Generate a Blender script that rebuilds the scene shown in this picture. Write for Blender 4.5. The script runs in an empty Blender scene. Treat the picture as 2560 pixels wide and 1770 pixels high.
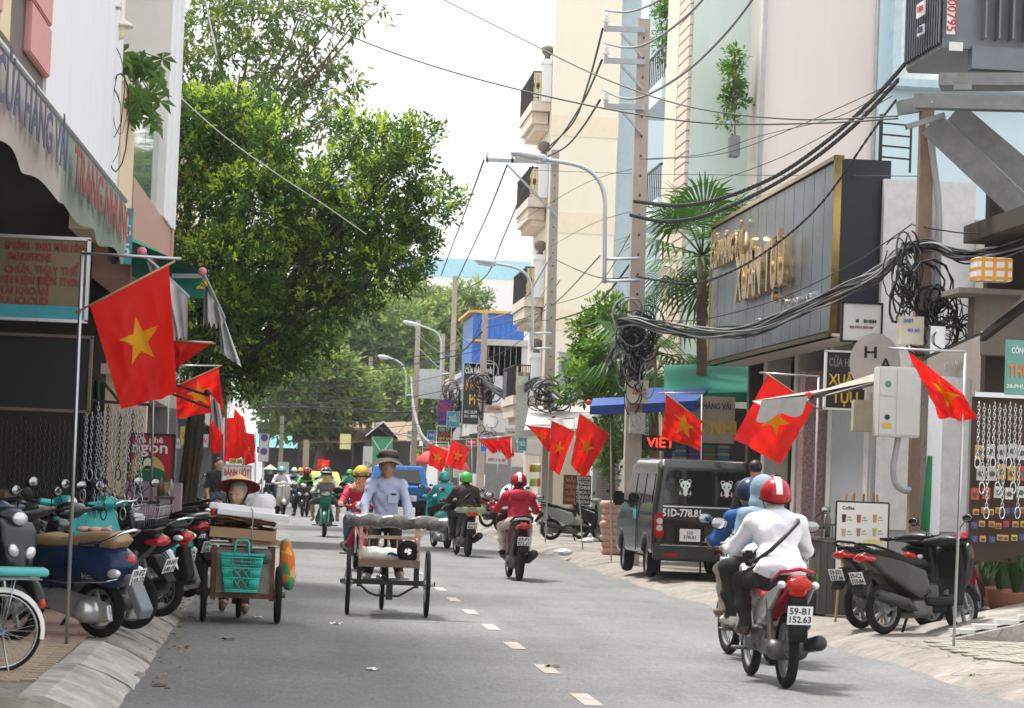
import bpy, bmesh, math, random
import numpy as np
from mathutils import Vector, Matrix
R = math.radians
random.seed(7); rng = np.random.default_rng(7)
SC = bpy.context.scene; COL = SC.collection
# ------------------------------------------------------------------ camera
FPX, CH = 6800.0, 1.5
YAW, PITCH, ROLL = R(4.77), R(2.6), R(2.2)
fw = Vector((math.sin(YAW)*math.cos(PITCH), math.cos(YAW)*math.cos(PITCH), math.sin(PITCH)))
rt = Vector((math.cos(YAW), -math.sin(YAW), 0)); up = rt.cross(fw)
cr, sr = math.cos(ROLL), math.sin(ROLL)
crt = rt*cr + up*sr; cup = up*cr - rt*sr
cam = bpy.data.cameras.new('camera'); cam_o = bpy.data.objects.new('camera', cam); COL.objects.link(cam_o)
cam.sensor_width = 36; cam.lens = 36*FPX/2560; cam.clip_end = 3000; cam.clip_start = .5
m4 = Matrix((crt, cup, -fw)).transposed().to_4x4(); m4.translation = (0, 0, CH); cam_o.matrix_world = m4
cam.dof.use_dof = True; cam.dof.focus_distance = 33; cam.dof.aperture_fstop = 8.0
SC.camera = cam_o
# ------------------------------------------------------------------ sky and sun (bright hazy overcast)
SUN_EL, SUN_AZ = R(67), R(318)      # azimuth clockwise from +Y
wd = bpy.data.worlds.new('World'); SC.world = wd; wd.use_nodes = True
nt = wd.node_tree; nt.nodes.clear()
sky = nt.nodes.new('ShaderNodeTexSky'); sky.sky_type = 'NISHITA'; sky.sun_disc = False
sky.sun_elevation = SUN_EL; sky.sun_rotation = SUN_AZ; sky.air_density = 1.0; sky.dust_density = 1.0; sky.ozone_density = 1.0
hs = nt.nodes.new('ShaderNodeHueSaturation'); hs.inputs['Saturation'].default_value = .18; hs.inputs['Value'].default_value = 1.0
bg = nt.nodes.new('ShaderNodeBackground'); bg.inputs['Strength'].default_value = .11
wo = nt.nodes.new('ShaderNodeOutputWorld')
mxw = nt.nodes.new('ShaderNodeMix'); mxw.data_type = 'RGBA'; mxw.inputs[0].default_value = .8; mxw.inputs[7].default_value = (6.0, 6.05, 6.15, 1)   # even white cloud veil over the sky
nt.links.new(sky.outputs[0], hs.inputs['Color']); nt.links.new(hs.outputs[0], mxw.inputs[6]); nt.links.new(mxw.outputs[2], bg.inputs[0]); nt.links.new(bg.outputs[0], wo.inputs[0])
sl = bpy.data.lights.new('sun', 'SUN'); sl.energy = 2.4; sl.angle = R(10); sl.color = (1, .97, .92)
so = bpy.data.objects.new('sun', sl); COL.objects.link(so)
sd = Vector((math.sin(SUN_AZ)*math.cos(SUN_EL), math.cos(SUN_AZ)*math.cos(SUN_EL), math.sin(SUN_EL)))
so.rotation_euler = (-sd).to_track_quat('-Z', 'Y').to_euler(); so.location = (0, -10, 30)
SC.view_settings.view_transform = 'Standard'; SC.view_settings.look = 'None'; SC.view_settings.exposure = 1.3; SC.view_settings.gamma = 1
SC.render.engine = 'CYCLES'; SC.cycles.use_denoising = True; SC.cycles.max_bounces = 6; SC.cycles.transparent_max_bounces = 12
SC.cycles.diffuse_bounces = 4; SC.cycles.glossy_bounces = 3
# ------------------------------------------------------------------ place helpers: survey of the street (photo column, row -> metres)
def ray(x, y):
    dx, dy = x-1280, y-885
    return fw + rt*((dx*cr+dy*sr)/FPX) - up*((-dx*sr+dy*cr)/FPX)
def G(x, y, z=0):
    d = ray(x, y); t = (z-CH)/d.z; return Vector((d.x*t, d.y*t, z))
def W(x, y, Y):
    d = ray(x, y); t = Y/d.y; return Vector((d.x*t, Y, CH+d.z*t))
def WX(x, y, X):
    d = ray(x, y); t = X/d.x; return Vector((X, d.y*t, CH+d.z*t))
def V(*a): return Vector(a)
# ------------------------------------------------------------------ materials
_M = {}
def mat(name, col, rough=.6, metal=0., var=.12, scale=6., bump=0., bscale=60., spec=.5, coat=0., emit=None, es=1., trans=0., alpha=1., dirt=0., dcol=(.08,.065,.05), stretch=None, ior=1.45):
    if name in _M: return _M[name]
    m = bpy.data.materials.new(name); _M[name] = m; m.use_nodes = True
    n = m.node_tree.nodes; L = m.node_tree.links; p = n['Principled BSDF']
    c = tuple(col)+(1,)
    p.inputs['Base Color'].default_value = c; p.inputs['Roughness'].default_value = rough; p.inputs['Metallic'].default_value = metal
    p.inputs['Specular IOR Level'].default_value = spec; p.inputs['Coat Weight'].default_value = coat; p.inputs['Coat Roughness'].default_value = .08
    p.inputs['Transmission Weight'].default_value = trans; p.inputs['Alpha'].default_value = alpha; p.inputs['IOR'].default_value = ior
    if emit:
        p.inputs['Emission Color'].default_value = tuple(emit)+(1,); p.inputs['Emission Strength'].default_value = es
    m.diffuse_color = c
    if var or bump or dirt:
        tc = n.new('ShaderNodeTexCoord'); src = tc.outputs['Object']
        if stretch:
            mp = n.new('ShaderNodeMapping'); mp.inputs['Scale'].default_value = stretch; L.new(src, mp.inputs[0]); src = mp.outputs[0]
    if var:
        no = n.new('ShaderNodeTexNoise'); no.inputs['Scale'].default_value = scale; no.inputs['Detail'].default_value = 6; no.inputs['Roughness'].default_value = .65
        L.new(src, no.inputs['Vector'])
        mr = n.new('ShaderNodeMapRange'); mr.inputs[1].default_value = .3; mr.inputs[2].default_value = .7
        mr.inputs[3].default_value = 1-var; mr.inputs[4].default_value = 1+var; L.new(no.outputs[0], mr.inputs[0])
        mx = n.new('ShaderNodeMix'); mx.data_type = 'RGBA'; mx.blend_type = 'MULTIPLY'; mx.inputs[0].default_value = 1
        mx.inputs[6].default_value = c; L.new(mr.outputs[0], mx.inputs[7]); out = mx.outputs[2]
        if dirt:
            n2 = n.new('ShaderNodeTexNoise'); n2.inputs['Scale'].default_value = scale*.37; n2.inputs['Detail'].default_value = 8; n2.inputs['Roughness'].default_value = .7
            L.new(src, n2.inputs['Vector'])
            r2 = n.new('ShaderNodeMapRange'); r2.inputs[1].default_value = .5; r2.inputs[2].default_value = .75; r2.inputs[3].default_value = 0; r2.inputs[4].default_value = dirt
            L.new(n2.outputs[0], r2.inputs[0])
            m2 = n.new('ShaderNodeMix'); m2.data_type = 'RGBA'; L.new(r2.outputs[0], m2.inputs[0]); L.new(out, m2.inputs[6]); m2.inputs[7].default_value = tuple(dcol)+(1,); out = m2.outputs[2]
        L.new(out, p.inputs['Base Color'])
        rr = n.new('ShaderNodeMapRange'); rr.inputs[3].default_value = max(.02, rough-.12*min(1, rough*3)); rr.inputs[4].default_value = min(1, rough+.12*min(1, rough*3))
        L.new(no.outputs[0], rr.inputs[0]); L.new(rr.outputs[0], p.inputs['Roughness'])
    if bump:
        nb = n.new('ShaderNodeTexNoise'); nb.inputs['Scale'].default_value = bscale; nb.inputs['Detail'].default_value = 5; L.new(src, nb.inputs['Vector'])
        bp = n.new('ShaderNodeBump'); bp.inputs['Strength'].default_value = bump; bp.inputs['Distance'].default_value = .02
        L.new(nb.outputs[0], bp.inputs['Height']); L.new(bp.outputs[0], p.inputs['Normal'])
    return m
def leafmat(name, col, trans=.35, var=.3):
    if name in _M: return _M[name]
    m = bpy.data.materials.new(name); _M[name] = m; m.use_nodes = True
    n = m.node_tree.nodes; L = m.node_tree.links; p = n['Principled BSDF']; o = n['Material Output']
    p.inputs['Roughness'].default_value = .45; p.inputs['Specular IOR Level'].default_value = .35
    tc = n.new('ShaderNodeTexCoord'); no = n.new('ShaderNodeTexNoise'); no.inputs['Scale'].default_value = 1.7; no.inputs['Detail'].default_value = 8; L.new(tc.outputs['Object'], no.inputs[0])
    rp = n.new('ShaderNodeValToRGB'); e = rp.color_ramp.elements
    e[0].position = .3; e[1].position = .7
    e[0].color = tuple(c*(1-var) for c in col)+(1,); e[1].color = (col[0]*(1+var*1.3), col[1]*(1+var), col[2]*(1+var*.3), 1)
    L.new(no.outputs[0], rp.inputs[0]); L.new(rp.outputs[0], p.inputs['Base Color'])
    t = n.new('ShaderNodeBsdfTranslucent'); L.new(rp.outputs[0], t.inputs[0])
    mx = n.new('ShaderNodeMixShader'); mx.inputs[0].default_value = trans; L.new(p.outputs[0], mx.inputs[1]); L.new(t.outputs[0], mx.inputs[2]); L.new(mx.outputs[0], o.inputs[0])
    m.diffuse_color = tuple(col)+(1,)
    return m
# ------------------------------------------------------------------ objects
def tag(o, label=None, cat=None, group=None, kind=None):
    if label: o['label'] = label
    if cat: o['category'] = cat
    if group: o['group'] = group
    if kind: o['kind'] = kind
    return o
def thing(name, label, cat, loc=(0,0,0), rz=0, group=None):
    o = bpy.data.objects.new(name, None); COL.objects.link(o); o.empty_display_size = .1
    o.location = loc; o.rotation_euler = (0, 0, rz)
    return tag(o, label, cat, group)
def link(name, me, parent=None, mats=None, loc=None):
    o = bpy.data.objects.new(name, me); COL.objects.link(o)
    if parent is not None: o.parent = parent
    if loc is not None: o.location = loc
    if mats is not None:
        mats = mats if isinstance(mats, (list, tuple)) else [mats]
        while len(me.materials) < len(mats): me.materials.append(None)
        for i, mm in enumerate(mats):
            if me.materials[i] is None: me.materials[i] = mm
            elif me.materials[i] != mm:
                o.material_slots[i].link = 'OBJECT'; o.material_slots[i].material = mm
    return o
def copy_tree(o, parent=None):
    c = o.copy(); COL.objects.link(c); c.parent = parent
    for ch in list(o.children): copy_tree(ch, c)
    return c
def mesh_np(name, v, f, mi=None, smooth=False):
    me = bpy.data.meshes.new(name); me.from_pydata([tuple(p) for p in v] if not isinstance(v, np.ndarray) else v.tolist(), [], f if not isinstance(f, np.ndarray) else f.tolist())
    if mi is not None: me.polygons.foreach_set('material_index', np.asarray(mi, dtype=np.int32))
    if smooth: me.polygons.foreach_set('use_smooth', np.ones(len(me.polygons), dtype=bool))
    me.update(); return me
def frame_of(d):
    d = Vector(d).normalized(); a = Vector((0, 0, 1)) if abs(d.z) < .95 else Vector((1, 0, 0))
    x = a.cross(d).normalized(); return x, d.cross(x), d
class MB:
    """collects shapes of ONE part"""
    def __init__(s): s.v = []; s.f = []; s.m = []; s.sm = []; s.mi = 0
    def add(s, v, f, smooth=False):
        b = len(s.v); s.v += [tuple(p) for p in v]
        for q in f: s.f.append([i+b for i in q]); s.m.append(s.mi); s.sm.append(smooth)
        return s
    def box(s, c, sz, M=None, bev=0, taper=1.0):
        x, y, z = [k/2 for k in sz]; c = Vector(c)
        if bev:
            bm = bmesh.new(); bmesh.ops.create_cube(bm, size=1)
            for q in bm.verts: q.co = Vector((q.co.x*sz[0]*(taper if q.co.z > 0 else 1), q.co.y*sz[1]*(taper if q.co.z > 0 else 1), q.co.z*sz[2]))
            bmesh.ops.bevel(bm, geom=bm.edges[:], offset=bev, segments=2, affect='EDGES')
            v = [q.co.copy() for q in bm.verts]; f = [[q.index for q in p.verts] for p in bm.faces]; bm.free()
        else:
            v = [Vector((i*x*(taper if k > 0 else 1), j*y*(taper if k > 0 else 1), k*z)) for i in (-1, 1) for j in (-1, 1) for k in (-1, 1)]
            f = [(0,1,3,2), (4,6,7,5), (0,4,5,1), (2,3,7,6), (0,2,6,4), (1,5,7,3)]
        if M is not None: v = [M @ p for p in v]
        return s.add([p+c for p in v], f)
    def bar(s, p0, p1, w, h=None):          # rectangular bar between two points
        h = h or w; x, y, d = frame_of(Vector(p1)-Vector(p0)); v = []
        for p in (p0, p1):
            for a, b in ((-1,-1), (1,-1), (1,1), (-1,1)): v.append(Vector(p)+x*a*w/2+y*b*h/2)
        return s.add(v, [(3,2,1,0), (4,5,6,7), (0,1,5,4), (1,2,6,5), (2,3,7,6), (3,0,4,7)])
    def cyl(s, p0, p1, r0, r1=None, n=12, caps=True):
        r1 = r0 if r1 is None else r1; x, y, d = frame_of(Vector(p1)-Vector(p0)); v = []
        for p, r in ((p0, r0), (p1, r1)):
            for i in range(n):
                a = 2*math.pi*i/n; v.append(Vector(p)+x*math.cos(a)*r+y*math.sin(a)*r)
        s.add(v, [(i, (i+1) % n, n+(i+1) % n, n+i) for i in range(n)], True)
        if caps: b = len(s.v)-2*n; s.f += [[b+i for i in range(n)][::-1], [b+n+i for i in range(n)]]; s.m += [s.mi]*2; s.sm += [False]*2
        return s
    def tube(s, pts, r, n=6, closed=False, caps=True):
        pts = [Vector(p) for p in pts]; N = len(pts); v = []; x = None
        for i, p in enumerate(pts):
            a = pts[i-1] if (i > 0 or closed) else p; b = pts[(i+1) % N] if (i < N-1 or closed) else p
            d = (b-a).normalized() if (b-a).length > 1e-9 else Vector((0, 0, 1))
            if x is None: x = frame_of(d)[0]
            x = (x-d*x.dot(d)); x = x.normalized() if x.length > 1e-6 else frame_of(d)[0]
            y = d.cross(x); rr = r[i] if isinstance(r, (list, tuple)) else r
            for k in range(n):
                t = 2*math.pi*k/n; v.append(p+x*math.cos(t)*rr+y*math.sin(t)*rr)
        f = []
        for i in range(N if closed else N-1):
            j = (i+1) % N
            for k in range(n): f.append((i*n+k, i*n+(k+1) % n, j*n+(k+1) % n, j*n+k))
        if caps and not closed: f += [tuple(range(n))[::-1], tuple((N-1)*n+k for k in range(n))]
        return s.add(v, f, True)
    def lathe(s, prof, c=(0,0,0), axis=(0,0,1), n=20, closed=False):   # prof: (radius, height)
        x, y, d = frame_of(axis); c = Vector(c); v = []
        for r, h in prof:
            for i in range(n):
                a = 2*math.pi*i/n; v.append(c+d*h+x*math.cos(a)*r+y*math.sin(a)*r)
        f = []; m = len(prof)
        for j in range(m if closed else m-1):
            k = (j+1) % m
            for i in range(n): f.append((j*n+i, j*n+(i+1) % n, k*n+(i+1) % n, k*n+i))
        return s.add(v, f, True)
    def sph(s, c, r, n=10, M=None):
        rx = r if isinstance(r, (list, tuple)) else (r, r, r); v = []; f = []; m = max(4, n//2+1)
        for j in range(m+1):
            t = math.pi*j/m
            for i in range(n):
                a = 2*math.pi*i/n; p = Vector((rx[0]*math.sin(t)*math.cos(a), rx[1]*math.sin(t)*math.sin(a), rx[2]*math.cos(t)))
                v.append((M @ p if M is not None else p)+Vector(c))
        for j in range(m):
            for i in range(n): f.append((j*n+i, (j+1)*n+i, (j+1)*n+(i+1) % n, j*n+(i+1) % n))
        return s.add(v, f, True)
    def prism(s, poly, o, ux, uy, un, d):   # polygon (a,b) in plane (ux,uy) at o, extruded along un by d
        o, ux, uy, un = Vector(o), Vector(ux), Vector(uy), Vector(un); n = len(poly)
        v = [o+ux*a+uy*b for a, b in poly]; v += [p+un*d for p in v]
        return s.add(v, [tuple(range(n))[::-1], tuple(range(n, 2*n))]+[(i, (i+1) % n, n+(i+1) % n, n+i) for i in range(n)])
    def quad(s, a, b, c, d): return s.add([a, b, c, d], [(0, 1, 2, 3)])
    def grid(s, fn, nu, nv, smooth=True):
        v = [fn(i/nu, j/nv) for j in range(nv+1) for i in range(nu+1)]
        return s.add(v, [(j*(nu+1)+i, j*(nu+1)+i+1, (j+1)*(nu+1)+i+1, (j+1)*(nu+1)+i) for j in range(nv) for i in range(nu)], smooth)
    def mesh(s, name):
        me = bpy.data.meshes.new(name); me.from_pydata(s.v, [], s.f)
        me.polygons.foreach_set('material_index', np.array(s.m, dtype=np.int32)); me.polygons.foreach_set('use_smooth', np.array(s.sm, dtype=bool))
        me.update()
        return me
    def build(s, name, mats, parent=None, loc=None):
        return link(name, s.mesh(name), parent, mats, loc)
def one(mb, name, mats, label, cat, group=None):     # a thing that is one mesh
    return tag(mb.build(name, mats), label, cat, group)
def struct(mb, name, mats):
    return tag(mb.build(name, mats), kind='structure')
# ------------------------------------------------------------------ lettering
_fc = {}
def text_mesh(s, size=1., ext=0.004, bold=0., align='CENTER', sx=1., shear=0.):
    k = (s, size, ext, bold, align, sx, shear)
    if k in _fc: return _fc[k]
    cu = bpy.data.curves.new('lettering', 'FONT'); cu.body = s; cu.size = size; cu.extrude = ext; cu.offset = bold*size; cu.align_x = align; cu.align_y = 'CENTER'; cu.resolution_u = 2; cu.shear = shear
    o = bpy.data.objects.new('lettering', cu); COL.objects.link(o); o.scale = (1, 1, 1)
    dg = bpy.context.evaluated_depsgraph_get(); me = bpy.data.meshes.new_from_object(o.evaluated_get(dg))
    bpy.data.objects.remove(o); bpy.data.curves.remove(cu); me.name = 'lettering'; me.materials.clear()
    if sx != 1:
        for q in me.vertices: q.co.x *= sx
    _fc[k] = me; return me
def text(s, parent, m, pos, ux, uy, size, sx=1., bold=.012, ext=.004, align='CENTER', width=None, name='lettering', shear=0.):
    """flat lettering at pos, reading along ux, up along uy"""
    me = text_mesh(s, size, ext, bold, align, sx, shear)
    if not len(me.vertices): return None
    ux, uy = Vector(ux).normalized(), Vector(uy).normalized(); un = ux.cross(uy).normalized(); uy = un.cross(ux)
    o = link(name, me, parent, m)
    k = 1.
    if width:
        xs = [q.co.x for q in me.vertices]; k = width/(max(xs)-min(xs))
    M = Matrix((ux*k, uy, un)).transposed().to_4x4(); M.translation = Vector(pos); o.matrix_local = M
    return o
# ------------------------------------------------------------------ smooth solids: blended distance field -> one continuous surface
def _poly_sd(px, pz, P):
    d = np.full(px.shape, 1e9); ins = np.zeros(px.shape, bool); n = len(P)
    for i in range(n):
        ax, az = P[i]; bx, bz = P[(i+1) % n]; ex, ez = bx-ax, bz-az
        t = np.clip(((px-ax)*ex+(pz-az)*ez)/(ex*ex+ez*ez+1e-12), 0, 1)
        d = np.minimum(d, np.hypot(px-ax-t*ex, pz-az-t*ez))
        c = ((az > pz) != (bz > pz)); xi = ax+(pz-az)*ex/(ez if abs(ez) > 1e-9 else 1e-9); ins ^= c & (px < xi)
    return np.where(ins, -d, d)
def _sd(pr, X, Y, Z):
    t = pr[0]
    if t == 'c':                                   # tapered capsule p0 p1 r0 r1
        _, a, b, ra, rb = pr[:5]; d = np.subtract(b, a); L2 = float(d@d)+1e-9
        h = np.clip(((X-a[0])*d[0]+(Y-a[1])*d[1]+(Z-a[2])*d[2])/L2, 0, 1)
        return np.sqrt((X-a[0]-h*d[0])**2+(Y-a[1]-h*d[1])**2+(Z-a[2]-h*d[2])**2)-(ra+(rb-ra)*h)
    if t == 'e':                                   # ellipsoid c r [rot]
        _, c, r = pr[:3]; x, y, z = X-c[0], Y-c[1], Z-c[2]
        if len(pr) > 3 and pr[3] is not None:
            m = np.array(pr[3]); x, y, z = m[0,0]*x+m[1,0]*y+m[2,0]*z, m[0,1]*x+m[1,1]*y+m[2,1]*z, m[0,2]*x+m[1,2]*y+m[2,2]*z
        k0 = np.sqrt((x/r[0])**2+(y/r[1])**2+(z/r[2])**2); k1 = np.sqrt((x/r[0]**2)**2+(y/r[1]**2)**2+(z/r[2]**2)**2)
        return k0*(k0-1)/(k1+1e-9)
    if t == 'b':                                   # rounded box c half round [rot]
        _, c, hf, r = pr[:4]; x, y, z = X-c[0], Y-c[1], Z-c[2]
        if len(pr) > 4 and pr[4] is not None:
            m = np.array(pr[4]); x, y, z = m[0,0]*x+m[1,0]*y+m[2,0]*z, m[0,1]*x+m[1,1]*y+m[2,1]*z, m[0,2]*x+m[1,2]*y+m[2,2]*z
        qx, qy, qz = abs(x)-hf[0]+r, abs(y)-hf[1]+r, abs(z)-hf[2]+r
        return np.sqrt(np.maximum(qx, 0)**2+np.maximum(qy, 0)**2+np.maximum(qz, 0)**2)+np.minimum(np.maximum(qx, np.maximum(qy, qz)), 0)-r
    if t == 'p':                                   # side profile in XZ, half width hw (function of x,z allowed), round r, centre y
        _, P, hw, r = pr[:4]; yc = pr[4] if len(pr) > 4 else 0
        d = _poly_sd(X, Z, P)+r; w = hw(X, Z) if callable(hw) else hw; q = abs(Y-yc)-w+r
        return np.sqrt(np.maximum(d, 0)**2+np.maximum(q, 0)**2)+np.minimum(np.maximum(d, q), 0)-r
def _bounds(pr):
    if pr[0] == 'c':
        a, b = np.array(pr[1], float), np.array(pr[2], float); r = max(pr[3], pr[4]); return np.minimum(a, b)-r, np.maximum(a, b)+r
    if pr[0] in 'eb':
        c = np.array(pr[1], float); h = np.array(pr[2], float)
        rot = pr[3] if pr[0] == 'e' and len(pr) > 3 else pr[4] if pr[0] == 'b' and len(pr) > 4 else None
        if rot is not None: h = np.full(3, np.linalg.norm(h))
        return c-h, c+h
    P = np.array(pr[1]); yc = pr[4] if len(pr) > 4 else 0; w = float(np.max(pr[2](P[:,0], P[:,1]))) if callable(pr[2]) else pr[2]
    return np.array([P[:,0].min(), yc-w, P[:,1].min()]), np.array([P[:,0].max(), yc+w, P[:,1].max()])
def sdf_mesh(name, prims, res=.02, k=.02, zones=None, cut=None, warp=None):
    """prims blended with radius k; zones: material index per prim"""
    bb = [_bounds(p) for p in prims]; lo = np.min([b[0] for b in bb], 0)-2.5*res; hi = np.max([b[1] for b in bb], 0)+2.5*res
    n = np.ceil((hi-lo)/res).astype(int)+1
    gx, gy, gz = [lo[i]+res*np.arange(n[i]) for i in range(3)]
    F = np.full(tuple(n), 9.0)
    for p, (bl, bh) in zip(prims, bb):
        pad = 3*k+2*res
        i0 = np.maximum(((bl-pad-lo)/res).astype(int), 0); i1 = np.minimum(((bh+pad-lo)/res).astype(int)+2, n)
        sl = tuple(slice(a, b) for a, b in zip(i0, i1))
        X, Y, Z = np.meshgrid(gx[sl[0]], gy[sl[1]], gz[sl[2]], indexing='ij')
        d = _sd(p, X, Y, Z); a = F[sl]
        h = np.maximum(k-np.abs(a-d), 0)/k if k > 0 else 0
        F[sl] = np.minimum(a, d)-(h*h*k*.25 if k > 0 else 0)
    if cut:
        X, Y, Z = np.meshgrid(gx, gy, gz, indexing='ij')
        for p in cut: F = np.maximum(F, -_sd(p, X, Y, Z))
    nx, ny, nz = F.shape; acc = np.zeros((nx-1, ny-1, nz-1, 3)); cnt = np.zeros((nx-1, ny-1, nz-1))
    S = F < 0
    for ax in range(3):
        o = [i for i in range(3) if i != ax]
        for u in (0, 1):
            for w in (0, 1):
                s0 = [None]*3; s1 = [None]*3; s0[ax] = slice(0, -1); s1[ax] = slice(1, None)
                for q, e in ((o[0], u), (o[1], w)):
                    s0[q] = s1[q] = slice(1, None) if e else slice(0, -1)
                a, b = F[tuple(s0)], F[tuple(s1)]; m = (a < 0) != (b < 0)
                t = np.where(m, a/np.where(m, a-b, 1), 0)
                acc[..., ax] += t; acc[..., o[0]] += u*m; acc[..., o[1]] += w*m; cnt += m
    mk = cnt > 0; idx = np.full(mk.shape, -1); idx[mk] = np.arange(mk.sum())
    ci = np.argwhere(mk); v = lo+res*(ci+acc[mk]/cnt[mk][:, None]); fs = []
    for ax in range(3):
        o = [(ax+1) % 3, (ax+2) % 3]
        s0 = [slice(None)]*3; s1 = [slice(None)]*3; s0[ax] = slice(0, -1); s1[ax] = slice(1, None)
        A, B = S[tuple(s0)], S[tuple(s1)]; e = np.argwhere(A != B)
        ok = (e[:, o[0]] > 0) & (e[:, o[1]] > 0) & (e[:, o[0]] < n[o[0]]-1) & (e[:, o[1]] < n[o[1]]-1); e = e[ok]
        q = []
        for du, dv in ((-1,-1), (0,-1), (0,0), (-1,0)):
            c = e.copy(); c[:, o[0]] += du; c[:, o[1]] += dv; q.append(idx[c[:,0], c[:,1], c[:,2]])
        q = np.stack(q, 1); fl = ~A[e[:,0], e[:,1], e[:,2]]; q[fl] = q[fl][:, ::-1]; fs.append(q)
    f = np.concatenate(fs); mi = None
    if zones is not None:
        c = v[f].mean(1); D = np.stack([_sd(p, c[:,0], c[:,1], c[:,2]) for p in prims]); mi = np.array(zones)[D.argmin(0)]
    if warp is not None: v = warp(v)
    return mesh_np(name, v, f, mi, True)
def rotm(ax, ang): return np.array(Matrix.Rotation(R(ang), 3, ax))
# ================================================================== SETTING
def ext(mb, x0, x1, y0, y1, z0, z1, bev=0): return mb.box(((x0+x1)/2, (y0+y1)/2, (z0+z1)/2), (abs(x1-x0), abs(y1-y0), abs(z1-z0)), bev=bev)
KL, KR = -.9, 5.4
def asphalt():
    m = bpy.data.materials.new('asphalt'); m.use_nodes = True; n = m.node_tree.nodes; L = m.node_tree.links; p = n['Principled BSDF']
    tc = n.new('ShaderNodeTexCoord'); O = tc.outputs['Object']
    def noise(sc, det, st=(1,1,1)):
        mp = n.new('ShaderNodeMapping'); mp.inputs['Scale'].default_value = st; L.new(O, mp.inputs[0])
        q = n.new('ShaderNodeTexNoise'); q.inputs['Scale'].default_value = sc; q.inputs['Detail'].default_value = det; L.new(mp.outputs[0], q.inputs['Vector']); return q.outputs[0]
    def rng_(s, a, b, c, d):
        r = n.new('ShaderNodeMapRange'); r.inputs[1].default_value = a; r.inputs[2].default_value = b; r.inputs[3].default_value = c; r.inputs[4].default_value = d; L.new(s, r.inputs[0]); return r.outputs[0]
    def mul(a, b):
        r = n.new('ShaderNodeMath'); r.operation = 'MULTIPLY'; L.new(a, r.inputs[0]); L.new(b, r.inputs[1]); return r.outputs[0]
    g = mul(rng_(noise(90, 3), .3, .7, .62, 1.38), rng_(noise(.55, 6), .3, .7, .86, 1.14))
    g = mul(g, rng_(noise(1.0, 5, (1.6, .05, 1)), .3, .7, .88, 1.12))
    g = mul(g, rng_(noise(14, 4, (1, .35, 1)), .3, .7, .88, 1.12)); g = mul(g, rng_(noise(38, 4, (1, .3, 1)), .3, .7, .8, 1.2))
    g = mul(g, rng_(noise(2.3, 8, (1, .22, 1)), .6, .72, 1, .78)); g = mul(g, rng_(noise(.9, 3, (1, .4, 1)), .55, .57, 1, .93)); g = mul(g, rng_(noise(6, 8), .66, .74, 1, .72))
    mx = n.new('ShaderNodeMix'); mx.data_type = 'RGBA'; mx.blend_type = 'MULTIPLY'; mx.inputs[0].default_value = 1; mx.inputs[6].default_value = (.165, .165, .165, 1); L.new(g, mx.inputs[7])
    L.new(mx.outputs[2], p.inputs['Base Color']); p.inputs['Roughness'].default_value = .75
    vb = n.new('ShaderNodeTexVoronoi'); vb.inputs['Scale'].default_value = 120; L.new(O, vb.inputs['Vector'])
    bp = n.new('ShaderNodeBump'); bp.inputs['Strength'].default_value = .35; bp.inputs['Distance'].default_value = .008; L.new(vb.outputs[0], bp.inputs['Height']); L.new(bp.outputs[0], p.inputs['Normal'])
    return m
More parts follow.
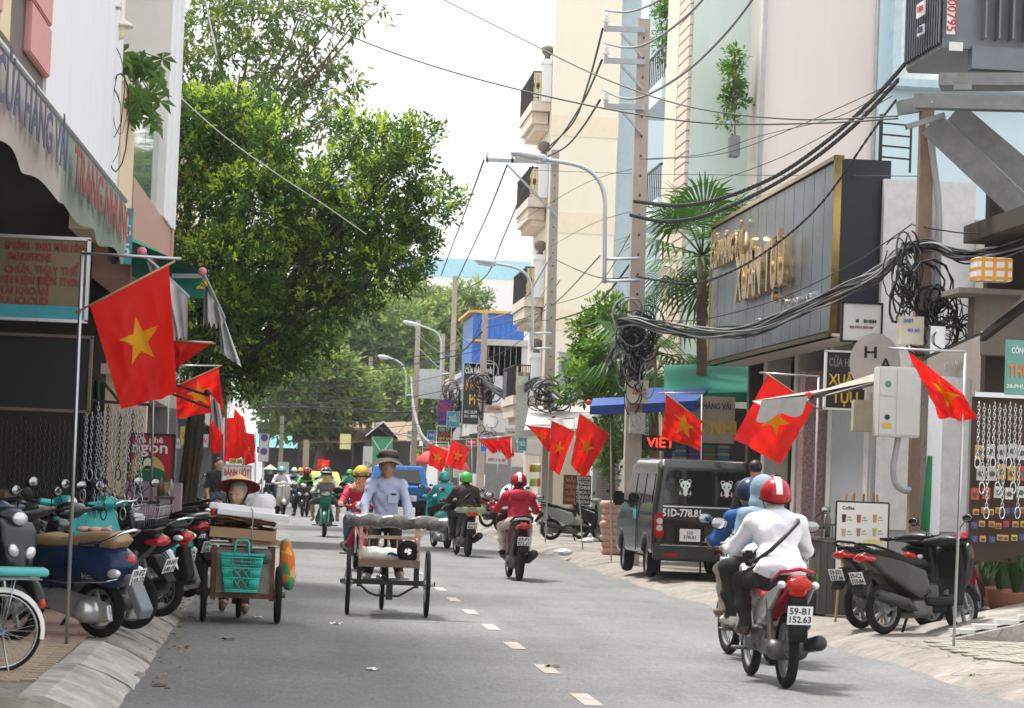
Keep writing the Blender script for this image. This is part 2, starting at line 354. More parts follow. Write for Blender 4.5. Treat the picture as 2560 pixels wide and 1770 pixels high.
def concrete(name, col, crack=1., sc=1.2):
    m = bpy.data.materials.new(name); m.use_nodes = True; n = m.node_tree.nodes; L = m.node_tree.links; p = n['Principled BSDF']
    tc = n.new('ShaderNodeTexCoord'); O = tc.outputs['Object']
    a = n.new('ShaderNodeTexNoise'); a.inputs['Scale'].default_value = sc; a.inputs['Detail'].default_value = 10; a.inputs['Roughness'].default_value = .7; L.new(O, a.inputs[0])
    rp = n.new('ShaderNodeValToRGB'); e = rp.color_ramp.elements; e[0].position = .32; e[1].position = .7
    e[0].color = tuple(c*.55 for c in col)+(1,); e[1].color = tuple(min(1, c*1.25) for c in col)+(1,); L.new(a.outputs[0], rp.inputs[0])
    wv = n.new('ShaderNodeTexNoise'); wv.inputs['Scale'].default_value = 3; wv.inputs['Detail'].default_value = 6; L.new(O, wv.inputs[0])
    ad = n.new('ShaderNodeMix'); ad.data_type = 'RGBA'; ad.inputs[0].default_value = .25; L.new(O, ad.inputs[6]); L.new(wv.outputs[1], ad.inputs[7])
    vo = n.new('ShaderNodeTexVoronoi'); vo.feature = 'DISTANCE_TO_EDGE'; vo.inputs['Scale'].default_value = 1.1; L.new(ad.outputs[2], vo.inputs['Vector'])
    cr_ = n.new('ShaderNodeMapRange'); cr_.inputs[1].default_value = 0; cr_.inputs[2].default_value = .012; cr_.inputs[3].default_value = 1-.6*crack; cr_.inputs[4].default_value = 1; L.new(vo.outputs[0], cr_.inputs[0])
    mx = n.new('ShaderNodeMix'); mx.data_type = 'RGBA'; mx.blend_type = 'MULTIPLY'; mx.inputs[0].default_value = 1; L.new(rp.outputs[0], mx.inputs[6]); L.new(cr_.outputs[0], mx.inputs[7])
    fn = n.new('ShaderNodeTexNoise'); fn.inputs['Scale'].default_value = 11; fn.inputs['Detail'].default_value = 9; fn.inputs['Roughness'].default_value = .75; L.new(O, fn.inputs[0])
    fr_ = n.new('ShaderNodeMapRange'); fr_.inputs[1].default_value = .3; fr_.inputs[2].default_value = .7; fr_.inputs[3].default_value = .7; fr_.inputs[4].default_value = 1.2; L.new(fn.outputs[0], fr_.inputs[0])
    m3 = n.new('ShaderNodeMix'); m3.data_type = 'RGBA'; m3.blend_type = 'MULTIPLY'; m3.inputs[0].default_value = 1; L.new(mx.outputs[2], m3.inputs[6]); L.new(fr_.outputs[0], m3.inputs[7])
    L.new(m3.outputs[2], p.inputs['Base Color']); p.inputs['Roughness'].default_value = .85
    nb = n.new('ShaderNodeTexNoise'); nb.inputs['Scale'].default_value = 35; nb.inputs['Detail'].default_value = 8; L.new(O, nb.inputs[0])
    bp = n.new('ShaderNodeBump'); bp.inputs['Strength'].default_value = .4; bp.inputs['Distance'].default_value = .02; L.new(nb.outputs[0], bp.inputs['Height']); L.new(bp.outputs[0], p.inputs['Normal'])
    return m
M_road = asphalt(); M_pav = concrete('pavement concrete', (.30, .265, .23)); M_kerb = concrete('kerb concrete', (.36, .335, .30), .6, 2); M_kerbw = concrete('pale kerb concrete', (.50, .47, .43), .3, 2.5)
g = MB(); g.quad((-700, -60, -.06), (700, -60, -.06), (700, 1500, -.06), (-700, 1500, -.06)); struct(g, 'ground', mat('bare ground', (.2, .18, .15), .9, scale=.3))
def wobble(y, a=.05): return a*(math.sin(y*1.7)+.6*math.sin(y*.61+1)+.4*math.sin(y*4.3))
g = MB(); g.grid(lambda u, v: (-1.2+u*7.2, 3+v*380, 0), 6, 120, False); road = struct(g, 'road', M_road)
M_paint = mat('worn lane paint', (.44, .385, .335), .7, var=.25, scale=9, dirt=.8, dcol=(.2, .19, .18), bump=.2)
dme = None
for k in range(-1, 40):
    y0 = 18.11+2.86*k
    if dme is None:
        d = MB(); d.grid(lambda u, v: (-.066+u*.132, v*1.0, .004), 2, 6, False); dme = d.mesh('lane_dash')
    link('lane_dash', dme, road, M_paint, (2.16+random.uniform(-.01, .01), y0, 0))
# left pavement: top sheet with a sloped broken kerb
g = MB()
def lp(u, v):
    y = 3+v*200
    X = [-16, -1.36+wobble(y, .02), -1.34+wobble(y, .02), KL-.12+wobble(y, .04), KL+wobble(y, .035)]; Z = [.15, .15, .14, .03+.01*math.sin(y*3), -.02]
    i = int(round(u*4)); return (X[i], y, Z[i])
g.grid(lp, 4, 400, False); lpav = struct(g, 'left_pavement', M_pav)
for y0, y1, w, mm, h in ((15.6, 18.2, .30, M_kerbw, .165), (18.22, 20.55, .30, M_kerbw, .165), (20.75, 21.75, .34, M_kerb, .15), (21.9, 22.75, .3, M_kerb, .165), (22.85, 24.3, .3, M_kerb, .15), (24.36, 25.4, .34, M_kerb, .14), (25.5, 26.9, .3, M_kerb, .155), (27, 28.7, .3, M_kerb, .145)):
    j = random.uniform(-.02, .02); k = MB()
    def ks(u, v, y0=y0, y1=y1, j=j, h=h):
        y = y0+v*(y1-y0); P = [(-1.42+j, .12), (-1.41+j, h), (-1.27+j, h), (-1.10+j, h*.62), (KL-.06+j, .03), (KL+.02+j, -.03)]
        i = min(5, int(round(u*5))); n = .004*math.sin(y*9+i*2)+.004*math.sin(y*23+i); return (P[i][0]+n, y, P[i][1]+(n*.5 if 0 < i < 5 else 0))
    k.grid(ks, 5, 12, False)
    k.prism([(-1.42+j, -.02), (KL+.02+j, -.03), (KL-.06+j, .03), (-1.10+j, h*.62), (-1.27+j, h), (-1.42+j, h)], (0, y0, 0), (1,0,0), (0,0,1), (0,1,0), .003)
    k.prism([(-1.42+j, -.02), (KL+.02+j, -.03), (KL-.06+j, .03), (-1.10+j, h*.62), (-1.27+j, h), (-1.42+j, h)], (0, y1-.003, 0), (1,0,0), (0,0,1), (0,1,0), .003)
    k.build('kerb_stone', mm, lpav)
tm = MB(); tm.box((0, 0, .006), (.196, .096, .014), bev=.004); tme = tm.mesh('paving_brick')
MT = [mat('tan paver', (.44, .335, .235), .85, var=.22, scale=7, bump=.3, dirt=.4, dcol=(.25, .19, .13)), mat('tan paver b', (.40, .31, .225), .85, var=.22, scale=7, bump=.3, dirt=.4, dcol=(.2, .16, .12)), mat('pink paver', (.42, .27, .22), .85, var=.22, scale=7, bump=.3, dirt=.4, dcol=(.22, .17, .14))]
cnt = 0
for r in range(53):
    for c in range(6):
        if cnt >= 300: break
        y = 16.75+.1*r; x = -2.42+.2*c+(.1 if r % 2 else 0)
        if x > -1.5: continue
        o = link('paving_brick', tme, lpav, MT[2] if y > 20.3 else random.choice(MT[:2]), (x, y, .15+random.uniform(-.002, .002))); cnt += 1
g = MB()                                            # farther red tiles merge into one sheet of joints
for r in range(120):
    for c in range(9):
        x = -2.5+.2*c+(.1 if r % 2 else 0); y = 22.1+.1*r
        if x < -1.46: g.box((x, y, .155), (.194, .094, .012))
tag(g.build('paving_brick', MT[2], lpav), kind='stuff')
# right pavement
g = MB()
def rp_(u, v):
    y = 3+v*200; b = KR+wobble(y, .05)-.1*math.exp(-((y-42)/6)**2)
    X = [b-.06, b+.05, b+.32+wobble(y+3, .04), b+.5, 16]; Z = [-.02, .035+.012*math.sin(y*2.3), .10+.015*math.sin(y*1.3), .12, .125]
    i = int(round(u*4)); return (X[i], y, Z[i])
g.grid(rp_, 4, 500, False); rpav = struct(g, 'right_pavement', M_pav)
tm = MB(); tm.box((0, 0, .006), (.19, .19, .014), bev=.005); tme2 = tm.mesh('paving_tile')
MR = [mat('grey paver', (.34, .32, .26), .85, var=.2, scale=8, bump=.3, dirt=.4), mat('grey paver b', (.30, .285, .24), .85, var=.2, scale=8, bump=.3, dirt=.4)]
for r in range(27):
    for c in range(10):
        y = 19.9+.2*r; x = 6.02+.2*c+(.1 if r % 2 else 0)
        if x < 6.15+.25*math.sin(y): continue
        link('paving_tile', tme2, rpav, random.choice(MR), (x, y, .122+random.uniform(-.003, .003)))
# ================================================================== HOUSES ON THE LEFT
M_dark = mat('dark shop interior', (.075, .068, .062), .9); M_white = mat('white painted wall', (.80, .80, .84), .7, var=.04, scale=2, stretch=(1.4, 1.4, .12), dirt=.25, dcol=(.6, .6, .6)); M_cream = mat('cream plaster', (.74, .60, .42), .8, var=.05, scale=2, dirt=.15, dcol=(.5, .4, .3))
M_steel = mat('galvanised steel', (.48, .5, .52), .35, .9, var=.1); M_blk = mat('black paint', (.02, .02, .022), .45, var=.2); M_alu = mat('brushed aluminium', (.62, .63, .65), .3, .95, var=.06); M_chr = mat('chrome', (.8, .8, .82), .08, 1, var=0)
M_wht = mat('white plastic', (.8, .8, .79), .35, var=.04); M_glass = mat('window glass', (.75, .85, .82), .03, trans=.85, var=0, ior=1.3); M_dglass = mat('dark glass', (.02, .025, .03), .05, var=0, spec=.8)
M_pink = mat('pink facing block', (.62, .30, .27), .7, var=.06, scale=3); M_brown = mat('brown painted fascia', (.50, .29, .23), .65, var=.06)
hl = thing('shop_house', 'pale shophouse with pink block corner, white panel and glass balcony above the fabric awning', 'house', (-2.12, 18, 0), R(-1.2))
H1 = 4.2
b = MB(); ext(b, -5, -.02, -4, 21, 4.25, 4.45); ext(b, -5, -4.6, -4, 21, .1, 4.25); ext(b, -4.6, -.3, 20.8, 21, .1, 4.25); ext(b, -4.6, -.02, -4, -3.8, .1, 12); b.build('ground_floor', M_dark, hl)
b = MB(); ext(b, -4, 0, 4.3, 11.5, 4.45, 14); b.build('white_panel_wall', M_white, hl)
b = MB(); ext(b, -4, -.03, -4, 4.3, 4.45, 14); b.build('wall', mat('joint grey', (.16, .13, .12), .8), hl)
for y0, y1 in ((-1.2, 1.15), (2.85, 4.28)):
    for i in range(18):
        b = MB(); ext(b, -.03, .03, y0, y1, 4.6+i*.42, 4.6+i*.42+.395, .012); b.build('block', M_pink, hl)
b = MB(); ext(b, -.05, .01, 1.17, 1.75, 4.5, 14); b.build('pilaster', M_cream, hl)
w = MB()
for y in (1.9, 2.15, 2.45): ext(w, -.03, .05, y, y+.08, 5.2, 14)
ext(w, -.03, .04, 2.6, 2.83, 5.0, 14); wf = w.build('window', M_alu, hl)
w = MB(); ext(w, -.03, .0, 1.78, 2.58, 5.2, 14); w.build('pane', M_dglass, wf)
b = MB(); ext(b, -4, -1.3, 11.5, 20.9, 4.45, 14); ext(b, -1.3, -.1, 11.52, 20.9, 9.4, 9.7); b.build('recessed_wall', M_cream, hl)
b = MB(); ext(b, -.5, .02, 11.52, 13.3, 4.0, 5.62); ext(b, -.52, .05, 11.48, 13.34, 5.62, 5.68); b.build('balcony_pier', M_cream, hl)
b = MB(); ext(b, -.4, .03, 13.36, 21, 3.6, 4.78); b.build('fascia', M_brown, hl)
b = MB()
for y0, y1 in ((13.5, 15.6), (15.66, 18)): ext(b, -.05, -.03, y0, y1, 4.8, 5.95)
gl = b.build('balcony_glass', mat('green balcony glass', (.25, .4, .33), .04, var=0, trans=.35, spec=.8), hl)
b = MB(); ext(b, -.08, 0, 13.4, 18.2, 5.96, 6.05); b.build('handrail', M_alu, gl)
b = MB(); ext(b, -.7, .06, 18.2, 20.2, 4.78, 14); ext(b, -.7, .09, 20.0, 20.3, 4.78, 14); ext(b, -.7, .09, 18.9, 19.0, 4.78, 14); b.build('corner_pilaster', mat('white stucco', (.82, .83, .84), .65, var=.03, dirt=.1, dcol=(.6, .6, .6)), hl)
b = MB(); ext(b, -.9, .05, 20.3, 20.75, 4.4, 14); b.build('corner_edge', M_brown, hl)
b = MB(); ext(b, -.05, .25, 20.3, 20.4, 9.3, 9.35); b.bar((.06, 20.35, 9.3), (.55, 20.5, 7.3), .1, .02); b.build('canopy_strip', M_alu, hl)
# two wall lamps on the corner of the white panel
M_shade = mat('cream enamel', (.72, .68, .6), .4, var=.08); M_bulb = mat('frosted lamp glass', (.75, .7, .5), .3, var=.05)
for i, (px, py, s) in enumerate(((270, 20, 1.), (300, 68, 1.05))):
    p = W(px, py, 28.4+i*.5)
    t = thing('wall_lamp', ['white enamel shade wall lamp, upper of two above the leafy balcony plant', 'white enamel shade wall lamp, lower of two just above the leafy balcony plant'][i], 'lamp', p, 0, 'lamps on the corner of the white wall')
    b = MB(); b.lathe([(.012, .17), (.03, .14), (.035, .1), (.13*s, .03), (.135*s, 0), (.125*s, .01), (.03, .09)], n=20); b.build('shade', M_shade, t)
    b = MB(); b.lathe([(.0, -.13), (.045, -.125), (.06, -.09), (.065, .02)], n=16); b.build('bulb', M_bulb, t)
    b = MB(); b.tube([(0, 0, .17), (0, 0, .26), (-.06, 0, .33), (-.17, 0, .33), (-.25-p.x-2.1+.2, 0, .3)], .013); b.build('bracket', M_shade, t)
# farther left-hand houses
def plain_house(label, x0, x1, y0, y1, h, m, roof=None, side=-1, floors=3, win_front=True, shop=True, name='house'):
    """front faces the street (side=-1: stands left of the street, front towards +X)"""
    fx = x1 if side < 0 else x0
    t = thing(name, label, 'house', (fx, y0, 0)); s = side
    b = MB(); ext(b, 0, (x1-x0)*s, 0, y1-y0, 3.1 if shop else .05, h); b.build('wall', m, t)
    if shop:
        b = MB(); ext(b, .6*s, (x1-x0)*s, 0, y1-y0, .05, 3.1); ext(b, 0, .6*s, 0, .25, .05, 3.1); ext(b, 0, .6*s, y1-y0-.25, y1-y0, .05, 3.1); b.build('shop_front', mat('grey shutter', (.22, .22, .22), .6), t)
    b = MB(); ext(b, -.12*s, (x1-x0)*s+.1*s, -.1, y1-y0+.1, h, h+.22); b.build('parapet', mat('grey cornice', (.55, .53, .5), .8), t)
    fh = (h-3.1)/max(1, floors)
    for i in range(floors):
        z = 3.1+fh*(i+.25); L = y1-y0
        for k in range(max(1, int(L/2))):
            yc = L*(k+.5)/max(1, int(L/2))
            w = MB(); ext(w, -.05*s, .03*s, yc-.6, yc+.6, z, z+fh*.55); wo_ = w.build('window', M_wht, t)
            w = MB(); ext(w, -.058*s, .0, yc-.52, yc+.52, z+.07, z+fh*.55-.07); w.build('pane', M_dglass, wo_)
    return t
plain_house('long white house with small dark windows standing beyond the hanging aerial roots', -9, -3.0, 78, 96, 8.2, mat('old white plaster', (.72, .71, .68), .8, dirt=.3, var=.08, scale=.8), floors=2)
plain_house('grey cement house left of the no-parking sign board', -9, -2.9, 96.5, 112, 9.5, mat('grey cement', (.55, .52, .47), .85, dirt=.3, var=.1, scale=.8), floors=2)
plain_house('pale house with red door past the grey cement house', -9, -2.6, 113, 140, 8.2, mat('chalk white plaster', (.82, .82, .83), .8, dirt=.1, var=.05, scale=.8), floors=2)
plain_house('cream house beside the red cafe sign', -8, -2.9, 40.5, 52, 7, mat('cream wash', (.76, .66, .48), .8, dirt=.2, var=.06), floors=1)
plain_house('low grey house behind the leaning banyan trunk', -9, -3.2, 53, 77, 6.6, mat('dusty plaster', (.5, .46, .4), .85, dirt=.3), floors=1)
t = thing('tiled_roof_house', 'tall house with salmon clay tile roof showing through the loose upper tree', 'house', (-9, 96, 0))
b = MB(); ext(b, -5, 5.3, 0, 12, 0, 12.6); b.build('wall', M_cream, t)
rf = MB(); rf.quad((5.8, -.3, 12.4), (5.8, 12, 12.4), (-1, 12, 17.5), (-1, -.3, 17.5)); rf.quad((-6, -.3, 12.6), (5.8, -.3, 12.5), (-1, 5, 17.6), (-1, -.3, 17.5)); ro = rf.build('roof', mat('salmon clay tile', (.62, .26, .19), .75, var=.2, scale=2), t)
for i in range(26):
    b = MB(); y = -.2+i*.47; b.cyl((5.8, y, 12.47), (-.95, y, 17.57), .09, n=6); b.build('tile_row', mat('salmon clay tile', (.62, .26, .19)), ro)
# ================================================================== HOUSES ON THE RIGHT
FXR = 7.9
M_pk = mat('pale pink wash', (.83, .745, .70), .8, var=.05, scale=.9, stretch=(1.6, 1.6, .16), dirt=.25, dcol=(.68, .6, .56)); M_mint = mat('mint wash', (.70, .82, .78), .8, var=.05, scale=.9, stretch=(1.6, 1.6, .16), dirt=.25, dcol=(.55, .62, .6)); M_bl = mat('sky blue wash', (.62, .78, .86), .8, var=.05, scale=.9, stretch=(1.6, 1.6, .16), dirt=.2, dcol=(.5, .6, .65))
M_crm = mat('ivory wash', (.88, .81, .66), .8, var=.03, scale=.9, stretch=(1.6, 1.6, .16), dirt=.22, dcol=(.75, .68, .55)); M_peach = mat('peach band', (.86, .74, .57), .8, var=.04); M_bg = mat('blue grey wash', (.42, .52, .58), .8, var=.06, dirt=.15, dcol=(.35, .4, .42))
# sign shop (single storey with a long dark sign box)
sh = thing('fabric_shop', 'single storey fabric shop under a long dark sign box with gold letters', 'shop', (FXR, 36, 0))
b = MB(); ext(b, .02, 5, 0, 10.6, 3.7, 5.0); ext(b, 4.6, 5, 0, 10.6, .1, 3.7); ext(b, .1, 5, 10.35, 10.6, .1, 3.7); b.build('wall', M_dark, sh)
for y in (.0, 2.5, 5.2, 7.9): b = MB(); ext(b, -.05, .35, y, y+.3, .1, 3.75); b.build('pillar', mat('pale stone column', (.6, .58, .54), .7, dirt=.2), sh)
b = MB(); ext(b, .3, .36, .3, 2.5, .1, 3.7); ext(b, .3, .36, 2.8, 5.2, .1, 3.7); b.build('glass_door', mat('shop glass', (.5, .55, .55), .05, trans=.6, var=0), sh)
b = MB(); ext(b, -.02, .4, 4.75, 5.15, .12, 3.3); b.build('fabric_display', mat('printed fabric rolls', (.55, .35, .36), .8, var=.5, scale=24), sh)
b = MB(); ext(b, -.6, 0, 0, 10.6, 3.56, 3.6); b.build('soffit', mat('soffit panel', (.62, .56, .5), .6), sh)
sg = thing('shop_sign', 'long dark reflective sign box with gold letters above the fabric shop', 'sign', (7.3, 41.3, 4.75))
MSG = mat('dark mirror panel', (.19, .215, .26), .3, .5, var=.3, scale=1.2, bump=.08, bscale=4); M_gold = mat('gold mirror letter', (.55, .41, .22), .25, 1, var=.1); M_goldd = mat('gold trim', (.5, .34, .12), .2, 1, var=.15)
sl_, st_, sb_ = 5.25, 1.22, -1.15          # half length, top, bottom
b = MB(); ext(b, .03, .75, -sl_, sl_, sb_, st_); b.build('sign_box', mat('black acrylic', (.022, .028, .036), .35, var=.1), sg)
for i in range(14):
    b = MB(); y0 = -sl_+i*.75; ext(b, 0, .028, y0+.012, y0+.738, sb_+.05, st_-.05); b.build('panel', MSG, sg)
b = MB(); ext(b, -.03, .1, -sl_-.03, sl_+.03, st_-.02, st_+.04); ext(b, -.03, .1, -sl_-.03, sl_+.03, sb_-.04, sb_+.02); ext(b, -.03, .07, -sl_-.04, -sl_+.02, sb_-.04, st_+.04); ext(b, -.03, .12, sl_-.02, sl_+.04, sb_-.04, st_+.04); b.build('trim', M_goldd, sg)
ux, uy = (0, -1, 0), (0, 0, 1)
text('CỬA HÀNG VẢI', sg, M_gold, (-.08, 3.15, .62), ux, uy, .62, ext=.03, bold=.02, width=3.1)
text('XUÂN TỰU', sg, M_gold, (-.1, -.25, .02), ux, uy, 1.0, ext=.045, bold=.025, width=4.3)
text('☎ 0869.270.077.77.52.127', sg, M_alu, (-.02, -3.0, -.62), ux, uy, .27, ext=.02, width=2.6)
text('62 NGÔ THỊ', sg, M_alu, (-.02, .6, -.78), ux, uy, .26, ext=.02, width=2.2)
# tall houses behind the sign shop
t = thing('tall_house', 'tall pale pink house wall rising behind the sign box', 'house', (9.1, 52.3, 0))
b = MB(); ext(b, 0, 2.18, 0, 6.4, .05, 17); b.build('wall', M_pk, t)
b = MB(); b.cyl((-.04, -.08, 3.5), (-.04, -.08, 17), .05); b.build('drain_pipe', mat('grey pvc', (.5, .52, .54), .5), t)
b = MB(); b.cyl((2.2, -.05, 3.5), (2.2, -.05, 17), .03); b.build('corner_pipe', mat('grey pvc', (.5, .52, .54)), t)
t = thing('tall_house', 'tall sky blue house wall behind the transformer', 'house', (11.33, 52, 0))
b = MB(); ext(b, 0, 6, 0, 6, .05, 17); b.build('wall', M_bl, t)
b = MB(); ext(b, .15, 3, -.5, 0, 9.35, 9.5); ext(b, .15, .3, -.45, 0, 9.5, 12); b.build('window_hood', mat('blue hood', (.5, .66, .74), .8), t)
b = MB(); ext(b, .3, 3, -.06, -.02, 9.5, 12); b.build('pane', mat('pale blind', (.8, .82, .76), .5), t)
t = thing('tall_house', 'tall mint green house with a cream and brick-tiled street front behind the fan palm', 'house', (FXR, 54, 0))
b = MB(); ext(b, .02, 5, 0, 3.2, .05, 18); b.build('wall', M_mint, t)
b = MB(); ext(b, -.06, .02, 1.5, 3.2, .05, 12.2); b.build('front_column', mat('cream column', (.8, .68, .54), .8, var=.05), t)
for i in range(44):
    b = MB(); ext(b, -.05, .02, .02, 1.48, 2.6+i*.215, 2.6+i*.215+.195, .01); b.build('brick', mat('buff brick', (.74, .60, .50), .8, var=.1), t)
t = thing('tall_house', 'blue grey house with pale slabs and grilled balconies beside the brick-tiled front', 'house', (FXR+.1, 57.6, 0))
b = MB(); ext(b, .5, 5, 0, 8, .05, 13.2); b.build('wall', M_bg, t)
for z in (4.4, 7.2, 9.8):
    b = MB(); ext(b, -.15, .5, .3, 4, z, z+.45); bs = b.build('balcony', mat('pale blue slab', (.66, .74, .8), .8), t)
    b = MB(); ext(b, -.12, -.09, .3, 4, z+1.15, z+1.2); ext(b, -.1, .5, .3, .34, z+1.15, z+1.2)
    for k in range(12): b.bar((-.1, .35+k*.3, z+.4), (-.1, .35+k*.3, z+1.2), .02)
    b.build('railing', M_blk, bs)
# cream house with balconies
cy = 80.5; cx = WX(1372, 300, 8.2).x
t = thing('tall_house', 'tall ivory house with peach bands and wrought iron street balconies', 'house', (W(1370, 560, cy).x, cy, 0)); W8 = W(1536, 560, cy).x-W(1370, 560, cy).x
b = MB(); ext(b, 0, W8, 0, 5.2, .05, 17); b.build('wall', M_crm, t)
b = MB(); ext(b, W8, W8+.62, .25, 6, .05, 17); b.build('side_wall', M_bg, t)
for z in (5.95, 8.85, 11.75):
    b = MB(); ext(b, -.015, W8+.01, -.03, 0, z, z+.62); b.build('band', M_peach, t)
for i, z in enumerate((3.35, 6.3, 9.3, 12.2)):
    d = .58 if i else .8
    b = MB(); ext(b, -d, -.01, .5, 5, z+.35, z+.62); b.box((-d*.5, 2.75, z+.16), (d*.86, 3.9, .34)); ext(b, -d*.72, -.01, .9, 4.6, z-.2, z+.0); bo = b.build('balcony', mat('peach balcony', (.72, .61, .50), .8, var=.06, dirt=.2), t)
    b = MB(); ext(b, -.3, -.01, .4, .75, z+.62, z+1.75); ext(b, -.34, -.01, .35, .8, z+1.75, z+1.9); b.build('pier', M_white, bo)
    b = MB(); b.lathe([(.0, .0), (.12, .0), (.08, .1), (.17, .2), (.19, .36), (.1, .42), (0, .44)], (-.15, .58, z+1.9), n=12); b.build('urn', mat('dark urn', (.16, .13, .12), .6), bo)
    b = MB(); ext(b, -d+.02, -d+.05, .55, 5, z+1.5, z+1.54); ext(b, -d, -.3, .52, .56, z+1.5, z+1.54); ext(b, -d, -.3, .52, .56, z+.72, z+.75)
    for k in range(18): b.bar((-d+.03, .6+k*.25, z+.62), (-d+.03, .6+k*.25, z+1.5), .02)
    for k in range(9):
        x = -d+.04+k*(d-.36)/8; b.bar((x, .54, z+.62), (x, .54, z+1.5), .018)
        b.tube([(x+.04*math.cos(a), .54, z+1.1+.09*math.sin(a)) for a in [q*math.pi/4 for q in range(8)]], .01, 4, True)
    ra = b.build('railing', M_blk, bo)
    b = MB()
    for xx in (-d+.07, -d*.62): ext(b, xx, xx+.05, .505, .52, z+.66, z+1.48)
    b.build('gold_strip', mat('gold paint', (.7, .48, .1), .4), ra)
# low shops between the cream house and the sign shop
t = thing('shuttered_shop', 'small shop with brown roller shutter beside the green pillar', 'shop', (FXR, 62, 0))
b = MB(); ext(b, .3, 4, 0, 17.5, 3.0, 4.4); ext(b, 3.5, 4, 0, 17.5, .1, 3); b.build('wall', mat('stained plaster', (.5, .46, .4), .85, dirt=.4), t)
for k in range(44):
    b = MB(); ext(b, .1, .14, .6, 6.6, .12+k*.065, .12+k*.065+.058); b.build('slat', mat('brown shutter', (.10, .075, .06), .5), t)
b = MB(); ext(b, -.1, .45, -.6, .5, .1, 3.4); b.build('pillar', mat('greenish stone', (.42, .44, .36), .7, dirt=.4, var=.2), t)
b = MB(); ext(b, .0, .5, 6.7, 7.3, .1, 3.2); b.build('post', M_white, t)
for i, (y0, y1, h, lab, c, tt) in enumerate(((79.5, 80.2, 5, 'narrow grey wall strip under the ivory house', (.5, .5, .5), 0), (97, 104, 6.2, 'grey shop house with striped signboard behind the third pole', (.62, .62, .64), 1), (104.5, 112, 5, 'low whitewashed shop past the grey shop house', (.7, .68, .64), 2), (113, 124, 5.6, 'dull cement shop near the green umbrella sign', (.45, .43, .4), 3))):
    if i: plain_house(lab, 7.0+.15*i, 13, y0, y1, h, mat('shop wall %d' % i, c, .85, dirt=.3, var=.1), side=1, floors=1, name='shop_house')
t = thing('blue_hoarding', 'blue sheet metal rooftop extension with an orange rim behind the crossing wires', 'roof shed', (7.2, 97, 6.2))
for k in range(9): b = MB(); ext(b, -.55+k*.2, -.36+k*.2, 0, .06, -1.1+.02*(k % 2), 1.15); b.build('sheet_panel', mat('blue metal sheet', (.04, .18, .62), .45, var=.12), t)
b = MB(); ext(b, -.7, 1.4, -.1, 6, 1.15, 1.24); ext(b, -.7, 1.4, -.08, .0, .12, .2); b.build('rim', mat('orange rim', (.85, .45, .05), .5), t)
b = MB(); ext(b, -.5, 1.3, .08, 6, -1.2, 1.12); b.build('shed_body', mat('blue metal sheet', (.04, .18, .62)), t)
# white hall far behind with light blue bands
t = thing('white_hall', 'long white building with light blue bands far beyond the street lamps', 'building', (18, 215, 0))
b = MB(); ext(b, -9, 30, 0, 30, 0, 17.6); b.build('wall', mat('bright white wall', (.88, .88, .88), .8, var=.02), t)
b = MB(); ext(b, -9.05, 30, -.05, 0, 17.2, 18.7); ext(b, -9.05, 30, -.05, 0, 11, 11.9); b.build('band', mat('light blue band', (.42, .74, .86), .7), t)
# dark market stalls closing the street
M_rust = mat('rusty roof sheet', (.26, .17, .11), .8, var=.3, dirt=.4)
t = thing('market_stall', 'dark market stall with rusty sheet roof and white sign board, under the far trees', 'stall', (4.4, 150, 0))
b = MB(); ext(b, -3.5, 3, 2, 2.3, 0, 4); b.build('back_wall', M_dark, t)
b = MB(); b.add([(-3.8, -1.4, 2.9), (3.2, -1.4, 3.3), (3.2, 2.4, 4.4), (-3.8, 2.4, 3.9), (-3.8, -1.4, 2.96), (3.2, -1.4, 3.36), (3.2, 2.4, 4.46), (-3.8, 2.4, 3.96)], [(3,2,1,0), (4,5,6,7), (0,1,5,4), (1,2,6,5), (2,3,7,6), (3,0,4,7)]); b.build('roof', M_rust, t)
b = MB()
for x in (-3.4, -.5, 2.8): b.bar((x, -1.2, 0), (x, -1.2, 3), .1)
b.build('post', M_dark, t)
t = thing('market_stall', 'green corrugated shed with pitched roof frame among the far stalls', 'stall', (W(952, 1116, 150).x, 148, 0)); t.scale = (.36, 1, .75)
b = MB(); ext(b, -1.6, 1.6, 0, 4, 2.2, 4.6); b.build('wall', mat('green sheet', (.05, .30, .15), .6, var=.2, stretch=(9, 9, .4)), t)
b = MB(); b.bar((-1.6, -.05, 2.3), (1.6, -.05, 4.5), .07); b.bar((1.6, -.05, 2.3), (-1.6, -.05, 4.5), .07); b.bar((-2.6, -.3, 4.6), (0, -.3, 5.7), .1); b.bar((2.3, -.3, 4.6), (0, -.3, 5.7), .1); b.build('frame', M_wht, t)
b = MB(); b.add([(-2.7, -.3, 4.55), (0, -.3, 5.75), (2.4, -.3, 4.6), (-2.7, 4, 4.55), (0, 4, 5.75), (2.4, 4, 4.6)], [(0,1,4,3), (1,2,5,4)]); b.build('roof', mat('grey sheet roof', (.35, .33, .32), .7, dirt=.4), t)
b = MB(); ext(b, -1.6, 1.6, -.8, 4, .05, 2.2); b.build('stall_front', M_dark, t)
t = thing('market_stall', 'dim stall with teal tarpaulin awning left of the green shed', 'stall', (1.2, 158, 0))
b = MB(); ext(b, -2.6, 2.6, 1, 4, 0, 4.2); b.build('wall', M_dark, t)
b = MB(); b.add([(-3, -1.5, 2.7), (2.8, -1.5, 2.7), (2.8, 1, 3.5), (-3, 1, 3.5)], [(0,1,2,3)]); b.build('tarpaulin', mat('teal tarpaulin', (.1, .35, .34), .6), t)
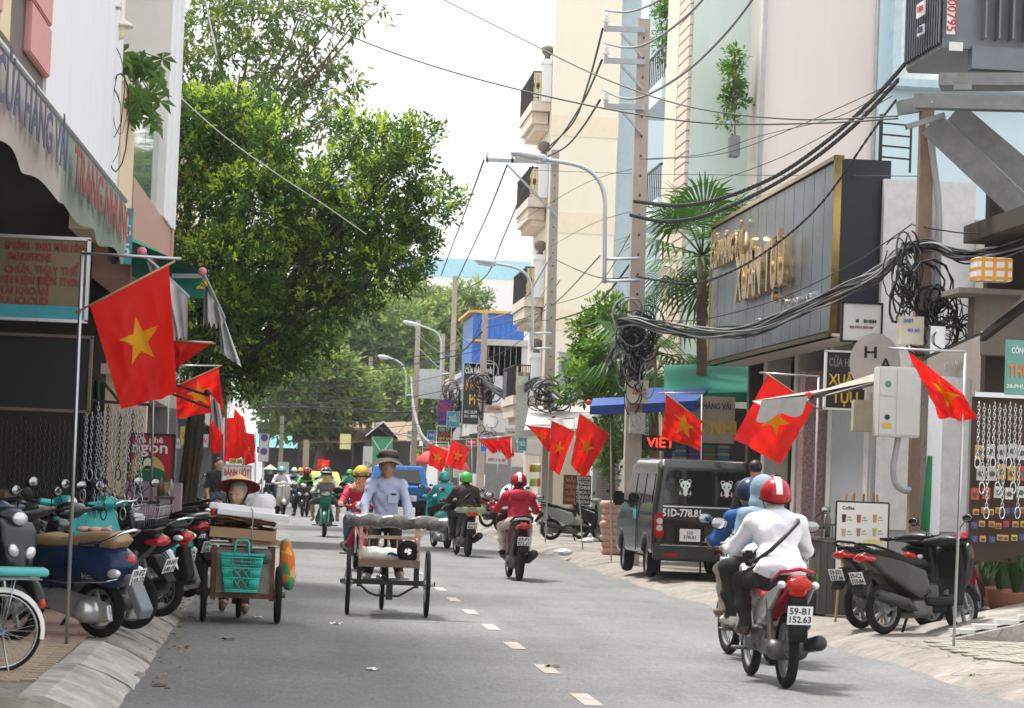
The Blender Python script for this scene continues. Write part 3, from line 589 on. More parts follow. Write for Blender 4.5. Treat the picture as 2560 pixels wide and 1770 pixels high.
# ================================================================== VEHICLE BUILDERS
M_tyre = mat('tyre rubber', (.016, .016, .017), .85, var=.25, scale=12, dirt=.3, dcol=(.07, .06, .055), spec=.2); M_plas = mat('black plastic', (.014, .014, .015), .5, var=.15, dirt=.12, dcol=(.05, .045, .04), spec=.16); M_seat = mat('black vinyl', (.014, .014, .015), .5, spec=.2, bump=.1, bscale=90)
M_eng = mat('cast engine', (.13, .125, .12), .5, .6, var=.3, dirt=.5); M_red = mat('red lens', (.45, .01, .01), .12, var=0, coat=.5); M_redl = mat('lit brake lens', (.35, .008, .006), .15, var=.3, scale=30, emit=(1, .10, .03), es=.05); M_lens = mat('clear lens', (.75, .76, .78), .08, .35, var=.1, coat=.6); M_orange = mat('amber lens', (.75, .25, .03), .2, var=0)
M_plate = mat('number plate white', (.82, .82, .80), .4, var=.05); M_ink = mat('plate ink', (.02, .02, .03), .5, var=0); M_gun = mat('exhaust black', (.05, .05, .052), .4, .5, var=.2); M_grey = mat('grey plastic', (.2, .21, .22), .5, var=.1); M_silver = mat('silver paint', (.55, .55, .54), .3, .6, var=.08, coat=.4)
def paint(name, c, metal=.2): return mat(name, c, .3, metal, var=.06, scale=3, coat=.3, spec=.3, dirt=.06, dcol=(.15, .13, .11))
M_mir = mat('mirror glass', (.35, .36, .38), .1, 1, var=0)
_VM = {}
def vm(key, fn):
    if key not in _VM: _VM[key] = fn()
    return _VM[key]
def clip(a, lo, hi): return np.clip(a, lo, hi)
def wheel_meshes(r, w, kind):
    def ty():
        b = MB(); t = w*.5
        b.lathe([(r-.075, -t*.7), (r-.05, -t*.95), (r-.02, -t*.8), (r-.004, -t*.35), (r, 0), (r-.004, t*.35), (r-.02, t*.8), (r-.05, t*.95), (r-.075, t*.7), (r-.08, 0)], axis=(0, 1, 0), n=32, closed=True)
        return b.mesh('tyre')
    def rm():
        b = MB(); rr = r-.07; b.lathe([(rr+.005, -w*.3), (rr-.02, -w*.28), (rr-.025, 0), (rr-.02, w*.28), (rr+.005, w*.3), (rr, 0)], axis=(0, 1, 0), n=28, closed=True)
        b.cyl((0, -.06, 0), (0, .06, 0), .05 if kind == 'cast' else .055, n=14)
        if kind == 'cast':
            for i in range(5):
                a = 2*math.pi*i/5; b.bar((math.cos(a)*.04, 0, math.sin(a)*.04), (math.cos(a)*rr, 0, math.sin(a)*rr), .03, .035)
        else:
            for i in range(28):
                a = 2*math.pi*i/28; o = .5*(1 if i % 2 else -1); s = .035*(1 if i % 4 < 2 else -1)
                b.cyl((math.cos(a+o)*.045, s, math.sin(a+o)*.045), (math.cos(a)*rr, 0, math.sin(a)*rr), .0028, n=3, caps=False)
        return b.mesh('rim')
    return vm(('tyre', r, w), ty), vm(('rim', r, w, kind), rm)
def wheel(parent, name, pos, r, w, kind='cast', rimm=None, steer=0):
    t, rm = wheel_meshes(r, w, kind); o = link(name, t, parent, M_tyre, pos)
    if steer: o.rotation_euler.z = steer
    link('rim', rm, o, rimm or M_grey); return o
def fender(r, w, a0, a1, c, rise=.02):
    b = MB()
    def f(u, v):
        a = R(a0+(a1-a0)*v); s = (u-.5)*2; rr = r+rise*(1-s*s)-.03*s*s*s*s
        return (c[0]+rr*math.cos(a), s*w/2, c[2]+rr*math.sin(a))
    b.grid(f, 8, 14); return b
ST = {
 'matic': dict(wb=1.27, r=.265, tw=.095, kind='cast', grip=(.33, .31, 1.0)),
 'vespa': dict(wb=1.28, r=.245, tw=.105, kind='cast', grip=(.36, .30, 1.02)),
 'wave': dict(wb=1.23, r=.285, tw=.085, kind='spoke', grip=(.27, .30, .98)),
}
def plate(parent, pos, ry, lines, w=.19, h=.14, facing=-1):
    """number plate facing backwards (local -x), leaning by ry"""
    o = MB(); o.box((0, 0, 0), (.004, w, h), bev=.0015); p = o.build('number_plate', M_plate, parent, pos); p.rotation_euler = (0, ry, 0)
    for i, s in enumerate(lines):
        z = (.030-.063*i) if len(lines) > 1 else 0
        text(s, p, M_ink, (-.0045, 0, z), (0, -1, 0), (0, 0, 1), .068, width=min(w*.86, .0305*len(s)), bold=.02, ext=.0006)
    return p
def scooter(label, loc, head, style='matic', c1=None, c2=None, seat=None, plates=None, lean=0, group=None, mirrors=True, name='motor_scooter', steer=0, lit=False, rim=None, tail=True, box=None, front_plate=False, cat='scooter', rear_guard=True, windscreen=False, headlamp=True, stand=True):
    S = ST[style]; wb, r, tw = S['wb'], S['r'], S['tw']; xr, xf = -wb/2, wb/2
    c1 = c1 or M_plas; c2 = c2 or M_plas; seat = seat or M_seat
    t = thing(name, label, cat, loc, head, group); t.rotation_euler = (lean, 0, head)
    if stand: t.scale = (.92, .92, .92)
    wheel(t, 'rear_wheel', (xr, 0, r), r, tw, S['kind'], rim); wheel(t, 'front_wheel', (xf, 0, r), r, tw*.92, S['kind'], rim, steer)
    if style == 'matic':
        body = vm('m_body', lambda: sdf_mesh('body', [('p', [(-.98, .84), (-.88, .88), (-.4, .76), (-.1, .68), (-.02, .46), (-.2, .36), (-.42, .46), (-.72, .62)], lambda X, Z: .165-.10*clip((-.4-X)/.55, 0, 1), .03), ('b', (.02, 0, .42), (.14, .12, .12), .04)], .02, .03))
        link('body', body, t, c1)
        link('seat', vm('m_seat', lambda: sdf_mesh('seat', [('p', [(-.93, .90), (-.55, .875), (-.3, .80), (-.05, .79), (.02, .75), (0, .70), (-.3, .72), (-.6, .78), (-.9, .83)], lambda X, Z: .14-.05*clip((-.5-X)/.4, 0, 1)-.05*clip((X+.1)/.15, 0, 1), .03)], .02, .02)), t, seat)
        link('footboard', vm('m_foot', lambda: sdf_mesh('footboard', [('b', (.2, 0, .34), (.3, .17, .045), .03), ('b', (.0, 0, .30), (.3, .10, .08), .03), ('p', [(.36, .30), (.5, .36), (.56, .6), (.5, .9), (.44, .9), (.46, .6), (.38, .4)], .17, .02)], .02, .03)), t, c2)
        link('front_apron', vm('m_apron', lambda: sdf_mesh('front_apron', [('p', [(.46, .40), (.56, .42), (.66, .62), (.62, .90), (.56, .98), (.50, .92), (.54, .62)], lambda X, Z: .10+.13*clip((Z-.4)/.4, 0, 1), .03), ('e', (.60, 0, .60), (.09, .10, .16))], .018, .03)), t, c1)
        link('handlebar_cover', vm('m_cov', lambda: sdf_mesh('handlebar_cover', [('e', (.46, 0, 1.0), (.14, .20, .075)), ('c', (.38, -.24, 1.0), (.38, .24, 1.0), .035, .035), ('e', (.52, 0, .98), (.10, .13, .09))], .018, .04)), t, c1)
        hl_ = MB(); hl_.sph((.60, 0, .985), (.035, .10, .055), 12); link('headlight', vm('m_hl', lambda: hl_.mesh('headlight')), t, M_lens)
        for s in (-1, 1):
            q = MB(); q.sph((.655, s*.11, .72), (.03, .07, .05), 10, Matrix.Rotation(R(25*s), 3, 'X')); link('turn_signal', vm(('m_ts', s), lambda: q.mesh('turn_signal')), t, M_lens)
        fend = vm('m_fend', lambda: fender(r+.025, .13, 15, 150, (xf, 0, r)).mesh('front_fender'))
        link('front_fender', fend, t, c1)
        link('engine', vm('m_eng', lambda: sdf_mesh('engine', [('b', (-.40, .11, .27), (.30, .05, .09), .04), ('b', (-.12, 0, .27), (.16, .13, .10), .05), ('c', (xr, .1, .27), (xr, .13, .27), .09, .08), ('c', (-.66, .14, .34), (-.74, .10, .70), .035, .03)], .02, .03)), t, M_eng)
        link('exhaust', vm('m_exh', lambda: sdf_mesh('exhaust', [('c', (-.38, -.15, .30), (-.86, -.17, .40), .055, .065), ('c', (-.1, -.08, .22), (-.38, -.15, .29), .02, .025), ('b', (-.6, -.21, .37), (.17, .012, .035), .01, rotm('Y', 12))], .016, .02)), t, M_gun)
        if rear_guard:
            mg = vm('m_mud', lambda: sdf_mesh('rear_mudguard', [('p', [(-.86, .68), (-.92, .66), (-1.06, .44), (-1.02, .42), (-.84, .60)], .075, .01)], .015, .01)); link('rear_mudguard', mg, t, M_plas)
        tl = vm('m_tail', lambda: sdf_mesh('tail_light', [('e', (-.955, 0, .80), (.05, .085, .05)), ('e', (-.90, .085, .79), (.09, .03, .03)), ('e', (-.90, -.085, .79), (.09, .03, .03))], .014, .02)); link('tail_light', tl, t, M_redl if lit else M_red)
        if plates: plate(t, (-1.03, 0, .585), R(-24), plates)
        gr = MB(); gr.tube([(-.62, .16, .86), (-.9, .13, .93), (-.98, 0, .95), (-.9, -.13, .93), (-.62, -.16, .86)], .016); link('grab_rail', vm('m_rail', lambda: gr.mesh('grab_rail')), t, M_plas if not rim else M_silver)
    elif style == 'vespa':
        link('body', vm('v_body', lambda: sdf_mesh('body', [('e', (-.52, 0, .60), (.46, .27, .20)), ('b', (-.42, 0, .58), (.42, .15, .20), .08), ('e', (-.72, 0, .62), (.28, .20, .17)), ('c', (-.1, 0, .40), (.2, 0, .33), .10, .06), ('b', (.12, 0, .34), (.32, .18, .035), .03)], .018, .05, cut=[('c', (xr, -.3, .2), (xr, .3, .2), .29, .29)])), t, c1)
        link('seat', vm('v_seat', lambda: sdf_mesh('seat', [('p', [(-.92, .82), (-.84, .90), (-.55, .885), (-.32, .84), (-.12, .86), (.0, .84), (.0, .76), (-.3, .74), (-.86, .76)], .135, .045)], .018, .02)), t, seat)
        link('front_apron', vm('v_apron', lambda: sdf_mesh('front_apron', [('p', [(.34, .34), (.42, .34), (.56, .60), (.62, .96), (.57, .98), (.48, .62)], lambda X, Z: .20+.03*np.sin(clip((Z-.34)/.6, 0, 1)*3.1), .03), ('e', (xf+.0, 0, .42), (.27, .10, .14)), ('c', (.60, 0, .55), (.62, 0, .95), .05, .05)], .02, .04, cut=[('c', (xf, -.3, .2), (xf, .3, .2), .262, .262)])), t, c1)
        link('handlebar_cover', vm('v_cov', lambda: sdf_mesh('handlebar_cover', [('c', (.40, -.26, 1.02), (.40, .26, 1.02), .04, .04), ('e', (.47, 0, 1.03), (.13, .12, .09))], .018, .05)), t, c1)
        h = MB(); h.sph((.57, 0, 1.03), (.035, .075, .075), 12); link('headlight', vm('v_hl', lambda: h.mesh('headlight')), t, M_lens)
        link('engine', vm('v_eng', lambda: sdf_mesh('engine', [('p', [(-.86, .16), (-.60, .14), (-.12, .26), (-.14, .40), (-.34, .42), (-.62, .36), (-.84, .30)], .035, .02, .13), ('c', (xr, .12, .245), (xr, .20, .245), .115, .10), ('b', (-.22, .1, .33), (.10, .06, .08), .03)], .014, .02)), t, M_silver)
        link('exhaust', vm('v_exh', lambda: sdf_mesh('exhaust', [('b', (-.62, -.15, .28), (.2, .07, .07), .06)], .02, .02)), t, M_gun)
        mg = vm('v_mud', lambda: sdf_mesh('rear_mudguard', [('p', [(-.93, .54), (-.99, .56), (-1.14, .26), (-1.10, .18), (-1.06, .22)], .08, .01)], .015, .01)); link('rear_mudguard', mg, t, M_grey)
        tl = MB(); tl.sph((-.955, 0, .66), (.05, .075, .055), 10); link('tail_light', vm('v_tail', lambda: tl.mesh('tail_light')), t, M_red)
        for s in (-1, 1):
            q = MB(); q.sph((-.90, s*.155, .565), (.075, .04, .04), 10); link('turn_signal', vm(('v_ts', s), lambda: q.mesh('turn_signal')), t, M_lens)
        if plates: plate(t, (-1.035, 0, .53), R(-20), plates)
        gr = MB(); gr.tube([(-.55, .15, .80), (-.80, .17, .82), (-.97, .12, .90), (-1.0, 0, .915), (-.97, -.12, .90), (-.80, -.17, .82), (-.55, -.15, .80)], .013); link('grab_rail', vm('v_rail', lambda: gr.mesh('grab_rail')), t, M_chr)
        tr = MB(); tr.tube([(-.10, .262, .50), (-.5, .283, .485), (-.85, .20, .50), (-.93, .13, .52)], .006); link('trim_line', vm('v_trim', lambda: tr.mesh('trim_line')), t, M_chr)
    else:
        link('body', vm('w_body', lambda: sdf_mesh('body', [('p', [(-.98, .80), (-.9, .86), (-.45, .72), (-.1, .66), (-.05, .54), (-.35, .52), (-.7, .66)], lambda X, Z: .13-.06*clip((-.4-X)/.55, 0, 1), .025), ('c', (-.15, 0, .52), (.42, 0, .74), .05, .06)], .018, .03)), t, c2)
        for y in (.125, -.125): link('side_panel', vm(('w_panel', y), lambda: sdf_mesh('side_panel', [('p', [(-.92, .80), (-.45, .70), (-.12, .62), (-.18, .50), (-.38, .50), (-.72, .67)], .02, .01, y)], .014, .01)), t, c1)
        link('seat', vm('w_seat', lambda: sdf_mesh('seat', [('p', [(-.86, .86), (-.5, .82), (-.2, .76), (.02, .75), (.02, .70), (-.4, .72), (-.84, .80)], lambda X, Z: .125-.04*clip((X+.15)/.2, 0, 1), .025)], .018, .02)), t, seat)
        link('front_apron', vm('w_apron', lambda: sdf_mesh('front_apron', [('p', [(.10, .36), (.2, .34), (.46, .56), (.56, .84), (.50, .90), (.38, .70), (.2, .5)], lambda X, Z: .12+.10*clip((.7-Z)/.3, 0, 1), .025), ('p', [(.40, .64), (.52, .62), (.60, .76), (.54, .90), (.42, .84)], lambda X, Z: .09+.05*clip((Z-.6)/.25, 0, 1), .03)], .018, .03, cut=[('b', (.2, 0, .5), (.25, .085, .2), .02)])), t, c1)
        link('handlebar_cover', vm('w_cov', lambda: sdf_mesh('handlebar_cover', [('e', (.38, 0, .985), (.14, .15, .085)), ('c', (.3, -.22, .98), (.3, .22, .98), .03, .03)], .018, .04)), t, c1)
        h = MB(); h.sph((.49, 0, .98), (.045, .11, .06), 12); link('headlight', vm('w_hl', lambda: h.mesh('headlight')), t, M_lens)
        fend = vm('w_fend', lambda: fender(r+.02, .11, 5, 165, (xf, 0, r)).mesh('front_fender')); link('front_fender', fend, t, c1)
        link('engine', vm('w_eng', lambda: sdf_mesh('engine', [('b', (-.02, 0, .34), (.2, .12, .10), .05), ('c', (.1, 0, .38), (.32, 0, .42), .075, .06), ('b', (-.4, .09, .29), (.26, .025, .06), .02), ('c', (-.6, .12, .33), (-.5, .13, .66), .03, .025), ('c', (-.6, -.12, .33), (-.5, -.13, .66), .03, .025), ('c', (xr, -.09, r), (xr, .09, r), .075, .075), ('b', (0, 0, .26), (.05, .3, .015), .012)], .018, .02)), t, M_eng)
        link('exhaust', vm('w_exh', lambda: sdf_mesh('exhaust', [('c', (-.42, -.16, .30), (-.88, -.18, .36), .05, .06), ('c', (.1, -.1, .24), (-.42, -.15, .29), .018, .022)], .016, .02)), t, M_gun)
        mg = vm('w_mud', lambda: sdf_mesh('rear_mudguard', [('p', [(-.86, .70), (-.94, .70), (-.99, .42), (-.96, .36), (-.90, .40), (-.84, .62)], .07, .01)], .014, .01)); link('rear_mudguard', mg, t, M_plas)
        tl = vm('w_tail', lambda: sdf_mesh('tail_light', [('e', (-.945, 0, .79), (.05, .10, .055)), ('e', (-.90, 0, .74), (.05, .07, .05))], .014, .02)); link('tail_light', tl, t, M_redl if lit else M_red)
        for s in (-1, 1):
            q = MB(); q.sph((-.91, s*.125, .785), (.06, .035, .03), 8); link('turn_signal', vm(('w_ts', s), lambda: q.mesh('turn_signal')), t, M_lens)
        if plates: plate(t, (-.995, 0, .565), R(-10), plates)
        gr = MB(); gr.tube([(-.6, .13, .80), (-.86, .12, .88), (-.95, 0, .905), (-.86, -.12, .88), (-.6, -.13, .80)], .015); link('grab_rail', vm('w_rail', lambda: gr.mesh('grab_rail')), t, c2)
    gx, gy, gz = S['grip']
    for s in (-1, 1):
        fk = MB(); fk.cyl((xf-.14, s*.085, .72), (xf, s*.085, r), .022, .02, 8); link('fork', vm(('fork', style, s), lambda: fk.mesh('fork')), t, M_steel)
    hb = MB(); hb.tube([(gx-.02, gy+.1, gz+.005), (gx, gy-.06, gz), (gx+.06, .1, gz), (gx+.06, -.1, gz), (gx, -gy+.06, gz), (gx-.02, -gy-.1, gz+.005)], .011)
    for s in (-1, 1):
        hb.cyl((gx-.022, s*(gy+.10), gz+.005), (gx-.002, s*(gy-.04), gz), .018, n=10); hb.tube([(gx+.03, s*(gy-.06), gz-.005), (gx+.07, s*(gy+.0), gz-.012), (gx+.045, s*(gy+.10), gz-.014)], .007, 5)
    link('handlebar', vm(('hb', style), lambda: hb.mesh('handlebar')), t, M_plas)
    if mirrors:
        for s in (-1, 1):
            mo = MB(); mo.tube([(gx+.04, s*(gy-.09), gz+.03), (gx+.05, s*(gy-.07), gz+.13), (gx+.02, s*(gy+.03), gz+.2)], .006, 5); mo.sph((gx+.015, s*(gy+.07), gz+.225), (.02, .075, .05), 12)
            mr_ = link('mirror', vm(('mir', style, s), lambda: mo.mesh('mirror')), t, M_plas)
            mg_ = MB(); mg_.sph((gx-.003, s*(gy+.07), gz+.225), (.006, .066, .042), 12); link('mirror_glass', vm(('mg', style, s), lambda: mg_.mesh('mirror_glass')), mr_, M_mir)
    sd_ = MB() if stand else None
    if stand: sd_.bar((-.12, .1, .22), (-.05, .26, .015), .022); link('side_stand', vm(('stand', style), lambda: sd_.mesh('side_stand')), t, M_plas)
    if windscreen:
        q = MB(); q.grid(lambda u, v: (.56-.16*v+.03*math.cos((u-.5)*3), (u-.5)*.36*(1-.25*v*v), .98+.3*v), 8, 6); q.build('windscreen', M_dglass, t)
    return t
def bicycle(label, loc, head, frame_m, lean=R(4), basket=False, group=None, seatm=None, fend=True, steer=0, r=.32):
    t = thing('bicycle', label, 'bicycle', loc, head, group); t.rotation_euler = (lean, 0, head); wb = 1.04; xr, xf = -.46, .58
    def bt():
        b = MB(); b.lathe([(r-.03, -.014), (r-.012, -.02), (r, -.008), (r, .008), (r-.012, .02), (r-.03, .014)], axis=(0, 1, 0), n=40, closed=True); return b.mesh('tyre')
    def br():
        b = MB(); rr = r-.03; b.lathe([(rr, -.013), (rr-.014, -.011), (rr-.014, .011), (rr, .013)], axis=(0, 1, 0), n=40, closed=True); b.cyl((0, -.05, 0), (0, .05, 0), .022, n=10)
        for i in range(32):
            a = 2*math.pi*i/32; o = .7*(1 if i % 2 else -1); s = .03*(1 if i % 4 < 2 else -1); b.cyl((math.cos(a+o)*.022, s, math.sin(a+o)*.022), (math.cos(a)*rr, 0, math.sin(a)*rr), .0016, n=3, caps=False)
        return b.mesh('rim')
    for nm, x, st in (('rear_wheel', xr, 0), ('front_wheel', xf, steer)):
        o = link(nm, vm(('bt', r), bt), t, M_tyre, (x, 0, r)); link('rim', vm(('br', r), br), o, M_alu); o.rotation_euler.z = st
    b = MB(); st, bb, hd = V(-.16, 0, .74), V(-.02, 0, .29), V(.44, 0, .78)
    b.tube([bb, st], .016, 8); b.tube([bb+V(0,0,.02), V(.2, 0, .36), V(.36, 0, .52), V(.455, 0, .70)], .019, 8); b.tube([V(-.1, 0, .55), V(.15, 0, .50), V(.42, 0, .74)], .015, 8); b.tube([V(.47, 0, .66), hd+V(-.02, 0, .1)], .018, 8)
    for s in (-1, 1):
        b.tube([bb, V(xr, s*.06, r)], .010, 6); b.tube([V(-.14, s*.015, .62), V(xr, s*.06, r)], .009, 6); b.tube([V(.475, s*.03, .66), V(.5, s*.05, .58), V(xf, s*.05, r)], .011, 6)
    b.build('frame', frame_m, t)
    b = MB(); b.tube([V(.38, .28, .98), V(.42, .2, 1.0), V(.47, 0, .99), V(.42, -.2, 1.0), V(.38, -.28, .98)], .011, 8); b.tube([V(.43, 0, .86), V(.455, 0, .99)], .012); b.build('handlebar', M_chr, t)
    s_ = sdf_mesh('saddle', [('e', (-.27, 0, .84), (.10, .10, .04)), ('c', (-.25, 0, .845), (-.03, 0, .85), .04, .022)], .012, .03); link('saddle', s_, t, M_seat); b = MB(); b.cyl((-.17, 0, .72), (-.19, 0, .83), .012); b.build('seat_post', M_chr, t)
    b = MB(); b.lathe([(.085, -.004), (.085, .004), (.05, .003), (.05, -.003)], (bb.x, -.05, bb.z), (0, 1, 0), 24, True); b.bar((bb.x, -.06, bb.z), (bb.x+.1, -.065, bb.z-.13), .02, .01); b.bar((bb.x, .06, bb.z), (bb.x-.1, .065, bb.z+.13), .02, .01); b.box((bb.x+.1, -.11, bb.z-.13), (.07, .08, .02)); b.box((bb.x-.1, .11, bb.z+.13), (.07, .08, .02)); b.build('crank', M_steel, t)
    if fend:
        f = fender(r+.018, .055, 15, 190, (xr, 0, r), .008).build('rear_fender', mat('white fender', (.8, .79, .76), .3, var=.05), t); fender(r+.018, .055, 0, 150, (xf, 0, r), .008).build('front_fender', mat('white fender', (.8, .79, .76)), t)
        q = MB(); q.sph((xr-r*.97, 0, r+.22), (.03, .03, .04), 8); q.build('reflector', mat('red reflector', (.6, .06, .03), .2), t)
        q = MB(); q.bar((-.15, .0, .70), (-.66, 0, .74), .012)
        for s in (-1, 1): q.tube([(xr, s*.065, r), (xr-.08, s*.05, .735)], .006, 5); q.tube([(-.25, s*.05, .735), (-.75, s*.05, .735)], .006, 5)
        q.build('rear_rack', M_steel, t)
        if seatm is not None: link('rear_seat', sdf_mesh('rear_seat', [('b', (-.54, 0, .79), (.26, .085, .032), .03)], .012, .01), t, seatm)
    q = MB(); q.tube([(xr, .07, r-.03), (xr-.03, .12, .12), (xr-.05, .16, .012), (xr-.1, .15, .01)], .008, 5); q.build('kick_stand', M_steel, t)
    if basket:
        q = MB()
        for z, s in ((0, .8), (.11, .92), (.22, 1.05)):
            q.tube([(.52-.0, -.17*s, .74+z), (.52, .17*s, .74+z), (.52+.26*s, .17*s, .74+z), (.52+.26*s, -.17*s, .74+z)], .004, 4, True)
        for i in range(9):
            y = -.16+.04*i; q.tube([(.52, y*.8/.85, .74), (.52, y*1.05, .96)], .0025, 3); q.tube([(.52+.21, y*.8/.85, .74), (.52+.27, y*1.05, .96)], .0025, 3)
        for i in range(6):
            for s in (-1, 1): q.tube([(.52+.04*i, s*.136, .74), (.52+.05*i, s*.178, .96)], .0025, 3)
        for i in range(8): q.tube([(.53, -.13+.037*i, .74), (.73, -.13+.037*i, .74)], .0025, 3)
        q.build('basket', M_steel, t)
    return t
# ================================================================== PEOPLE
def skinm(i=0): return [mat('skin warm brown', (.42, .235, .15), .55, var=.1, scale=10), mat('skin tan', (.50, .30, .20), .55, var=.08, scale=10), mat('skin light', (.60, .39, .28), .55, var=.06, scale=10)][i]
M_hair = mat('black hair', (.012, .01, .01), .5, var=.3, scale=40); M_ghair = mat('grey hair', (.30, .29, .28), .6, var=.3, scale=30); M_eye = mat('dark eye', (.015, .01, .01), .2, var=0); M_lip = mat('lip', (.32, .12, .10), .5, var=0)
def cloth(name, c, r=.8, **k): return mat(name, c, r, var=k.pop('var', .1), scale=k.pop('scale', 5), bump=k.pop('bump', .8), bscale=k.pop('bscale', 9), **k)
def checks(name, a, b_, sc=14):
    if name in _M: return _M[name]
    m = bpy.data.materials.new(name); _M[name] = m; m.use_nodes = True; n = m.node_tree.nodes; L = m.node_tree.links; p = n['Principled BSDF']; p.inputs['Roughness'].default_value = .85
    tc = n.new('ShaderNodeTexCoord'); out = None
    for ax in (1, 2):
        w = n.new('ShaderNodeTexWave'); w.bands_direction = 'XYZ'[ax]; w.inputs['Scale'].default_value = sc; w.inputs['Distortion'].default_value = .4; L.new(tc.outputs['Object'], w.inputs[0])
        if out is None: out = w.outputs[1]
        else:
            q = n.new('ShaderNodeMath'); q.operation = 'MULTIPLY'; L.new(out, q.inputs[0]); L.new(w.outputs[1], q.inputs[1]); out = q.outputs[0]
    mx = n.new('ShaderNodeMix'); mx.data_type = 'RGBA'; mx.inputs[6].default_value = tuple(a)+(1,); mx.inputs[7].default_value = tuple(b_)+(1,); L.new(out, mx.inputs[0]); L.new(mx.outputs[2], p.inputs['Base Color']); return m
def speckle(name, a, b_, c_, sc=60):
    if name in _M: return _M[name]
    m = bpy.data.materials.new(name); _M[name] = m; m.use_nodes = True; n = m.node_tree.nodes; L = m.node_tree.links; p = n['Principled BSDF']; p.inputs['Roughness'].default_value = .85
    tc = n.new('ShaderNodeTexCoord'); v = n.new('ShaderNodeTexVoronoi'); v.inputs['Scale'].default_value = sc; L.new(tc.outputs['Object'], v.inputs['Vector'])
    rp = n.new('ShaderNodeValToRGB'); rp.color_ramp.interpolation = 'CONSTANT'; e = rp.color_ramp.elements; e[0].color = tuple(a)+(1,); e[1].position = .45; e[1].color = tuple(b_)+(1,); q = e.new(.7); q.color = tuple(c_)+(1,)
    sx = n.new('ShaderNodeSeparateColor'); L.new(v.outputs['Color'], sx.inputs[0]); L.new(sx.outputs[0], rp.inputs[0]); L.new(rp.outputs[0], p.inputs['Base Color']); return m
def finger_set(b, p, d_fwd, d_side, d_up, grip=True, s=1.):
    """palm at p; fingers leave along d_fwd; curl towards -d_up; thumb on d_side"""
    p, f, sd, u = Vector(p), Vector(d_fwd).normalized(), Vector(d_side).normalized(), Vector(d_up).normalized()
    for i, L in enumerate((.066, .074, .070, .056)):
        o = p+sd*(.026-.0175*i)*s+f*.035*s; L *= s
        c = (.5, .75, .55) if grip else (.12, .2, .25)
        pts = [o-f*.02*s+u*.006*s, o+u*.008*s]; a = 0.; q = o+u*.006*s
        for seg, cu in zip((.45, .32, .25), c):
            a += cu*(1.6 if grip else 1.); q = q+(f*math.cos(a)-u*math.sin(a))*L*seg*1.2; pts.append(q.copy())
        b.tube(pts, [.0095*s, .0095*s, .009*s, .008*s, .0065*s], 6)
    q = p+sd*.03*s-f*.01*s; b.tube([p-f*.02*s, q, q+sd*.016*s+f*.024*s-u*.008*s, q+sd*.006*s+f*.052*s-u*.022*s], [.012*s, .0115*s, .010*s, .008*s], 6)
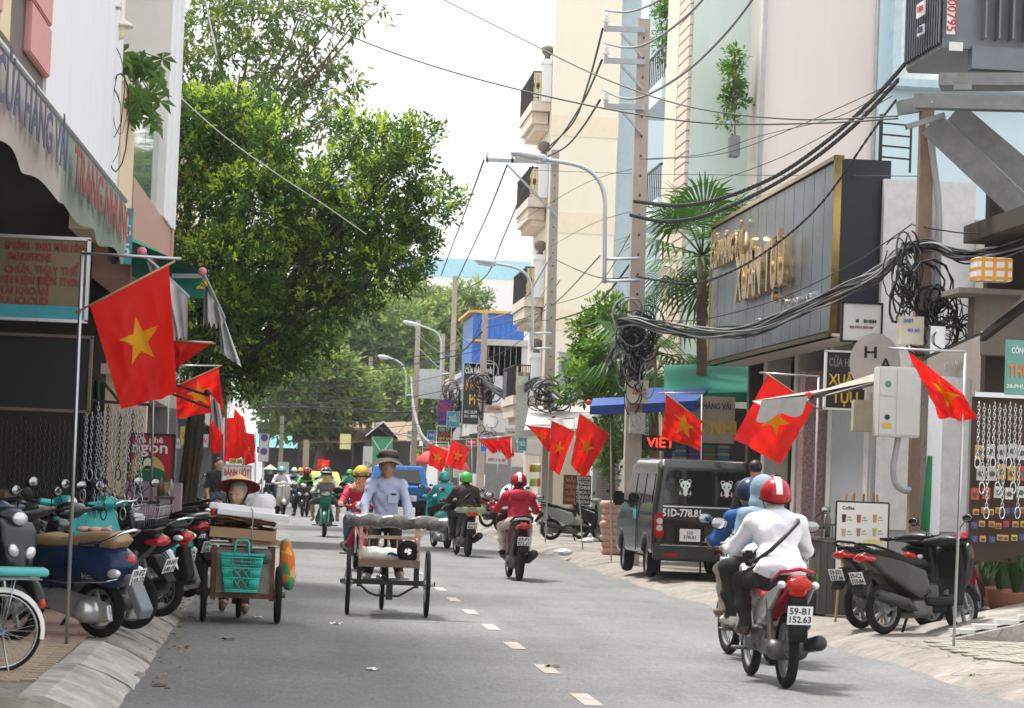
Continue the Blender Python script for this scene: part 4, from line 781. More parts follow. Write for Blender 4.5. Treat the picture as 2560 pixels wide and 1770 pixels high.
def person(label, loc, head, J, top, legs, feet=None, skin=None, res=.016, group=None, sleeve='long', face=True, hair=None, hair_m=None, fat=1., fingers=True, look=0., cuff=None, extra=None, tilt=0., shorts=False, untuck=False):
    """J: joints (local, x forward): pel, chest, neck, head, and L/R lists sh el wr hip kn an toe"""
    t = thing('person', label, 'person', loc, head, group)
    skin = skin or skinm(1); feet = feet or M_plas; P = []; Z = []
    def add(z, *pr): P.append(pr); Z.append(z)
    pel, ch, nk, hd = [np.array(J[k], float) for k in ('pel', 'chest', 'neck', 'head')]
    tor = ch-pel; tl = np.linalg.norm(tor); ang = math.degrees(math.atan2(tor[0], tor[2]))
    rm = rotm('Y', ang)
    add(1, 'e', tuple(pel+tor*.35), (.115*fat, .16*fat, .20), rm); add(1, 'e', tuple(ch+tor*.02), (.125*fat, .175*fat, .20), rm)
    add(2, 'e', tuple(pel+np.array([0, 0, .0])), (.135*fat, .175*fat, .12))
    if untuck: add(1, 'e', tuple(pel+np.array([-.03, 0, .05])), (.15*fat, .18*fat, .11), None)
    add(0, 'c', tuple(nk-np.array([0, 0, .06])), tuple(hd-np.array([.01, 0, .04])), .056, .052)
    hm = np.array(Matrix.Rotation(look, 3, 'Z')) @ np.array(Matrix.Rotation(tilt, 3, 'Y'))
    def H(x, y, z): return tuple(hd+hm@np.array([x, y, z]))
    add(0, 'e', H(-.008, 0, .025), (.10, .077, .10), hm); add(0, 'e', H(.03, 0, -.035), (.065, .058, .085), hm)
    if face:
        add(0, 'c', H(.088, 0, .01), H(.112, 0, -.025), .011, .016); add(0, 'e', H(.082, 0, -.062), (.018, .026, .014), hm); add(0, 'e', H(.07, 0, -.10), (.022, .022, .016), hm)
        for s in (-1, 1): add(0, 'e', H(-.005, s*.08, -.01), (.022, .012, .034), hm); add(0, 'e', H(.062, s*.042, -.03), (.025, .022, .022), hm); add(0, 'e', H(.082, s*.032, .027), (.014, .026, .009), hm)
    b = MB(); b.mi = 0
    add(1, 'c', tuple(nk+np.array([-.005, .07, -.07])), tuple(nk+np.array([-.005, -.07, -.07])), .065, .065)
    for k, s in (('L', 1), ('R', -1)):
        q = {a: np.array(c, float) for a, c in J[k].items()}
        add(1, 'c', tuple(nk+np.array([-.005, s*.05, -.075])), tuple(q['sh']), .065*fat, .064*fat)
        add(1, 'c', tuple(q['sh']), tuple(q['el']), .064*fat, .05*fat)
        zs = 1 if sleeve == 'long' else 0
        if sleeve == 'short': m_ = q['sh']+(q['el']-q['sh'])*.75; add(0, 'c', tuple(m_), tuple(q['el']), .042, .04)
        add(zs, 'c', tuple(q['el']), tuple(q['wr']), .049 if zs else .04, .036 if zs else .028)
        fdir = q['wr']-q['el']; fdir = fdir/np.linalg.norm(fdir); hd_ = q.get('hand', q['wr']+fdir*.05)
        add(0, 'c', tuple(q['wr']), tuple(hd_), .028, .032); add(0, 'e', tuple(hd_), (.042, .042, .03))
        if fingers: finger_set(b, hd_, (hd_-q['wr']) if np.linalg.norm(hd_-q['wr']) > .01 else fdir, (0, -s, 0), (0, 0, 1), J.get('grip', True))
        add(2, 'c', tuple(q['hip']), tuple(q['kn']), .092*fat, .066)
        zl = 0 if shorts else 2
        add(zl, 'c', tuple(q['kn']), tuple(q['kn']+(q['an']-q['kn'])*.55), .066 if not shorts else .055, .062 if not shorts else .05); add(zl, 'c', tuple(q['kn']+(q['an']-q['kn'])*.55), tuple(q['an']), .06 if not shorts else .048, .05 if not shorts else .034)
        add(0, 'c', tuple(q['an']), tuple(q['an']+(q['toe']-q['an'])*.3), .036, .034)
        add(3 if feet is not skin else 0, 'c', tuple(q['an']+np.array([-.02, 0, -.04])), tuple(q['toe']), .042, .034)
    hz = hd[2]-.12
    def wrinkle(v):
        k = (.0045 if res < .02 else .003)*np.clip((hz-v[:, 2])*12, 0, 1)*np.clip((v[:, 2]-.15)*6, 0, 1); x, y, z = v.T; o = v.copy()
        w = np.sin(38*z+17*y+9*x+3*np.sin(11*y+7*x))+.7*np.sin(61*z-33*y+21*x+2*np.sin(19*z))+.6*np.sin(23*x+47*y-31*z)
        o[:, 0] += k*w; o[:, 1] += k*np.roll(w, 0)*np.sign(y)*.8; return o
    me = sdf_mesh('body', P, res, .035, Z, warp=wrinkle)
    if b.v:
        n0 = len(me.vertices); v = np.empty(n0*3); me.vertices.foreach_get('co', v); v = v.reshape(-1, 3)
        f = [list(p.vertices) for p in me.polygons]; mi = [p.material_index for p in me.polygons]
        me2 = mesh_np('body', [tuple(a) for a in v]+[tuple(a) for a in b.v], f+[[i+n0 for i in q] for q in b.f], mi+[0]*len(b.f), True); bpy.data.meshes.remove(me); me = me2
    link('body', me, t, [skin, top, legs, feet])
    if face:
        for s in (-1, 1):
            e = MB(); e.sph(H(.087, s*.032, .006), (.013, .019, .010), 8); e.build('eye', M_eye, t)
        e = MB(); e.sph(H(.095, 0, -.062), (.010, .027, .008), 8); e.build('mouth', M_lip, t)
    if hair:
        hp = [('e', H(-.022, 0, .045), (.102, .088, .098), hm)]; hc = [('b', H(.085, 0, -.04), (.06, .2, .085), .02, hm), ('b', H(.0, 0, -.17), (.3, .3, .13), .01, hm)]
        if hair == 'bun': hp.append(('e', H(-.11, 0, -.02), (.05, .06, .06)))
        if hair == 'long': hp.append(('c', H(-.075, 0, .0), H(-.10, 0, -.22), .07, .045)); hc = hc[:1]
        link('hair', sdf_mesh('hair', hp, .014, .02, cut=hc), t, hair_m or M_hair)
    t['_h'] = [float(x) for x in hd]
    return t, H
def helmet(t, H, m, stripe=None, visor=None, brim=True, full=False, rx=0, hood=None):
    d = MB(); hm = Matrix([Vector(H(1, 0, 0))-Vector(H(0, 0, 0)), Vector(H(0, 1, 0))-Vector(H(0, 0, 0)), Vector(H(0, 0, 1))-Vector(H(0, 0, 0))]).transposed()
    o = Vector(H(-.012, 0, .02))
    def dome(u, v, k=1.):
        a = 2*math.pi*u; t_ = (math.pi*.5+.22+.28*max(0, -math.cos(a)))*v
        return o+hm@Vector((.138*k*math.sin(t_)*math.cos(a), .122*k*math.sin(t_)*math.sin(a), .138*k*math.cos(t_)))
    d.grid(dome, 24, 10); h = d.build('helmet', m, t)
    rim = MB(); rim.tube([dome(i/24, 1.) for i in range(24)], .009, 5, True); rim.build('helmet_rim', M_plas, h)
    if stripe is not None:
        q = MB(); q.grid(lambda u, v: o+hm@Vector((.1405*math.cos(v*math.pi*.98+.03), (u-.5)*.05, .1405*math.sin(v*math.pi*.98+.03))), 2, 16); q.build('stripe', stripe, h)
    if brim:
        q = MB(); q.grid(lambda u, v: o+hm@Vector((.12*math.cos((u-.5)*2.4)+.055*v*math.cos((u-.5)*2), .115*math.sin((u-.5)*2.4), .035-.02*v)), 10, 2); q.build('visor', visor or m, h)
    st = MB()
    for s in (-1, 1): st.tube([o+hm@Vector((.02, s*.108, -.01)), o+hm@Vector((.05, s*.07, -.1)), o+hm@Vector((.06, 0, -.135))], .006, 4)
    st.build('chin_strap', M_plas, h); return h
def conical_hat(t, H, m, m2, r=.235, h=.16, tilt=0., strap=None, bulge=.0, back=-.01, lift=.045):
    o = Vector(H(back, 0, lift)); Rm = Matrix.Rotation(tilt, 3, 'Y'); q = MB(); q.mi = 0
    def pr(k, off): return [(r*u*k, h*(1-u)+off+bulge*math.sin(u*3.14)) for u in (.02, .2, .4, .6, .8, 1.)]
    for off, mi in ((0., 0), (-.006, 1)):
        s = MB(); s.lathe(pr(1, off), n=30); q.mi = mi; q.add([o+Rm@Vector(p) for p in s.v], s.f if mi == 0 else [f[::-1] for f in s.f], True)
    hat = q.build('conical_hat', [m, m2], t)
    e = MB(); e.tube([o+Rm@Vector((r*math.cos(a), r*math.sin(a), -.002)) for a in [i*math.pi/15 for i in range(30)]], .006, 5, True); e.build('hat_rim', m2, hat)
    if strap:
        e = MB(); e.tube([H(.0, .12, .03), H(.03, .085, -.06), H(.06, .05, -.125), H(.07, 0, -.14), H(.06, -.05, -.125), H(.03, -.085, -.06), H(.0, -.12, .03)], .011, 5); e.build('strap', strap, hat)
    return hat
def face_mask(t, H, m, big=False):
    pr = [('e', H(.045, 0, -.055), (.072, .072, .075))] + ([('e', H(.02, 0, -.13), (.10, .11, .09)), ('e', H(-.01, 0, -.2), (.13, .19, .07))] if big else [])
    return link('face_mask', sdf_mesh('face_mask', pr, .014, .05), t, m)
def ride_pose(style='matic', lean=.0, feet_down=False, arm_in=0., knee=.2, dz=0., dx=0., seat_dz=0.):
    gx, gy, gz = ST[style]['grip']; px = -.30+dx; pz = .84+seat_dz
    J = dict(pel=(px, 0, pz), chest=(px+.10+lean, 0, pz+.32), neck=(px+.13+lean*1.2, 0, pz+.47), head=(px+.18+lean*1.3, 0, pz+.585+dz))
    for k, s in (('L', 1), ('R', -1)):
        J[k] = dict(sh=(px+.12+lean*1.2, s*.175, pz+.385), el=(px+.34+lean*.6, s*(.29-arm_in), pz+.18), wr=(gx-.07, s*(gy+.01), gz+.03), hand=(gx-.005, s*(gy+.015), gz+.022),
                    hip=(px+.03, s*.095, pz-.01), kn=(px+.45, s*knee, pz-.07), an=(px+.36, s*(knee-.02), .43), toe=(px+.54, s*(knee+.0), .385))
        if feet_down and s == feet_down: J[k].update(kn=(px+.38, s*.26, pz-.24), an=(px+.26, s*.34, .09), toe=(px+.43, s*.38, .045))
    return J
# ================================================================== TRAFFIC: riders, parked two-wheelers
def hd2(a): a = R(a); return Vector((math.cos(a), math.sin(a), 0))
M_blkc = cloth('black cloth', (.022, .021, .022)); M_whtc = cloth('white shirt cloth', (.80, .79, .84), var=.04); M_jean = cloth('blue jeans', (.06, .12, .24)); M_khaki = cloth('khaki cloth', (.40, .35, .28)); M_grc = cloth('dark grey cloth', (.09, .10, .105))
M_teal = paint('teal paint', (.04, .42, .40)); M_tealc = cloth('teal jacket', (.05, .45, .47)); M_hred = paint('red helmet', (.42, .02, .03)); M_hgreen = paint('green helmet', (.08, .52, .08)); M_hteal = paint('teal helmet', (.06, .48, .46)); M_hyel = paint('yellow helmet', (.80, .50, .03)); M_hnavy = paint('navy helmet', (.03, .04, .10)); M_hwht = paint('white helmet', (.8, .8, .8)); M_hblue = paint('light blue helmet', (.10, .45, .65))
M_pblk = paint('black gloss paint', (.016, .016, .018)); M_pred = paint('red gloss paint', (.42, .015, .03)); M_pmar = paint('dark maroon paint', (.07, .012, .018)); M_pgrn = paint('green gloss paint', (.01, .17, .11)); M_pblu = paint('navy gloss paint', (.010, .028, .085)); M_pgry = paint('graphite paint', (.035, .033, .031)); M_psil = paint('grey green paint', (.25, .27, .26)); M_pcrm = paint('cream paint', (.72, .70, .64))
rider_grp = 'riders on the road'
# A. white shirt, red helmet
a = 92.5; sc = scooter('silver and red motorbike with lit brake light under the white-shirted rider', (3.82, 20.87, 0), R(a), 'wave', M_silver, M_pred, plates=['59-B1', '152.63'], lit=True, stand=False)
J = ride_pose('wave', lean=.06); t, H = person('man in white shirt and black trousers with striped red helmet riding away', (3.82, 20.87, 0), R(a), J, M_whtc, M_blkc, skin=skinm(1), feet=mat('brown sandal', (.12, .07, .05), .7), hair='short', res=.013, fat=1.1, face=True, untuck=True)
helmet(t, H, M_hred, M_wht)
b = MB(); px_, pz_ = -.30, .84
b.tube([(-.16, -.16, 1.26), (-.33, -.12, 1.24), (-.375, 0, 1.12), (-.375, .10, 1.02), (-.30, .20, .93), (-.12, .20, .93), (-.02, .1, 1.04), (-.01, -.06, 1.18), (-.08, -.15, 1.26)], .017, 6, True); b.build('shoulder_strap', M_blk, t)
b = MB(); b.box((-.03, .19, .95), (.16, .07, .12), bev=.02); b.build('pouch', M_blkc, t)
# B. blue jacket driver with grey hooded passenger
a = 98; L0 = Vector((4.14, 23.5, 0)); sc = scooter('white and blue motorbike carrying the blue jacket rider and hooded passenger', L0, R(a), 'wave', mat('white blue fairing', (.6, .65, .72), .3), M_pblk, stand=False)
t, H = person('rider in bright blue jacket and khaki trousers with a hooded passenger behind', L0, R(a), ride_pose('wave', lean=.14, dx=.12), cloth('bright blue jacket', (.015, .10, .32)), M_khaki, skin=skinm(1), feet=mat('brown shoe', (.2, .11, .06), .7), hair='short'); helmet(t, H, M_hnavy)
J = ride_pose('wave', dx=-.2, lean=.1, seat_dz=.03)
for k, s in (('L', 1), ('R', -1)): J[k].update(el=(-.28, s*.25, 1.05), wr=(-.05, s*.18, .95), hand=(.0, s*.16, .93), an=(-.12, s*.22, .38), toe=(.06, s*.24, .34), kn=(-.05, s*.26, .80))
t, H = person('pillion passenger in grey blue hooded jacket and black trousers behind the blue jacket rider', L0, R(a), J, cloth('grey blue jacket', (.24, .34, .43)), M_blkc, skin=skinm(2), feet=mat('cream slipper', (.7, .66, .58), .7), face=False, fat=.95)
link('hood', sdf_mesh('hood', [('e', H(-.02, 0, .03), (.135, .115, .13)), ('e', H(-.03, 0, -.1), (.12, .13, .09))], .016, .05, cut=[('e', H(.12, 0, 0), (.09, .075, .1))]), t, cloth('grey blue jacket', (.24, .34, .43)))
b = MB(); b.mi = 0
# C. red jacket
a = 92; L0 = Vector((3.52, 40.3, 0)); scooter('dark maroon scooter ridden by the red hooded jacket rider', L0, R(a), 'matic', M_pmar, M_plas, plates=['59-P1', '073.31'], stand=False)
t, H = person('rider in red hooded jacket and pale checked trousers with maroon helmet', L0, R(a), ride_pose('matic'), cloth('crimson jacket', (.42, .015, .04)), checks('cream check cloth', (.45, .36, .33), (.80, .74, .68), 26), skin=skinm(1), hair='bun', fat=1.05, face=False); helmet(t, H, M_hred, M_wht)
link('hood', sdf_mesh('hood', [('e', (-.30, 0, 1.235), (.07, .14, .085)), ('e', (-.24, 0, 1.28), (.10, .15, .05))], .014, .04), t, cloth('crimson jacket', (.42, .015, .04)))
# D. black jacket, green helmet
a = 96; L0 = Vector((3.47, 51.2, 0)); sc = scooter('black scooter with lime cloth on its tail under the green-helmeted rider', L0, R(a), 'matic', M_pblk, M_plas, plates=['59-X3', '406.21'], stand=False, lit=True)
b = MB(); b.box((-.80, 0, .86), (.36, .56, .10), bev=.03); b.build('delivery_bag', mat('clear grey plastic', (.5, .52, .52), .3, trans=.4), sc)
b = MB(); b.grid(lambda u, v: (-.93-.03*math.sin(u*9), (u-.5)*.36, .93-.2*v*(1-.5*abs(math.sin(u*5)))), 12, 5); b.build('cloth_rag', cloth('lime cloth', (.5, .75, .12)), sc)
t, H = person('rider in dark brown jacket with bright green helmet seen from behind', L0, R(a), ride_pose('matic', dz=.0), cloth('dark brown jacket', (.035, .024, .024)), M_blkc, hair='short', fat=1.15, face=False); helmet(t, H, M_hgreen, brim=True)
b = MB(); b.tube([(-.18, -.17, 1.25), (-.36, -.05, 1.18), (-.40, .08, 1.06), (-.3, .2, .95)], .012, 5); b.build('shoulder_strap', M_blk, t)
# E. teal delivery rider
a = 99; L0 = Vector((3.36, 56.2, 0)); scooter('teal rounded scooter just ahead of the green-helmeted rider', L0, R(a), 'vespa', M_teal, plates=['59-K2', '118.05'], stand=False)
t, H = person('rider in teal jacket and teal helmet ahead of the dark jacket rider', L0, R(a), ride_pose('vespa'), M_tealc, M_blkc, hair='short', face=False); helmet(t, H, M_hteal)
# F. floral mask rider behind the cart
a = -88; L0 = Vector((1.24, 41.5, 0)); scooter('red underbone motorbike with twin headlamps behind the cargo tricycle', L0, R(a), 'wave', M_pred, M_pblk, stand=False)
t, H = person('rider with yellow helmet, orange floral face mask and red jacket behind the cargo tricycle', L0, R(a), ride_pose('wave', dz=.02), cloth('pink red jacket', (.55, .03, .09)), M_jean, skin=skinm(1), feet=mat('black sandal', (.03, .03, .03), .7)); helmet(t, H, M_hyel, visor=M_hnavy)
face_mask(t, H, speckle('orange floral cloth', (.55, .16, .08), (.75, .55, .4), (.6, .3, .15), 70), True)
b = MB(); b.box(H(.105, 0, .012), (.02, .15, .035), bev=.01); b.build('sunglasses', M_blk, t)
# G. green motorbike rider
a = -92; L0 = Vector((1.06, 62.1, 0)); sc = scooter('green underbone motorbike with a plastic-wrapped bundle on its handlebar', L0, R(a), 'wave', M_pgrn, M_pblk, stand=False)
t, H = person('barefoot rider with rolled grey trousers, yellow mask and navy cap helmet', L0, R(a), ride_pose('wave', knee=.30), cloth('grey patterned shirt', (.5, .48, .46), var=.3), M_grc, skin=skinm(1), feet=skinm(1), shorts=True); helmet(t, H, M_hnavy, visor=mat('orange visor', (.7, .5, .35), .4)); face_mask(t, H, cloth('mustard cloth', (.70, .50, .18)), True)
b = MB(); b.box((.46, 0, 1.12), (.2, .4, .22), bev=.06); b.build('wrapped_bundle', mat('dark plastic wrap', (.16, .17, .2), .15, var=.5, scale=14, bump=.8, bscale=12), sc)
# H-J
a = -97; L0 = Vector((.84, 87.8, 0)); scooter('black scooter under the rider with the lime vest', L0, R(a), 'matic', M_pblk, M_plas, stand=False)
t, H = person('rider in lime vest and dark sleeves with red helmet, one foot down', L0, R(a), ride_pose('matic', feet_down=-1), cloth('lime vest', (.22, .55, .10)), M_blkc, res=.02, feet=mat('navy shoe', (.03, .05, .15), .7)); helmet(t, H, M_hred); face_mask(t, H, M_blkc, True)
a = -82; L0 = Vector((.06, 88.2, 0)); scooter('cream rounded scooter with big front shield carrying the white-shirted man', L0, R(a), 'vespa', M_pcrm, stand=False)
t, H = person('man in pale shirt with blue and white helmet on a cream scooter', L0, R(a), ride_pose('vespa'), cloth('pale lilac shirt', (.66, .63, .7)), cloth('navy trousers', (.04, .06, .13)), skin=skinm(0), res=.02, sleeve='short'); helmet(t, H, M_hblue, M_wht)
a = -94; L0 = Vector((-.33, 88.6, 0)); bicycle('old black bicycle ridden by the person in conical hat', L0, R(a), M_blk, lean=0, fend=False)
J = ride_pose('wave', lean=.02, dz=.0); J['pel'] = (-.22, 0, .92)
t, H = person('cyclist in pale conical hat, blue mask and dark plaid shirt', L0, R(a), J, checks('charcoal plaid', (.03, .03, .04), (.22, .22, .24), 22), M_blkc, res=.02, feet=mat('red sandal', (.5, .05, .05), .7)); conical_hat(t, H, mat('palm leaf hat', (.75, .66, .46), .7, var=.1), mat('palm leaf hat', (.75, .66, .46))); face_mask(t, H, mat('blue mask', (.2, .6, .65), .7))
# K. traffic far down the street
far = [(.1, 104, M_hred, (.7, .7, .7), M_pblk, 'white'), (.55, 106, M_hwht, (.3, .45, .6), M_pblu, 'light blue'), (1.15, 110, M_hnavy, (.75, .25, .06), M_pblk, 'orange'), (1.6, 101, M_hteal, (.05, .40, .40), M_teal, 'teal'), (1.95, 112, M_hwht, (.05, .06, .14), M_pred, 'navy'), (2.55, 100, M_hgreen, (.05, .3, .16), M_pblk, 'green'), (2.95, 107, paint('pink helmet', (.75, .35, .42)), (.06, .42, .15), M_pblk, 'bright green'), (3.3, 118, M_hwht, (.4, .4, .42), M_pgry, 'grey'), (.9, 121, M_hyel, (.5, .1, .1), M_pred, 'brick red'), (2.2, 124, M_hblue, (.6, .55, .5), M_pgry, 'beige'), (1.4, 130, M_hred, (.15, .2, .3), M_pblk, 'slate')]
for i, (x, y, hm_, c, pm, nm) in enumerate(far):
    a = -90+random.uniform(-6, 6); st = 'matic' if i % 2 else 'wave'
    sc = scooter('distant motorbike under the rider in %s top' % nm, (x, y, 0), R(a), st, pm, M_plas, group='distant motorbikes', stand=False, mirrors=False)
    t, H = person('distant rider in %s top coming down the street' % nm, (x, y, 0), R(a), ride_pose(st), cloth('%s far cloth' % nm, c), M_grc, res=.028, group='distant riders', fingers=False, face=False); helmet(t, H, hm_)
    if nm == 'green': b = MB(); b.box((-.62, 0, 1.1), (.5, .5, .5), bev=.03); b.build('delivery_box', mat('green delivery box', (.05, .35, .2), .6), sc)
# standing people
def stand_pose(h=1.65, lean=0., arms='down'):
    k = h/1.7; J = dict(pel=(0, 0, .92*k), chest=(.02+lean, 0, 1.24*k), neck=(.02+lean, 0, 1.44*k), head=(.05+lean*1.2, 0, 1.575*k), grip=False)
    for n_, s in (('L', 1), ('R', -1)): J[n_] = dict(sh=(.01+lean, s*.185*k, 1.37*k), el=(.0, s*.25*k, 1.09*k), wr=(.08, s*.25*k, .87*k), hip=(0, s*.09, .9*k), kn=(.04, s*.1, .5*k), an=(.0, s*.11, .09), toe=(.16, s*.13, .04))
    return J
p = W(545, 1166, 52.5); t, H = person('young man in black t-shirt standing on the pavement near the banyan trunk', (p.x, 52.5, .12), R(-62), stand_pose(1.53), M_blkc, M_grc, sleeve='short', hair='short', skin=skinm(1))
b = MB(); b.box((.13, .08, 1.16), (.01, .05, .05)); b.build('shirt_badge', M_wht, t)
p = W(1888, 1180, 35.2); t, H = person('man in black shirt seen from behind at the fabric shop entrance', (p.x, 35.2, .12), R(75), stand_pose(1.72), M_blkc, M_blkc, hair='short', skin=skinm(1), face=False)
p = W(1942, 1190, 38.0); t, H = person('woman with dark tied hair at the glass door of the fabric shop', (p.x, 38.0, .12), R(-160), stand_pose(1.55), M_grc, M_blkc, hair='bun', skin=skinm(2))
# ------------------------------------------------------------------ parked on the left pavement
def park(label, rear, a, style, c1, c2=None, z=.15, lean=-5, **k):
    d = hd2(a)*ST[style]['wb']/2; return scooter(label, (rear[0]+d.x, rear[1]+d.y, z), R(a), style, c1, c2, lean=R(lean), **k)
d = hd2(197); bk0 = bicycle('turquoise bicycle with white rear fender and turquoise rack seat', (-1.66+d.x*.46, 17.45+d.y*.46, .15), R(197), mat('sky blue bike paint', (.03, .30, .58), .3, coat=.5), lean=R(-4), seatm=mat('turquoise vinyl', (.10, .52, .52), .4)); bk0.scale = (.81, .81, .81); bk0.location = (-1.72+d.x*.37, 17.45+d.y*.37, .15)
L0 = Vector((-2.42, 20.75, .15)); scooter('large black scooter with round headlamp parked facing the road by the turquoise bicycle', L0, R(-33), 'matic', mat('satin black paint', (.010, .012, .016), .35, coat=.3, spec=.35), M_plas, lean=R(-5))
vs = park('dark blue rounded scooter with tan seat parked tail to the road', (-1.28, 21.16), 146, 'vespa', M_pblu, seat=mat('tan vinyl', (.36, .235, .115), .5, bump=.1), plates=['59-FZ', '110.22'])
text('Vespa', vs, M_chr, (-.74, .262, .545), (-1, -.3, 0), (0, 0, 1), .075, ext=.002, shear=.3)
b = MB(); b.cyl((-.72, .135, .80), (-.72, .142, .80), .026, n=14); b.build('seat_lock', M_blk, vs)
t = thing('glove_pair', 'pair of pink work gloves lying on the tan scooter seat', 'gloves', vs.location+Vector((0, 0, 0)))
q = hd2(146)
for s in (0, 1):
    o = Vector((-.39-.12*s, 0, .825)); o = Vector((o.x*q.x-o.y*q.y, o.x*q.y+o.y*q.x, o.z)); b = MB(); b.sph(o, (.07, .05, .022), 10)
    for k in range(4): b.tube([o+Vector((.03, -.03+.02*k, 0)), o+Vector((.08, -.04+.026*k, .012)), o+Vector((.11, -.045+.03*k, .0+.03*(k == 2 and s)))], .012, 6)
    b.build('glove', cloth('pink knit', (.70, .42, .38)), t)
park('black scooter with red tail lamp squeezed in beside the dark blue scooter', (-1.1, 22.35), 150, 'matic', M_pblk, plates=['59-H1', '640.19'])
park('black motorbike with wire-spoked rear wheel and wide grab rail', (-.98, 24.3), 152, 'wave', M_pblk, M_pblk)
park('turquoise scooter with tall red tail lamp and plate 59-PA', (-1.0, 26.6), 128, 'vespa', M_teal, plates=['59-PA', '076.47'])
park('silver and black scooter with plate 59-P3 beside the turquoise scooter', (-.86, 28.0), 132, 'matic', M_pgry, M_plas, plates=['59-P3', '356.68'], rim=M_silver)
park('red scooter parked behind the silver and black scooter', (-1.05, 30.4), 135, 'matic', M_pred, plates=['59-T1', '882.40'], mirrors=False)
scooter('turquoise scooter facing the road deep under the awning', (-2.35, 26.2, .15), R(-48), 'vespa', M_teal, lean=R(-5), mirrors=False)
scooter('black scooter standing deepest under the awning', (-2.95, 23.6, .15), R(-20), 'matic', M_pblk, lean=R(-5), mirrors=False)
scooter('black scooter under the awning beside the hanging chains', (-2.75, 24.9, .15), R(-35), 'matic', M_pblk, M_plas, lean=R(-5), mirrors=False)
scooter('white and red motorbike standing behind the wire basket', (-1.95, 29.4, .15), R(-30), 'wave', mat('white fairing', (.75, .75, .75), .3), M_pred, lean=R(-5))
p = W(385, 1305, 26.0); d = hd2(-18); bicycle('bicycle with wire front basket parked among the scooters', (p.x-d.x*.65, 26.0-d.y*.65, .15), R(-18), M_blk, basket=True)
scooter('dark blue motorbike parked beside the banyan trunk', (-1.75, 47, .15), R(150), 'wave', M_pblu, M_pblu, lean=R(-5))
scooter('maroon motorbike parked just before the banyan trunk', (-1.55, 40.5, .15), R(140), 'wave', M_pmar, M_pmar, lean=R(-5))
scooter('black motorbike parked past the standing young man', (-1.55, 60, .15), R(150), 'wave', M_pblk, M_pblk, lean=R(-5))
# ------------------------------------------------------------------ parked on the right pavement
park('graphite scooter with exposed exhaust parked nose to the hardware shop', (5.86, 26.05), 36, 'matic', M_pgry, M_plas, z=.12, plates=['59-C1', '310.84'])
park('black scooter parked beside the graphite scooter', (5.83, 26.95), 40, 'matic', M_pblk, M_plas, z=.12, plates=['59-D2', '527.66'], mirrors=False)
scooter('red motorbike tucked between the black scooter and the concrete pole', (7.1, 28.3, .12), R(50), 'wave', M_pred, M_pblk, lean=R(-5), mirrors=False)
p = W(2040, 1400, 31.5); scooter('red motorbike behind the slatted counter', (p.x, 32.2, .12), R(82), 'wave', M_pred, M_pblk, lean=R(-5), plates=['59-V1', '044.15'])
scooter('grey green scooter parked sideways on the pavement by the brown roller shutter', (6.75, 61.5, .12), R(-14), 'matic', M_psil, M_plas, lean=R(-5))
scooter('dark scooter beside the brown roller shutter', (7.5, 63.0, .12), R(-40), 'matic', M_pblk, lean=R(-5))
scooter('red motorbike parked side-on before the white bundles', (6.2, 74.4, .12), R(25), 'wave', M_pred, M_pblk, lean=R(-5))
scooter('green and black motorbike parked next to the red motorbike', (6.0, 69.6, .12), R(50), 'wave', M_pgrn, M_pblk, lean=R(-5))
p = W(1093, 1290, 84); scooter('maroon motorbike parked beside the blue pickup', (p.x, 84, .05), R(85), 'wave', M_pmar, M_pblk, lean=R(-5), plates=['59-E1', '735.02'])
p = W(1110, 1290, 88); scooter('black motorbike parked behind the maroon motorbike', (p.x, 89, .08), R(80), 'wave', M_pblk, M_pblk, lean=R(-5))
# ================================================================== CARTS, VAN, PICKUP
M_rustf = mat('rusty cart frame', (.16, .075, .05), .75, .3, var=.4, scale=14, dirt=.4, dcol=(.3, .14, .07)); M_card = mat('brown cardboard', (.36, .22, .12), .85, var=.12, scale=3, bump=.2); M_foam = mat('white foam', (.84, .84, .86), .8, var=.03)
def cartwheel(parent, pos, r, w, rimm, spokes=24, name='wheel'):
    b = MB(); b.lathe([(r-.045, -w*.4), (r-.02, -w*.5), (r, -w*.2), (r, w*.2), (r-.02, w*.5), (r-.045, w*.4)], axis=(1, 0, 0), n=36, closed=True); o = b.build(name, M_tyre, parent, pos)
    b = MB(); b.lathe([(r-.04, -w*.35), (r-.06, -w*.3), (r-.06, w*.3), (r-.04, w*.35)], axis=(1, 0, 0), n=36, closed=True); b.cyl((-.07, 0, 0), (.07, 0, 0), .03)
    for i in range(spokes):
        a = 2*math.pi*i/spokes; s = .04*(1 if i % 2 else -1); b.cyl((s, math.cos(a+.5)*.03, math.sin(a+.5)*.03), (0, math.cos(a)*(r-.05), math.sin(a)*(r-.05)), .003, n=3, caps=False)
    b.build('rim', rimm, o); return o
# --- scrap cart of the woman (local: x right, y away from the viewer)
ct = thing('scrap_cart', 'rusty three-wheeled scrap cart with mesh sides pushed by the woman in conical hat', 'cart', (-.33, 26.55, 0), R(2))
cartwheel(ct, (-.355, 0, .278), .278, .06, M_rustf); cartwheel(ct, (.36, 0, .278), .278, .06, M_rustf); cartwheel(ct, (.0, .75, .17), .17, .05, M_rustf, 10, 'caster_wheel')
b = MB()
for x in (-.27, .29):
    b.bar((x, -.16, .22), (x, -.16, .74), .045); b.bar((x, .85, .26), (x, .85, .74), .04); b.bar((x, -.16, .27), (x, .85, .27), .04); b.bar((x, -.16, .74), (x, .85, .74), .035)
b.bar((-.3, -.16, .265), (.32, -.16, .265), .06, .05); b.bar((-.3, .85, .27), (.32, .85, .27), .04); b.bar((-.42, 0, .278), (.42, 0, .278), .035); b.bar((0, .6, .27), (0, .75, .17), .03); b.build('frame', M_rustf, ct)
b = MB(); b.box((.01, .34, .755), (.64, 1.06, .02)); b.build('top_board', mat('worn white board', (.6, .58, .55), .7, dirt=.4), ct)
